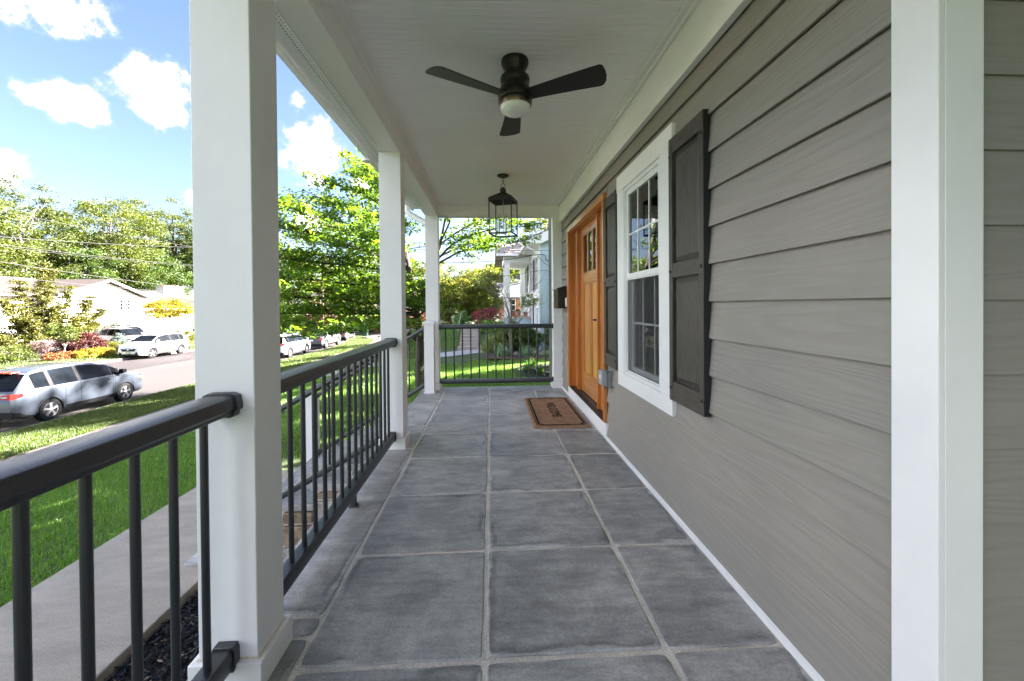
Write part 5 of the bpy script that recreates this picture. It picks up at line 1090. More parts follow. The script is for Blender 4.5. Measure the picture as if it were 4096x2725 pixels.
# --- garden across the street
Zc = -2.15
rng = np.random.default_rng(5)
jt = thing('juniper', 'large ragged yellow-green juniper with arms reaching out in front of the white house', 'conifer', (-34, 31.0, Zc)); g = G(); C = []; Cl = []
arms = [((-.5, -3.2), 3.1, 25), ((.2, -1.2), 5.2, 12), ((.3, 0.3), 6.7, 8), ((.2, 1.0), 6.3, 18), ((.3, 2.2), 5.0, 20), ((.3, 3.9), 4.3, 40), ((.3, 4.9), 3.2, 55), ((.2, 4.4), 2.1, 60), ((.3, -3.6), 1.8, 40), ((.3, -2.2), 3.9, 25), ((1.0, .5), 3.5, 20), ((1.2, -1.5), 2.6, 30), ((1.0, 2.2), 2.6, 30), ((-.8, -4.4), 4.3, 20)]
for (dx, dy), h, _ in arms:
    e = np.array([dx, dy, h]); m = e * np.array([.55, .6, .45]) + rng.normal(size=3) * .15; pts = curve_pts([(0, 0, 0), tuple(m), tuple(e)], 8)
    g.tube(pts, [.10 * (1 - .85 * k / (len(pts) - 1)) for k in range(len(pts))], n=6, cap=False)
    for k in range(5, len(pts)):
        t = k / len(pts); w = (1.05 - .8 * t) * .75
        for q in range(9):
            off = rng.normal(size=3) * [w * .5, w * .65, w * .28]; C.append(np.array(pts[k]) + off)
C = np.array(C); C = C[C[:, 2] > .15]
g.build('trunk', bark, jt, smooth=60)
foliage(jt, C, 34, .26, .17, lf_jun, rng, up=.5, flat=.35, aspect=.42, hang=-.1, name='sprays')
shrub('dark red domed Japanese maple beside the driveway', -29.6, 29.9, Zc, [(0, 0, .75, 1.15, 1.15, .85)], 230, 75, .17, .10, lf_red, 71, up=.5, flat=.35, hang=.4, name='japanese_maple')
shrub('low spreading golden shrub in front of the red dome', -27.9, 28.9, Zc, [(0, 0, .12, .9, 1.45, .36)], 130, 50, .16, .10, lf_yellow, 72, up=.3, name='gold_shrub')
shrub('small orange-red shrub left of the golden shrub, nearer the dome', -28.4, 27.5, Zc, [(0, 0, .15, .45, .5, .32)], 60, 45, .11, .08, leafmat('orange_red_leaf', (0.196, 0.049, 0.021), (0.35, 0.168, 0.049), trans=.3, vs=3), 73, name='spirea', group='small orange-red shrubs')
shrub('small orange-red shrub at the far left of the planting', -28.4, 26.6, Zc, [(0, 0, .15, .45, .5, .32)], 60, 45, .11, .08, leafmat('orange_red_leaf', (0, 0, 0), (0, 0, 0)), 74, name='spirea', group='small orange-red shrubs')
shrub('mid-green bush under the juniper', -30.5, 26.0, Zc, [(0, 0, .45, .9, 1.5, .5), (0, -1.2, .35, .7, .8, .4)], 130, 50, .22, .12, lf_wood2, 75)
shrub('bush with pink flowers behind the sapling', -31.0, 29.0, Zc, [(0, 0, .6, .7, 1.0, .6)], 80, 45, .2, .10, leafmat('pink_flowers', (0.33, 0.18, 0.18), (0.45, 0.348, 0.312), trans=.3, vs=2, trc=(1, 1, 1)), 76)
tree('thin-stemmed young green tree in front of the juniper', -29.2, 28.2, Zc, 2.5, [(0, 0, 1.65, .75, .85, .55), (-.2, -.4, 1.9, .5, .5, .45)], 60, 45, .22, .13, lf_wood2, 77, r0=.05, bm=bark_l, name='young_tree', nl=14)
shrub('loose green perennials between the red dome and the driveway', -29.6, 31.9, Zc, [(0, 0, .3, .6, .8, .4)], 60, 45, .16, .11, lf_gold, 78)
shrub('small blue spruce by the dark parked cars', -30.0, 33.2, Zc, [(0, 0, .5, .45, .45, .55), (0, 0, 1.0, .25, .25, .3)], 80, 45, .12, .07, leafmat('blue_spruce', (0.09, 0.13, 0.11), (0.2, 0.26, 0.22), trans=.1, vs=3), 79, name='spruce')
shrub('low silvery shrub in front of the blue spruce', -28.8, 32.3, Zc, [(0, 0, .2, .5, .7, .25)], 50, 45, .13, .09, leafmat('silver_shrub', (0.12, 0.144, 0.12), (0.228, 0.252, 0.216), trans=.1, vs=3), 80)
shrub('white-flowering bush in front of the garage opening', -38.2, 41.5, Zc, [(0, 0, 1.1, .8, 1.3, .9)], 90, 45, .25, .13, leafmat('white_bloom', (0.096, 0.12, 0.042), (0.36, 0.36, 0.3), trans=.3, vs=2, trc=(1, 1, .8)), 81)
tree('bright golden-yellow small tree in front of the white wing', -35, 45.2, Zc, 4.6, [(0, 0, 3.2, 1.9, 2.3, .9), (0, 1.2, 2.7, 1.2, 1.4, .5), (0, -1.6, 2.6, 1.1, 1.3, .5), (0, .2, 4.0, 1.1, 1.2, .5)], 110, 60, .42, .19, lf_yellow, 82, r0=.10, name='golden_tree', nl=20, up=.55, flat=.35)
shrub('pink rhododendron at the right end of the white wing', -34.5, 50.3, Zc, [(0, 0, 1.0, .9, 1.5, 1.0)], 90, 50, .25, .15, leafmat('pink_rhododendron', (0.35, 0.119, 0.175), (0.525, 0.294, 0.35), trans=.3, vs=2.5, trc=(1, 1, 1)), 83)
shrub('yellow-green shrub behind the tail of the white parked car', -28.5, 37.8, Zc, [(0, 0, .6, .8, 1.3, .65)], 90, 50, .2, .13, lf_gold, 84)
shrub('dark green shrub beside the driveway behind the white parked car', -29.5, 36.0, Zc, [(0, 0, .55, .7, .8, .55)], 70, 50, .2, .12, lf_wood2, 85)
# evergreens behind our own house, out of view: they give the shade that lies on the near lawn
for i_, (x_, y_, n_) in enumerate(((8.6, 8.6, 'lower dense tree right behind the porch house'), (8.4, 12.0, 'lower dense tree between the two houses'))):
    tree(n_, x_, y_, -0.8, 8.9, [(0, 0, 5.2, 2.3, 2.4, 3.2), (0, 0, 3.4, 2.4, 2.4, 2.6)], 110, 60, .6, .45, lf_dark, 91 + 10 * i_, r0=.2, group='back garden shade trees')
tree('second tall shade tree behind the neighbour house', 16.5, 25.5, -0.5, 18, ell(18, 11, 8, 92), 110, 60, .9, .6, lf_dark, 92, r0=.3, group='back garden shade trees')
tree('light yellow-green tree rising behind the neighbour roof', 5.6, 40, -0.5, 13.5, [(0, 0, 8.5, 3.0, 3.0, 1.8), (-1.5, 0, 7.0, 2.0, 2.0, 1.5), (-3.0, 0, 7.6, 1.6, 1.6, 1.4), (1.4, 0, 10.6, 2.2, 2.2, 1.6), (-1.0, 0, 10.0, 2.0, 2.0, 1.2)], 120, 26, .55, .24, lf_gold, 93, r0=.14, nl=60, bm=bark_l)
# ================================================================ white house across the street
roof_m = pmat('brown_pink_shingle', (0.047, 0.034, 0.028), rough=.9, var=.22, vs=5, bump=1, bs=25, fine=.25, stretch=(1, .35, 1))
roof_p = pmat('pale_pink_shingle', (0.07, 0.056, 0.05), rough=.9, var=.14, vs=6, bump=1, bs=25, fine=.2, stretch=(.35, 1, 1))
carglass = pmat('dark_house_glass', (0.009, 0.009, 0.008), rough=.3, var=.5, vs=1.5, spec=.1)
shut_w = pmat('grey_shutter', (0.16, 0.14, 0.13), rough=.6)
GZ0 = -2.6
def window_x(par, X, y0, y1, z0, z1, nx=2, nz=3, mw=0.03, trim=0.09, face=1, name='window'):
    """Window on a wall facing +x (face=1) or -x (face=-1): frame, separate panes, muntins."""
    w = bpy.data.objects.new(name, None); COL.objects.link(w); w.parent = par; f = face
    def b(a0, a1, *r): return (min(X + a0 * f, X + a1 * f), max(X + a0 * f, X + a1 * f)) + r
    g = G()
    for r in ((y0 - trim, y0, z0 - trim, z1 + trim), (y1, y1 + trim, z0 - trim, z1 + trim), (y0, y1, z1, z1 + trim), (y0, y1, z0 - trim, z0)): g.box(*b(0.0, .06, *r))
    g.build('frame', white, w)
    ys = np.linspace(y0, y1, nx + 1); zs = np.linspace(z0, z1, nz + 1)
    for i in range(nx):
        for j in range(nz): G().box(*b(.005, .015, ys[i] + mw / 2, ys[i + 1] - mw / 2, zs[j] + mw / 2, zs[j + 1] - mw / 2)).build('pane', carglass, w)
    for y in ys[1:-1]: G().box(*b(.004, .035, y - mw / 2, y + mw / 2, z0, z1)).build('muntin', white, w)
    for z in zs[1:-1]: G().box(*b(.004, .034, y0, y1, z - mw / 2, z + mw / 2)).build('muntin', white, w)
    return w
wh = thing('white_house', 'long white split-level house with brown shingle roofs and a front gable across the street', 'house', (-44, 43, -2.2)); wh.location = (0, 0, 0)
G().prism([(38.75, GZ0), (47.5, GZ0), (47.5, 2.52), (43.3, 4.0), (38.75, 2.5)], 'x', -48, -40).build('wall', white_wall, wh)
G().prism([(38.2, 2.38), (43.35, 4.06), (48.3, 2.38), (48.3, 2.6), (43.35, 4.28), (38.2, 2.6)], 'x', -49, -39.55).build('roof', roof_m, wh)
for a, b in (((38.15, 2.36), (43.35, 4.05)), ((43.35, 4.05), (48.35, 2.36))): G().prism([a, b, (b[0], b[1] + .20), (a[0], a[1] + .20)], 'x', -39.545, -39.49).build('rake_board', white, wh)
G().box(-48, -42, 18, 38.75, GZ0, 2.6).build('wall', white_wall, wh)
r = G().prism([(-41.3, 2.42), (-47.2, 4.20), (-53, 2.4), (-53, 2.6), (-47.2, 4.42), (-41.3, 2.62)], 'y', 17.5, 43.3).build('roof', roof_m, wh)
G().box(-41.32, -41.22, 17.5, 38.2, 2.40, 2.56).build('gutter', white, wh)
G().box(-48.5, -41, 47.52, 56.9, GZ0, 1.2).build('wall', white_wall, wh)
g = G(); g.add([(-40.4, 48.4, 1.15), (-40.4, 58.0, 1.15), (-45.2, 56.3, 3.5), (-45.2, 48.4, 3.5), (-50, 58.0, 1.15), (-50, 48.4, 1.15)], [(0, 1, 2, 3), (1, 4, 2), (2, 4, 5, 3), (0, 5, 4, 1), (0, 3, 5)]); rw = g.build('roof', roof_m, wh)
G().box(-40.42, -40.32, 48.4, 58.0, 1.02, 1.17).build('gutter', white, wh)
G().box(-46.0, -44.9, 57.3, 60.8, -2, 4.15).build('chimney', white_wall, wh); G().box(-46.1, -44.8, 57.2, 60.9, 4.15, 4.25).build('chimney_cap', white_wall, wh)
pot = pmat('terracotta', (0.36, 0.15, 0.085), rough=.8, var=.15, vs=8)
for y in (58.0, 59.0, 60.0): G().box(-45.7, -45.1, y - .25, y + .25, 4.26, 4.42).build('chimney_pot', pot, wh)
for a, b, c, d in ((40.42, 40.98, 1.2, 2.12), (41.26, 41.84, 1.2, 2.12), (44.58, 45.18, 1.06, 2.14), (45.46, 46.06, 1.06, 2.14)): window_x(wh, -40, a, b, c, d, 2, 3, .04, .1)
for a in ((43.95, 44.22), (46.32, 46.58), (39.85, 40.12), (42.2, 42.45)): G().box(-39.99, -39.94, a[0], a[1], 0.95, 2.2).build('shutter', shut_w if a[0] > 42 else white, wh, bevel=.01)
for a, b in ((50.75, 51.42), (51.75, 52.35)): window_x(wh, -41, a, b, -.1, 1.0, 2, 3, .04, .09)
for a in (38.0, 35.3, 31): window_x(wh, -42, a - .45, a + .45, 1.1, 2.15, 2, 3, .04, .09)
window_x(wh, -40, 41.6, 42.5, -1.15, -.66, 3, 1, .04, .07); window_x(wh, -40, 45.5, 46.1, -1.2, -.5, 1, 2, .05, .08)
G().prism([(-40.0, -.16), (-39.0, -.52), (-39.0, -.60), (-40.0, -.30)], 'y', 40.9, 43.9).build('awning', white_wall, wh)
G().box(-40.0, -39.96, 43.95, 44.0, -2.5, -.5).box(-40.0, -39.96, 46.2, 46.25, -2.5, -.4).build('garage_trim', white, wh)
G().box(-40.92, -40.80, 49.25, 49.43, .35, .75).build('wall_lantern', black, wh)
G().tube([(-39.9, 38.7, 2.45), (-39.95, 38.7, 2.2), (-39.95, 38.7, -2.4)], .05, n=8).build('downspout', white, wh)
G().tube([(-39.9, 47.6, 2.4), (-39.95, 47.55, 2.2), (-39.95, 47.55, -2.4)], .05, n=8).build('downspout', white, wh)
G().box(-39.9, -39.85, 22.5, 27.0, -2.4, -1.9).build('window_well', pmat('grey_panel', (0.2, .2, .22)), wh)

# ================================================================ neighbour's blue-side house
blue_br = pmat('pale_blue_painted_brick', (0.50, 0.60, 0.64), rough=.7, var=.06, vs=2)
def brickmat(name, col, bw=.21, bh=.0675, axis='xz'):
    m = bpy.data.materials.new(name); m.use_nodes = True; nt = m.node_tree; N = nt.nodes; L = nt.links; b = N['Principled BSDF']; b.inputs['Roughness'].default_value = .7
    t = N.new('ShaderNodeTexCoord'); s = N.new('ShaderNodeSeparateXYZ'); L.new(t.outputs['Object'], s.inputs[0]); c = N.new('ShaderNodeCombineXYZ')
    L.new(s.outputs['X' if axis == 'xz' else 'Y'], c.inputs['X']); L.new(s.outputs['Z'], c.inputs['Y'])
    k = N.new('ShaderNodeTexBrick'); L.new(c.outputs[0], k.inputs['Vector']); k.inputs['Scale'].default_value = 1; k.inputs['Brick Width'].default_value = bw; k.inputs['Row Height'].default_value = bh
    k.inputs['Mortar Size'].default_value = .006; k.inputs['Mortar Smooth'].default_value = .4
    k.inputs['Color1'].default_value = (*col, 1); k.inputs['Color2'].default_value = (*[q * .93 for q in col], 1); k.inputs['Mortar'].default_value = (*[q * .80 for q in col], 1)
    n = N.new('ShaderNodeTexNoise'); n.inputs['Scale'].default_value = 1.5; n.inputs['Detail'].default_value = 5; L.new(t.outputs['Object'], n.inputs['Vector'])
    h = N.new('ShaderNodeMapRange'); h.inputs['To Min'].default_value = .9; h.inputs['To Max'].default_value = 1.1; L.new(n.outputs['Fac'], h.inputs['Value'])
    v = N.new('ShaderNodeVectorMath'); v.operation = 'SCALE'; L.new(k.outputs['Color'], v.inputs[0]); L.new(h.outputs[0], v.inputs['Scale']); L.new(v.outputs[0], b.inputs['Base Color'])
    bp = N.new('ShaderNodeBump'); bp.inputs['Strength'].default_value = .6; bp.inputs['Distance'].default_value = .008; bp.invert = True; L.new(k.outputs['Fac'], bp.inputs['Height']); L.new(bp.outputs[0], b.inputs['Normal']); MATS[name] = m; return m
bb = brickmat('pale_blue_brick', (0.52, 0.66, 0.76)); bw_ = brickmat('white_brick_front', (0.74, 0.75, 0.76), axis='yz')
nb = thing('neighbour_house', 'two-storey neighbour house with pale blue brick side and white front with portico', 'house', (2.35, 20, -1)); nb.location = (0, 0, 0)
CX, CY = 2.35, 17.6; EZ = 4.12
G().add([(CX, CY, -1.3), (12, CY, -1.3), (12, CY, EZ), (7.2, CY, 6.3), (CX, CY, EZ), (CX, CY + .2, -1.3), (12, CY + .2, -1.3), (12, CY + .2, EZ), (7.2, CY + .2, 6.3), (CX, CY + .2, EZ)], [(0, 1, 2, 3, 4), (9, 8, 7, 6, 5), (0, 5, 6, 1), (1, 6, 7, 2), (2, 7, 8, 3), (3, 8, 9, 4), (4, 9, 5, 0)]).build('wall', bb, nb)
G().box(CX + .002, 11.9, CY + .201, 31, -1.3, EZ).build('wall', bw_, nb)
G().box(CX - .02, CX - .001, CY, 31, 1.55, 1.75).build('belt_board', white, nb, bevel=.005)
G().prism([(CX - .58, EZ - .02), (7.2, 6.32), (12.6, EZ - .02), (12.6, EZ + .16), (7.2, 6.52), (CX - .58, EZ + .16)], 'y', CY - .32, 31.3).build('roof', pmat('grey_shingle', (0.10, .095, .09), rough=.9, var=.25, vs=8, bump=1, bs=25), nb)
G().add([(CX - .58, CY - .345, EZ - .10), (CX + .02, CY - .345, EZ - .10), (7.2, CY - .345, 6.18), (7.2, CY - .345, 6.46), (CX - .58, CY - .345, EZ + .11), (CX - .58, CY - .322, EZ - .10), (CX + .02, CY - .322, EZ - .10), (7.2, CY - .322, 6.18), (7.2, CY - .322, 6.46), (CX - .58, CY - .322, EZ + .11)], [(0, 1, 2, 3, 4), (9, 8, 7, 6, 5), (0, 5, 6, 1), (1, 6, 7, 2), (2, 7, 8, 3), (3, 8, 9, 4), (4, 9, 5, 0)]).build('rake_board', white, nb)
G().box(CX - .56, CX, CY - .32, 31, EZ - .12, EZ - .025).build('soffit', white, nb)
G().box(CX - .68, CX - .585, CY - .34, 31, EZ - .06, EZ + .12).build('gutter', white, nb, bevel=.02)
G().tube([(CX - .62, CY - .2, EZ - .05), (CX - .62, CY - .2, EZ - .25), (CX - .3, CY - .1, EZ - .42), (CX - .07, CY - .04, EZ - .6), (CX - .07, CY - .04, -.85), (CX - .12, CY - .3, -.95)], .045, n=8).build('downspout', white, nb, smooth=60)
G().box(CX - .03, CX - .003, CY - .002, CY + .12, -1.0, EZ - .12).build('corner_trim', white, nb)
blk = pmat('dark_blue_shutter', (0.05, .07, .09), rough=.6)
for a, b in ((18.25, 19.05), (20.6, 21.5), (24.0, 24.9)):
    window_x(nb, CX, a, b, 1.95, 3.55, 2, 4, .03, .07, face=-1)
    for c, d in ((a - .46, a - .1), (b + .1, b + .46)):
        s = G().box(CX - .05, CX - .01, c, d, 1.9, 3.6)
        for k in range(24): s.box(CX - .062, CX - .05, c + .04, d - .04, 1.97 + k * .066, 2.01 + k * .066)
        s.build('shutter', blk, nb)
window_x(nb, CX, 20.9, 21.5, .15, 1.25, 2, 3, .03, .07, face=-1)
for c, d in ((20.5, 20.8), (21.6, 21.9)): G().box(CX - .05, CX - .01, c, d, .1, 1.3).build('shutter', blk, nb)
G().box(CX - .06, CX - .01, 18.6, 19.5, -1.0, 1.05).build('basement_door', pmat('blue_grey_door', (0.42, .5, .56)), nb, bevel=.01)
G().box(CX - .14, CX - .02, 19.85, 19.98, 1.3, 1.5).build('wall_lantern', black, nb)
# meter, conduits and brackets on the blue wall
mt = thing('electric_meter', 'grey round electric meter with conduit on the blue brick wall', 'meter', (2.95, CY, .5)); mt.location = (0, 0, 0)
met = pmat('meter_grey', (0.42, .45, .47), rough=.4)
G().box(2.78, 3.05, CY - .12, CY - .002, .12, .62).build('box', met, mt, bevel=.01); G().lathe([(.09, 0), (.09, -.05), (.06, -.07), (.001, -.075)], c=(2.91, CY - .12, .42), n=20, ax='y').build('dial', clearglass('meter_glass', (.8, .85, .85), 1.5), mt, smooth=50)
G().lathe([(.095, 0), (.095, -.02), (.085, -.02)], c=(2.91, CY - .12, .42), n=20, ax='y').build('ring', met, mt)
cd = pmat('painted_conduit', (0.48, .57, .61), rough=.5)
G().tube([(2.84, CY - .05, .62), (2.84, CY - .05, 3.2), (2.88, CY - .12, 3.35)], .022, n=8).build('conduit', cd, mt, smooth=60); G().tube([(2.62, CY - .03, 2.9), (2.66, CY - .03, -.3), (2.72, CY - .03, -.9)], .012, n=6).build('conduit', cd, mt)
G().box(2.80, 2.98, CY - .12, CY - .01, 3.10, 3.2).box(2.55, 2.85, CY - .08, CY - .01, 3.28, 3.31).build('bracket', cd, mt)
# portico
G().box(.82, CX - .003, 21.9, 25.2, -.6, .42).build('portico_base', bb, nb); G().box(.74, CX - .004, 21.8, 25.3, .42, .52).build('portico_floor', pmat('cream_stone', (0.55, .50, .42), rough=.9, var=.1, vs=5), nb, bevel=.01)
for y in (22.1, 25.0):
    G().box(.86, 1.14, y - .14, y + .14, .53, 3.62).build('portico_column', white, nb, bevel=.01); G().box(.82, 1.18, y - .18, y + .18, 3.50, 3.62).box(.82, 1.18, y - .18, y + .18, .53, .66).build('column_trim', white, nb, bevel=.01)
G().box(.78, CX - .005, 21.9, 25.2, 3.625, 3.95).build('portico_beam', white, nb, bevel=.01)
G().prism([(21.45, 3.96), (24.8, 5.06), (28, 3.96), (28, 4.06), (24.8, 5.18), (21.45, 4.06)], 'x', .35, 6.9).build('portico_roof', pmat('pale_portico_shingle', (0.34, .28, .25), rough=.9, var=.14, vs=8, bump=1, bs=25), nb)
G().box(.35, CX - .75, 21.34, 21.44, 3.93, 4.05).build('gutter', white, nb, bevel=.02)
G().tube([(1.7, 23.4, 3.62), (1.7, 23.4, 3.1)], .008, n=5).box(1.58, 1.82, 23.28, 23.52, 2.75, 3.08).build('portico_lantern', pmat('pale_lantern', (0.25, .25, .22)), nb)
G().box(CX - .05, CX - .01, 22.9, 23.8, .53, 2.6).build('front_door', white, nb, bevel=.01)
G().box(-.2, .1, 24, 27, 0, 0.01).build('hidden_pad', white, nb) if 0 else None
# cream steps of the portico and its black rail
ns = thing('portico_steps', 'cream stone steps rising to the neighbour portico', 'steps', (.4, 22.8, -.1)); ns.location = (0, 0, 0); cs = pmat('cream_stone', (0, 0, 0))
for k in range(4): G().box(-.55 + k * .35, .80, 22.1, 23.7, -.35, -.12 + k * .155).build('tread', cs, ns, bevel=.01)
rl = thing('iron_railing', 'thin black iron stair rail beside the red barberry', 'railing', (0, 22.1, .3)); rl.location = (0, 0, 0)
G().tube([(-.62, 22.15, .72), (.86, 22.15, 1.42)], .017, n=6).build('top_rail', black, rl); G().tube([(-.60, 22.15, .02), (.86, 22.15, .66)], .014, n=6).build('bottom_rail', black, rl)
for k in range(9): x = -.58 + k * .17; G().tube([(x, 22.15, -.1 + k * .05), (x, 22.15, .74 + k * .08)], .010, n=5).build('picket', black, rl)
# concrete garden steps with handrail
cst = thing('concrete_steps', 'flight of pale concrete steps climbing the neighbour lawn', 'steps', (-1.1, 20, -1)); cst.location = (0, 0, 0)
cc = pmat('step_concrete', (0.36, .32, .285), rough=.9, var=.12, vs=3, bump=.5, bs=40, fine=.1)
for k in range(6): G().box(-1.62 - .05 * (k == 0), -.56, 19.45 + k * .40, 19.9 + k * .40 + (1.5 if k == 5 else 0), -1.2, -.90 + k * .158).build('tread', cc, cst, bevel=.012)
hr = thing('handrail', 'bent grey metal handrail beside the concrete steps', 'handrail', (-1.68, 20, -.9)); hr.location = (0, 0, 0)
G().tube(curve_pts([(-1.66, 19.6, -.15), (-1.66, 20.3, .12), (-1.66, 21.5, .62), (-1.60, 21.7, .78), (-1.40, 21.9, .92)], 5), .02, n=8).build('rail', pmat('pale_metal_rail', (0.3, .32, .34), rough=.35, metal=.6), hr, smooth=60)
for p in ((-1.66, 19.7, -.9, -.12), (-1.66, 20.5, -.6, .2), (-1.62, 21.6, -.2, .7), (-1.42, 21.88, -.2, .9)): G().tube([(p[0], p[1], p[2]), (p[0], p[1], p[3])], .013, n=6).build('upright', black, hr)
# flower pots on the portico edge
def potted(label, x, y, z, s, m, flowers=None, seed=0):
    t = thing('flower_pot', label, 'flower pot', (x, y, z), group='pots on the neighbour portico')
    G().lathe([(s * .62, 0), (s * .68, .01), (s * .92, s * 1.35), (s * 1.02, s * 1.36), (s * 1.04, s * 1.62), (s * .94, s * 1.62), (s * .9, s * 1.45)], n=20).build('pot', m, t, smooth=35); G().lathe([(s * .9, 0), (s * .95, .025), (s * .6, .03)], n=20).build('saucer', m, t)
    rng = np.random.default_rng(seed); C = clumps([(0, 0, s * 1.8, s * .9, s * .9, s * .35)], 14, rng); foliage(t, C, 14, s * .25, s * .4, lf_wood2, rng, name='leaves')
    if flowers: foliage(t, clumps([(-s * .7, 0, s * 2.4, s * .4, s * .4, s * .3)], 6, rng), 12, s * .12, s * .35, flowers, rng, name='flowers')
    return t
redf = leafmat('red_flowers', (0.5, .02, .02), (0.75, .06, .04), trans=.3, trc=(1, .4, .4))
tc_ = pmat('terracotta_pot', (0.46, 0.20, 0.13), rough=.8, var=.12, vs=6)
potted('large terracotta pot standing in front on the neighbour portico edge', 1.58, 21.98, .53, .19, tc_, None, 1); potted('terracotta pot with red geraniums behind the large one', 1.33, 22.2, .53, .16, tc_, redf, 2)
potted('dark green glazed pot beside the portico column', 1.02 - .02, 21.9 + .02, .53, .14, pmat('green_glaze', (0.06, .09, .05), rough=.3), None, 3).location = (1.26, 22.45, .53)
potted('small terracotta pot at the right on the portico edge', 2.02, 22.0, .53, .13, tc_, None, 4)

# ================================================================ brick and pale houses down the street
red_br = pmat('red_brick_wall', (0.30, .12, .075), rough=.85, var=.2, vs=3, bump=.5, bs=20, fine=.15)
h2 = thing('brick_house', 'low red brick house with a pale pinkish roof glimpsed beside the dogwood trunk', 'house', (-11, 62, -3)); h2.location = (0, 0, 0)
G().box(-17, -7.4, 59, 67, -4, .05).build('wall', red_br, h2); G().prism([(58.4, 0), (62.8, 1.75), (67.5, 0), (67.5, .15), (62.8, 1.95), (58.4, .15)], 'x', -17.6, -6.6).build('roof', roof_p, h2)
w = bpy.data.objects.new('window', None); COL.objects.link(w); w.parent = h2; G().box(-12.2, -11.0, 58.93, 58.99, -1.7, -.5).build('pane', carglass, w); G().box(-12.3, -10.9, 58.96, 58.995, -1.8, -.4).build('frame', white, w)
h3 = thing('pale_roof_house', 'house with a pale pinkish roof and a grey front gable low beyond the neighbour lawn', 'house', (-6, 58, -3)); h3.location = (0, 0, 0)
G().box(-9.0, -1.2, 55.5, 63, -4, -.6).build('wall', white_wall, h3); G().prism([(54.8, -.7), (59.2, 1.95), (63.5, -.7), (63.5, -.5), (59.2, 2.15), (54.8, -.5)], 'x', -10.2, -.9).build('roof', roof_p, h3)
G().prism([(-5.7, -1.1), (-4.1, 1.45), (-2.6, -1.1)], 'y', 53.5, 58).build('gable', white_wall, h3); G().add([(-4.1, 53.2, 1.6), (-6.0, 53.2, -1.3), (-6.0, 58, -1.3), (-4.1, 58, 1.6), (-2.3, 53.2, -1.3), (-2.3, 58, -1.3)], [(0, 1, 2, 3), (0, 3, 5, 4)]).build('roof', pmat('blue_grey_shingle', (.16, .17, .19), rough=.9, var=.2, vs=6), h3)
h4 = thing('garage_house', 'brown brick house with white-trimmed garage partly hidden behind the second white post', 'house', (-22, 64, -4)); h4.location = (0, 0, 0)
G().box(-29, -19.6, 62, 70, -5, -.3).build('wall', pmat('tan_brick_wall', (0.30, .17, .11), rough=.85, var=.2, vs=3, fine=.15, bs=20), h4); G().prism([(61.3, -.35), (66, 1.5), (70.8, -.35), (70.8, -.2), (66, 1.65), (61.3, -.2)], 'x', -29.6, -19).build('roof', roof_m, h4)
G().box(-24.4, -24.2, 61.9, 61.99, -4, -1.2).box(-22.6, -22.4, 61.9, 61.99, -4, -1.2).box(-24.4, -22.4, 61.9, 61.99, -1.2, -1.0).build('garage_trim', white, h4)
h5 = thing('neighbour_rear_house', 'grey-roofed house with a brick front glimpsed through the neighbour portico', 'house', (3, 36, 0)); h5.location = (0, 0, 0)
G().box(.9, 6, 36, 42, -1, 1.9).build('wall', red_br, h5); G().prism([(35.5, 1.8), (39, 3.2), (42.5, 1.8), (42.5, 1.95), (39, 3.4), (35.5, 1.95)], 'x', .4, 6.5).build('roof', pmat('blue_grey_shingle', (0, 0, 0)), h5)
w = bpy.data.objects.new('window', None); COL.objects.link(w); w.parent = h5; G().box(1.75, 2.3, 35.93, 35.98, .7, 1.75).build('frame', white, w); G().box(1.8, 2.25, 35.90, 35.925, .75, 1.2).build('pane', carglass, w); G().box(1.8, 2.25, 35.90, 35.925, 1.25, 1.7).build('pane', carglass, w)

# ================================================================ wires and pole
wire_m = pmat('grey_cable', (0.055, .052, .05), rough=.6, spec=.3); wire_d = pmat('black_cable', (0.02, .02, .02), rough=.6)
def wire(label, y0, z0, y1, z1, m, r, X=-22):
    o0 = (X, y0, z0); s = (z1 - z0) / (y1 - y0); pts = []
    for y in np.linspace(-12, 64, 40): pts.append((X - .004 * (y - 24) ** 2 * 0 + shift(y), y, z0 + s * (y - y0) + 0.0022 * ((y - 24.2) ** 2 - 36)))
    o = G().tube(pts, r, n=5).build('power_line', m, label=label, category='cable', group='overhead lines along the street'); return o
wire('topmost pale overhead cable crossing the tree crowns', 18.23, 5.64, 30.19, 5.74, wire_m, .009)
wire('upper black overhead cable over the trees', 18.21, 4.46, 30.19, 5.70, wire_d, .012)
wire('pale cable below the upper black cable', 18.2, 4.11, 30.16, 4.38, wire_m, .010)
wire('thin black cable close to the pale one', 18.2, 4.02, 30.14, 4.30, wire_d, .008)
wire('thick pale cable just above the brown roof', 18.2, 3.33, 30.13, 2.66, wire_m, .014)
wire('lowest pale cable crossing the gable peak', 18.18, 2.70, 30.12, 2.29, wire_m, .012)
def drop_wire(label, pts, r, m=wire_d): G().tube(curve_pts(pts, 6), r, n=5).build('service_cable', m, label=label, category='cable', group='service cables to the neighbour house')
drop_wire('black service cable rising to the right just under the lantern', [(-3.5, 14.0, 3.25), (-.5, 16, 3.95), (1.8, 17.1, 4.35), (3.4, 17.4, 4.62)], .016)
drop_wire('thin cable running level across the neighbour gutter', [(-4.5, 13, 3.2), (0, 15.6, 3.45), (3.0, CY - .1, 3.72)], .009)
drop_wire('black cable sagging to the bracket on the blue wall', [(-4.0, 14, 2.75), (0, 16, 3.05), (2.35, CY - .15, 3.52), (2.6, CY - .13, 3.3), (2.86, CY - .12, 3.12)], .014)
drop_wire('second black cable looping down the blue wall', [(2.2, CY - .2, 3.45), (2.5, CY - .13, 3.15), (2.75, CY - .12, 3.0), (2.86, CY - .12, 3.08)], .010)
drop_wire('lowest thin cable ending on the blue wall', [(-3, 14.5, 2.3), (.5, 16.4, 2.45), (2.6, CY - .12, 2.78), (2.8, CY - .1, 2.25)], .008)
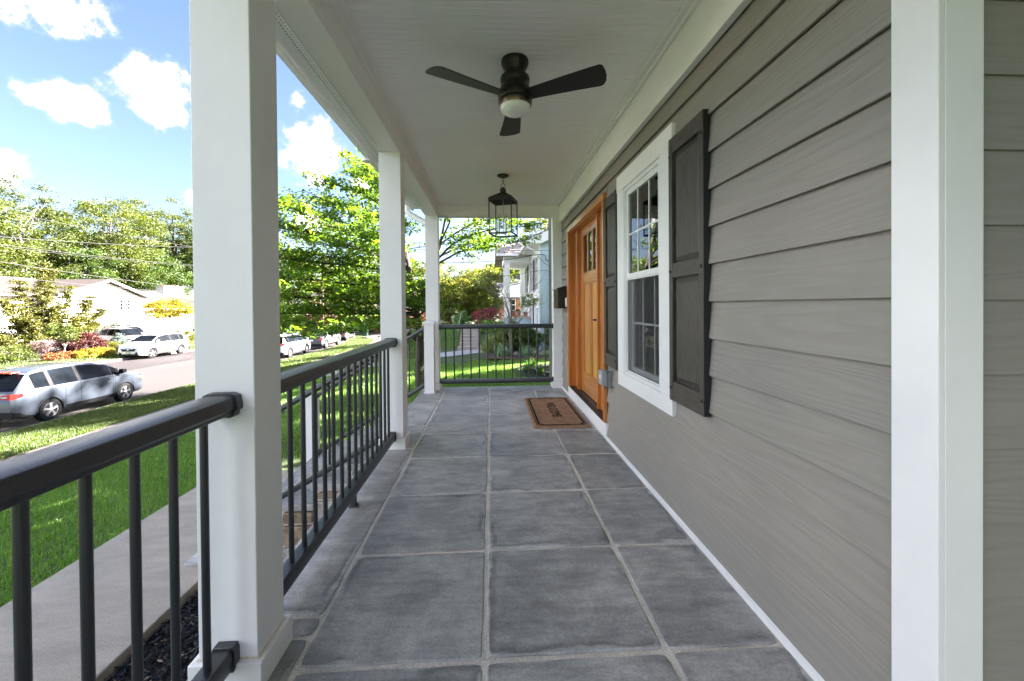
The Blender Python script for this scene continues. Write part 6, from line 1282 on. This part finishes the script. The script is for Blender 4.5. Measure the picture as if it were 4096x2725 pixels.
pl = thing('utility_pole', 'weathered brown utility pole partly hidden by the dogwood leaves', 'utility pole', (-16.4, 39.5, -2.7))
G().lathe([(.11, 0), (.08, 9.0)], n=10).build('pole', pmat('pole_wood', (0.16, .105, .08), rough=.9, var=.25, vs=8, stretch=(1, 1, .2)), pl, smooth=60); G().box(-1.1, 1.1, -.06, .06, 8.2, 8.32).build('crossarm', pmat('pole_wood', (0, 0, 0)), pl)

# ================================================================ cars
tyre_m = pmat('tyre_rubber', (0.012, .0115, .0115), rough=.85, var=.2, vs=20, spec=.2); rim_m = pmat('alloy_rim', (0.62, .63, .65), rough=.28, metal=.85, var=.05)
trimp = pmat('black_car_trim', (0.007, .007, .008), rough=.5, spec=.2); cglass = pmat('car_glass', (0.006, .008, .010), rough=.12, var=.6, vs=1.6, spec=.06)
red_l = pmat('red_tail_light', (0.45, .012, .012), rough=.15, coat=.6, var=.3, vs=9); amber = pmat('amber_light', (0.75, .20, .03), rough=.15, coat=.5); clear_l = pmat('clear_headlight', (0.55, .57, .6), rough=.1, coat=.7, var=.4, vs=14); chrome = pmat('chrome', (0.7, .7, .72), rough=.12, metal=1.0)
def paint(name, col, metal=0.0, rough=.32): return pmat(name, col, rough=rough, metal=metal, var=.015, vs=2, coat=.75, spec=.5)
def rim_mesh(r, n=5, w=.20):
    g = G(); g.lathe([(r * 1.0, -.02), (r * 1.0, .02), (r * .93, .045), (r * .90, .03), (r * .88, -.02)], n=28, ax='y')
    g.lathe([(r * .24, .0), (r * .24, .045), (r * .15, .058), (.001, .06)], n=16, ax='y')
    for k in range(n):
        a = 2 * math.pi * k / n + .3; c, s = math.cos(a), math.sin(a)
        def P(u, v, t): return (u * c - v * s, t, u * s + v * c)
        a0, a1 = r * .2, r * .93; w0, w1 = r * .13, r * .22
        g.add([P(a0, -w0, .02), P(a1, -w1, .0), P(a1, w1, .0), P(a0, w0, .02), P(a0, -w0 * .6, .052), P(a1, -w1 * .75, .040), P(a1, w1 * .75, .040), P(a0, w0 * .6, .052)], [(4, 5, 6, 7), (0, 1, 5, 4), (1, 2, 6, 5), (2, 3, 7, 6), (3, 0, 4, 7), (0, 3, 2, 1)])
    return g.mesh('rim', rim_m, 35)
RIMS = {}
def car(name, label, X, Y, Z, yaw, body_m, L, W, prof, wheels, wr, belt, roofw, glass_s, pillars, wind, rearg, cat='car', group=None, rails=False, clad=None, seed=0, lights=True, tone=None, spokes=5, plate=None, front=True, tail=None, head=None, nost=56):
    """Body lofted from stations along the length. prof: (s, ztop, half-width factor, z bottom). s=0 is the tail. Local x = along, y = across."""
    t = thing(name, label, cat, (X, Y, Z), rz=yaw, group=group)
    pr = np.array(prof, float); keys = sorted(set([q for q in glass_s] + [q for p in pillars for q in p] + list(wind) + list(rearg) + [0.0, L]))
    ss = sorted(set(np.round(np.concatenate([np.linspace(0, L, nost), keys] + [np.linspace(w - wr * 1.13, w + wr * 1.13, 19) for w in wheels]), 4)))
    def ip(s, c): return float(np.interp(s, pr[:, 0], pr[:, c]))
    def sm(s, c, k=.05): return (ip(s - k, c) + 2 * ip(s, c) + ip(s + k, c)) / 4
    rmax = max(p[1] for p in prof); rows = []
    hw = W / 2
    for s in ss:
        zt = sm(s, 1, .035); f = ip(s, 2); zb = ip(s, 3); be = min(belt, zt - .045); gfac = max(0.0, min(1.0, (zt - be - .045) / (rmax - belt)))
        arch = 0
        for w in wheels:
            d = abs(s - w)
            if d < wr * 1.13: zb = max(zb, wr + math.sqrt(max(0, (wr * 1.13) ** 2 - d * d)) * 1.0); arch = 1
        zm = zb + (be - zb) * .5; zr = be + (zt - .085 * gfac - be) * (.97 if gfac > .15 else .55)
        wt = f * (hw * .93 + (roofw / 2 - hw * .93) * gfac)
        pts = [(f * hw * .955, zb), (f * hw * (.995 if not arch else 1.0), zb + min(.10, (be - zb) * .3)), (f * hw * 1.0, max(zm, .62) if zb < .6 else zm), (f * hw * .995, be - .07), (f * hw * .965, be), (wt + (f * hw * .955 - wt) * .04 * 0 + 0.0, zr), (wt * .955, zt - .028 * max(gfac, .3)), (wt * .72, zt - .004), (0.0, zt + .008)]
        rows.append(pts)
    n = len(rows); m = 9; vs = []
    for i, s in enumerate(ss):
        for k in range(m): vs.append((s - L / 2, -rows[i][k][0], rows[i][k][1]))
        for k in range(m - 2, -1, -1): vs.append((s - L / 2, rows[i][k][0], rows[i][k][1]))
    M = 2 * m - 1; fb, fgl, fw = [], {}, {}
    def isglass(s0, s1):
        mid = (s0 + s1) / 2
        return glass_s[0] < mid < glass_s[1] and not any(a < mid < b for a, b in pillars)
    for i in range(n - 1):
        a, b = ss[i], ss[i + 1]; mid = (a + b) / 2
        for k in range(M - 1):
            q = (i * M + k, (i + 1) * M + k, (i + 1) * M + k + 1, i * M + k + 1); kk = k if k < m - 1 else M - 2 - k
            if kk == 4 and isglass(a, b):
                idx = sum(1 for p in pillars if p[1] <= mid); fgl.setdefault((k, idx), []).append(q)
            elif kk in (6, 7) and wind[0] + .02 < mid < wind[1] - .04: fw.setdefault('windscreen', []).append(q)
            elif kk in (6, 7) and rearg[0] < mid < rearg[1] - .04: fw.setdefault('rear_window', []).append(q)
            elif kk == 4 and glass_s[0] < mid < glass_s[1]: fw.setdefault('pillar', []).append(q)
            else: fb.append(q)
    fb.append(tuple(range(M))); fb.append(tuple((n - 1) * M + k for k in range(M - 1, -1, -1)))
    def sub(name_, fs, mt_, off=0.0):
        used = sorted(set(i for f in fs for i in f)); mp_ = {u: j for j, u in enumerate(used)}; g = G(); g.add([vs[u] for u in used], [tuple(mp_[i] for i in f) for f in fs])
        me = bpy.data.meshes.new(name_); me.from_pydata(g.v, [], g.f); me.shade_smooth(); me.set_sharp_from_angle(angle=R(38)); me.materials.append(mt_)
        o = bpy.data.objects.new(name_, me); COL.objects.link(o); o.parent = t; return o
    sub('body', fb, body_m)
    for k, f in fgl.items(): sub('side_window', f, cglass)
    for k, f in fw.items(): sub(k, f, trimp if k == 'pillar' else cglass)
    # wells and underbody
    g = G().box(-L / 2 + .25, L / 2 - .25, -hw * .84, hw * .84, .26, .62)
    g.build('underbody', trimp, t)
    def strip(nm, s0, s1, za, zb_, mt_, off=.008, both=True, fy=1.0):
        sel = [i for i in range(n) if s0 <= ss[i] <= s1]
        for sg in ((-1, 1) if both else (-1,)):
            vv = []
            for i in sel:
                r = rows[i]
                def wy(z):
                    return float(np.interp(z, [q[1] for q in r[:6]], [q[0] for q in r[:6]]))
                vv += [(ss[i] - L / 2, sg * (wy(za) + off), za if za > r[0][1] else r[0][1]), (ss[i] - L / 2, sg * (wy(zb_) + off), max(zb_, r[0][1]))]
            if len(vv) > 3: G().add(vv, [(2 * j, 2 * j + 2, 2 * j + 3, 2 * j + 1) for j in range(len(sel) - 1)]).build(nm, mt_, t)
    # sills
    strip('sill', wheels[0] + wr * 1.15, wheels[1] - wr * 1.15, .26, .40, clad or trimp, .012)
    # wheel arches trim
    for w in wheels:
        for sg in (-1, 1):
            pts = []; g = G(); K = 17
            for k in range(K):
                a = math.pi * (k / (K - 1)); 
                for rr, yy in ((wr * 1.12, hw * 1.002), (wr * 1.12 + (.055 if clad else .022), hw * 1.004)):
                    s_ = w + math.cos(a) * rr; ff = ip(max(0, min(L, s_)), 2); pts.append((s_ - L / 2, sg * yy * ff + sg * .006, wr + math.sin(a) * rr))
            g.add(pts, [(2 * k, 2 * k + 2, 2 * k + 3, 2 * k + 1) for k in range(K - 1)]); g.build('wheel_arch', clad or body_m, t)
    # wheels
    key = (round(wr, 3), spokes)
    if key not in RIMS: RIMS[key] = (rim_mesh(wr * .66, spokes), G().lathe([(wr * .62, -.09), (wr * .93, -.11), (wr, -.08), (wr, .08), (wr * .95, .105), (wr * .70, .11), (wr * .66, .09)], n=32, ax='y').mesh('tyre', tyre_m, 40))
    for w in wheels:
        for sg in (-1, 1):
            wh_ = bpy.data.objects.new('wheel', None); COL.objects.link(wh_); wh_.parent = t; wh_.location = (w - L / 2, sg * (hw * .985 * ip(w, 2) - .105), wr); wh_.rotation_euler = (0, 0, 0 if sg > 0 else math.pi)
            for me in RIMS[key]: o = bpy.data.objects.new(me.name, me); COL.objects.link(o); o.parent = wh_; o.location = (0, .07 if me.name.startswith('rim') else 0, 0)
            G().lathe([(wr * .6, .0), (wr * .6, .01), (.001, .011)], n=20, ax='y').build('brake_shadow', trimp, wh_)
    # shut lines, handles, mirrors
    doors = [glass_s[0] + .02 if False else wheels[0] + wr * 1.25] + [sum(p) / 2 for p in pillars if wheels[0] + .3 < sum(p) / 2 < wheels[1]] + [wheels[1] - wr * 1.35]
    for s in doors:
        i = min(range(n), key=lambda i: abs(ss[i] - s)); r = rows[i]
        for sg in (-1, 1):
            vv = []
            for q in ((r[1][0], r[1][1] + .1), r[2], r[3], r[4]): vv += [(ss[i] - L / 2 - .005, sg * (q[0] + .004), q[1]), (ss[i] - L / 2 + .005, sg * (q[0] + .004), q[1])]
            G().add(vv, [(2 * j, 2 * j + 2, 2 * j + 3, 2 * j + 1) for j in range(3)]).build('door_gap', trimp, t)
    for s in doors[1:]:
        for sg in (-1, 1): G().box(s - L / 2 - .30, s - L / 2 - .10, sg * hw * .985 - .012, sg * hw * .985 + .03, belt - .17, belt - .135).build('door_handle', body_m, t, bevel=.008)
    for sg in (-1, 1):
        mx = wind[1] - .32 - L / 2; G().box(mx - .06, mx + .10, sg * (hw + .10) - .09, sg * (hw + .10) + .09, belt + .02, belt + .17).build('mirror', trimp if clad is None else body_m, t, bevel=.03); G().box(mx - .02, mx + .05, min(sg * hw * .9, sg * (hw + .05)), max(sg * hw * .9, sg * (hw + .05)), belt - .01, belt + .05).build('mirror_arm', trimp, t)
    # lower bumpers
    fr, fR = ip(.12, 2), ip(L - .15, 2)
    G().prism([(-L / 2 - .012, .30), (-L / 2 + .45, .30), (-L / 2 + .45, .42), (-L / 2 - .012, .50)], 'y', -hw * .93, hw * .93).build('rear_bumper', trimp, t, bevel=.01)
    G().prism([(L / 2 - .45, .26), (L / 2 + .004, .28), (L / 2 + .010, .40), (L / 2 - .45, .36)], 'y', -hw * .74, hw * .74).build('front_bumper', trimp, t, bevel=.01)
    tl = tail or (.0, .30, .86, 1.02)
    for sg in (-1, 1):
        sel = [i for i in range(n) if ss[i] <= tl[1]]; vv = []
        for i in sel:
            w_ = rows[i][3][0]; zz0 = tl[2] + (tl[3] - tl[2]) * .45 * (ss[i] / tl[1]); vv += [(ss[i] - L / 2 - .006, sg * (w_ + .010), zz0), (ss[i] - L / 2 - .006, sg * (w_ + .006), tl[3] - .0)]
        x0_ = -L / 2 - .010; w_ = rows[0][3][0]; vv = [(x0_, sg * (w_ - .26), tl[2] + .02), (x0_, sg * (w_ - .26), tl[3] - .02)] + vv
        G().add(vv, [(2 * j, 2 * j + 2, 2 * j + 3, 2 * j + 1) for j in range(len(vv) // 2 - 1)]).build('tail_light', red_l, t)
        G().box(x0_ - .004, x0_ + .01, min(sg * (w_ - .24), sg * (w_ - .06)), max(sg * (w_ - .24), sg * (w_ - .06)), (tl[2] + tl[3]) / 2 - .02, (tl[2] + tl[3]) / 2 + .025).build('reverse_light', clear_l, t)
    hd = head or (.46, .70, .86)
    for sg in (-1, 1):
        sel = [i for i in range(n) if ss[i] >= L - hd[0]]; vv = []
        for i in sel:
            r = rows[i]; ph = (ss[i] - (L - hd[0])) / hd[0]
            def wy(z): return float(np.interp(z, [q[1] for q in r[:6]], [q[0] for q in r[:6]]))
            za, zb_ = hd[2] - (hd[2] - hd[1]) * ph ** .6, hd[2] - .0 - .04 * ph; zb_ = min(zb_, r[6][1] - .01)
            vv += [(ss[i] - L / 2 + .006, sg * (wy(za) + .008), za), (ss[i] - L / 2 + .006, sg * (wy(zb_) + .008), zb_)]
        w_ = rows[-1][3][0]; vv += [(L / 2 + .010, sg * (w_ - .24), hd[1] + .02), (L / 2 + .010, sg * (w_ - .24), hd[2] - .06)]
        G().add(vv, [(2 * j, 2 * j + 2, 2 * j + 3, 2 * j + 1) for j in range(len(vv) // 2 - 1)]).build('headlight', clear_l, t)
        e = L - hd[0] + .10; i = min(range(n), key=lambda i: abs(ss[i] - e)); yy = rows[i][3][0]
        G().box(ss[i] - L / 2 - .07, ss[i] - L / 2 + .06, sg * yy - .015, sg * yy + .016, hd[2] - .085, hd[2] - .03).build('side_marker', amber, t)
    if front:
        G().prism([(-.42, .58), (.42, .58), (.50, .76), (-.50, .76)], 'x', L / 2 - .02, L / 2 + .022).build('grille', trimp, t, bevel=.01)
        g = G(); g.tube([(L / 2 + .026, -.51, .765), (L / 2 + .03, 0, .72), (L / 2 + .026, .51, .765)], .014, n=6).build('grille_bar', chrome, t)
        G().lathe([(.075, 0), (.072, .012), (.055, .014), (.001, .014)], c=(L / 2 + .024, 0, .70), n=20, ax='x').xf(lambda v: Vector((v.x, v.y, .70 + (v.z - .70) * .6))).build('badge', chrome, t)
        for sg in (-1, 1): G().prism([(sg * .62, .38), (sg * .44, .38), (sg * .47, .50), (sg * .61, .53)], 'x', L / 2 - .06, L / 2 + .012).build('fog_surround', trimp, t)
    pm = plate or vin
    G().box(-L / 2 - .022, -L / 2 - .004, -.16, .16, .72, .88).build('plate', vin, t, bevel=.003)
    if front:
        G().box(L / 2 + .012, L / 2 + .024, -.155, .155, .40, .55).build('plate', vin if plate is None else plate, t, bevel=.003)
    if rails:
        for sg in (-1, 1):
            sel = [s for s in np.linspace(rearg[1] + .2, wind[0] - .05, 8)]; pts = [(s - L / 2, sg * roofw * .455, sm(s, 1) + (.012 if 0 < j < 7 else -.02)) for j, s in enumerate(sel)]
            G().tube(pts, .018, n=6).build('roof_rail', trimp, t, smooth=60)
    return t
SUV = [(0, .92, .84, .42), (.05, 1.02, .89, .36), (.12, 1.13, .92, .33), (.30, 1.34, .95, .31), (.48, 1.54, .97, .3), (.62, 1.61, .985, .28), (1.0, 1.66, .995, .27), (1.6, 1.69, 1.0, .26), (2.1, 1.685, 1.0, .26), (2.6, 1.635, 1.0, .26), (2.9, 1.56, 1.0, .26), (3.3, 1.35, .995, .26), (3.66, 1.14, .985, .26), (4.0, 1.06, .965, .26), (4.3, .99, .93, .28), (4.48, .90, .87, .3), (4.57, .78, .80, .33), (4.6, .66, .74, .36)]
silver = paint('silver_blue_paint', (0.070, .083, .105), metal=.5, rough=.30); whitep = paint('white_car_paint', (0.62, .62, .61)); silverp = paint('light_silver_paint', (0.12, .12, .12), metal=.4, rough=.34); blackp = pmat('black_car_paint', (0.006, .006, .007), rough=.3, spec=.3); bluep = paint('dark_blue_paint', (.05, .08, .14), metal=.3)
def suv(name, label, X, Y, Z, yaw, m, **k):
    return car(name, label, X, Y, Z, yaw, m, 4.6, 1.79, SUV, (.98, 3.62), .345, 1.09, 1.24, (.55, 3.40), [(.98, 1.10), (1.86, 1.97), (3.05, 3.11)], (2.80, 3.66), (.10, .54), **k)
c1 = suv('parked_wagon', 'silver-blue wagon parked at the near kerb, seen from its right rear', -14.72, 13.55, -2.33, R(90), silver)
G().tube([(-1.45, .1, 1.70), (-1.75, .1, 1.86)], .008, n=6).build('antenna', trimp, c1)
G().prism([(-2.30, 1.02), (-2.20, 1.02), (-2.17, 1.10), (-2.25, 1.10)], 'y', -.45, .45).build('tailgate_spoiler', silver, c1) if 0 else None
G().box(-1.98, -1.72, -.40, .40, 1.585, 1.615).build('brake_light', red_l, c1)
plate_c = pmat('green_yellow_plate', (0.10, .28, .32), col2=(0.62, .52, .12), vs=9, rough=.5)
c2 = suv('parked_suv', 'white SUV parked at the far kerb facing the camera with front wheels turned', -24.93, 30.35, -2.36, R(-90), whitep, clad=pmat('grey_cladding', (.035, .032, .03), rough=.6), rails=True, plate=plate_c)
for ch in c2.children:
    if ch.name.startswith('wheel') and 'arch' not in ch.name and ch.location.x > 0: ch.rotation_euler.z += R(-22)
CRV = [(0, .95, .86, .42), (.05, 1.02, .91, .36), (.12, 1.12, .935, .33), (.28, 1.36, .96, .31), (.45, 1.60, .975, .3), (.7, 1.66, .99, .28), (1.3, 1.69, 1.0, .26), (2.1, 1.685, 1.0, .26), (2.7, 1.61, 1.0, .26), (3.0, 1.50, 1.0, .26), (3.4, 1.24, .995, .26), (3.62, 1.12, .985, .26), (4.0, 1.06, .965, .26), (4.35, .97, .92, .28), (4.52, .86, .85, .3), (4.6, .66, .76, .36)]
car('parked_suv', 'white compact SUV parked at the near kerb, nearest car right of the large post', -15.00, 29.5, -2.40, R(90.5), whitep, 4.6, 1.84, CRV, (.92, 3.58), .36, 1.10, 1.26, (.46, 3.40), [(.80, .90), (1.72, 1.82), (2.98, 3.06)], (2.76, 3.62), (.10, .47), clad=pmat('grey_cladding', (0, 0, 0)), rails=True, tail=(.0, .26, .92, 1.12), spokes=7)
PU = [(0, 1.0, .92, .50), (.04, 1.06, .96, .46), (.1, 1.08, .97, .44), (1.3, 1.09, 1.0, .40), (1.42, 1.12, 1.0, .38), (1.50, 1.55, 1.0, .36), (1.62, 1.72, 1.0, .36), (2.6, 1.76, 1.0, .36), (3.2, 1.70, 1.0, .36), (3.55, 1.45, 1.0, .36), (3.95, 1.14, .99, .36), (4.6, 1.08, .96, .36), (4.95, 1.0, .92, .38), (5.1, .72, .86, .42)]
car('parked_pickup', 'silver four-door pickup truck with a covered bed, second in the near-kerb row', -15.55, 37.3, -2.52, R(91.5), silverp, 5.1, 1.84, PU, (1.0, 4.15), .38, 1.10, 1.34, (1.56, 3.72), [(2.45, 2.57)], (3.10, 3.95), (1.42, 1.66), clad=None, cat='pickup truck', tail=(0, .22, .78, 1.04))
SE = [(0, .90, .84, .40), (.06, .98, .90, .32), (.15, 1.02, .93, .28), (.75, 1.05, .96, .24), (.95, 1.12, .97, .24), (1.45, 1.40, .985, .22), (1.75, 1.46, .99, .22), (2.4, 1.465, 1.0, .22), (2.75, 1.40, 1.0, .22), (3.3, 1.06, .99, .22), (3.45, .98, .98, .22), (4.1, .88, .94, .24), (4.4, .76, .86, .28), (4.5, .62, .78, .32)]
car('parked_sedan', 'silver sedan, third in the row of cars at the near kerb', -17.9, 49.5, -2.86, R(93.5), silverp, 4.5, 1.70, SE, (.95, 3.50), .31, .95, 1.16, (1.0, 3.15), [(1.22, 1.28), (2.10, 2.18)], (2.55, 3.42), (.78, 1.62), tail=(0, .22, .74, .92))
car('parked_sedan', 'dark blue car beyond the silver sedan, beside the second white post', -18.6, 58.2, -3.1, R(96), bluep, 4.5, 1.72, SE, (.95, 3.50), .31, .95, 1.16, (1.0, 3.15), [(1.22, 1.28), (2.10, 2.18)], (2.55, 3.42), (.78, 1.62), tail=(0, .22, .74, .92))
car('parked_hatchback', 'light silver car glimpsed between the second post and the dogwood trunk', -10.6, 48.5, -2.7, R(150), silverp, 4.5, 1.70, SE, (.95, 3.50), .31, .95, 1.16, (1.0, 3.15), [(1.22, 1.28), (2.10, 2.18)], (2.55, 3.42), (.78, 1.62), tail=(0, .22, .74, .92))
suv('parked_suv', 'black SUV in the driveway behind the red maple, showing its tail', -33.0, 36.3, -2.2, R(160), blackp, rails=True)
suv('parked_suv', 'second black SUV in the driveway, further back and to the right', -36.2, 40.3, -2.2, R(165), blackp, rails=True)
bn = thing('waste_bin', 'dark green wheeled bin standing beyond the silver sedan', 'bin', (-16.3, 52.6, -2.9)); G().prism([(-.28, 0), (.28, 0), (.34, 1.0), (-.34, 1.0)], 'y', -.3, .3).build('body', pmat('bin_green', (.02, .05, .045), rough=.5), bn, bevel=.03); G().box(-.38, .38, -.34, .34, 1.0, 1.07).build('lid', pmat('bin_green', (0, 0, 0)), bn, bevel=.02)
rock('pale boulder at the edge of the lawn beyond the bin', -13.6, 46.0, -2.6, .55, 401, group='boulders at the end of the grass strip'); rock('second pale boulder right of the first', -12.4, 46.5, -2.6, .5, 402, group='boulders at the end of the grass strip')
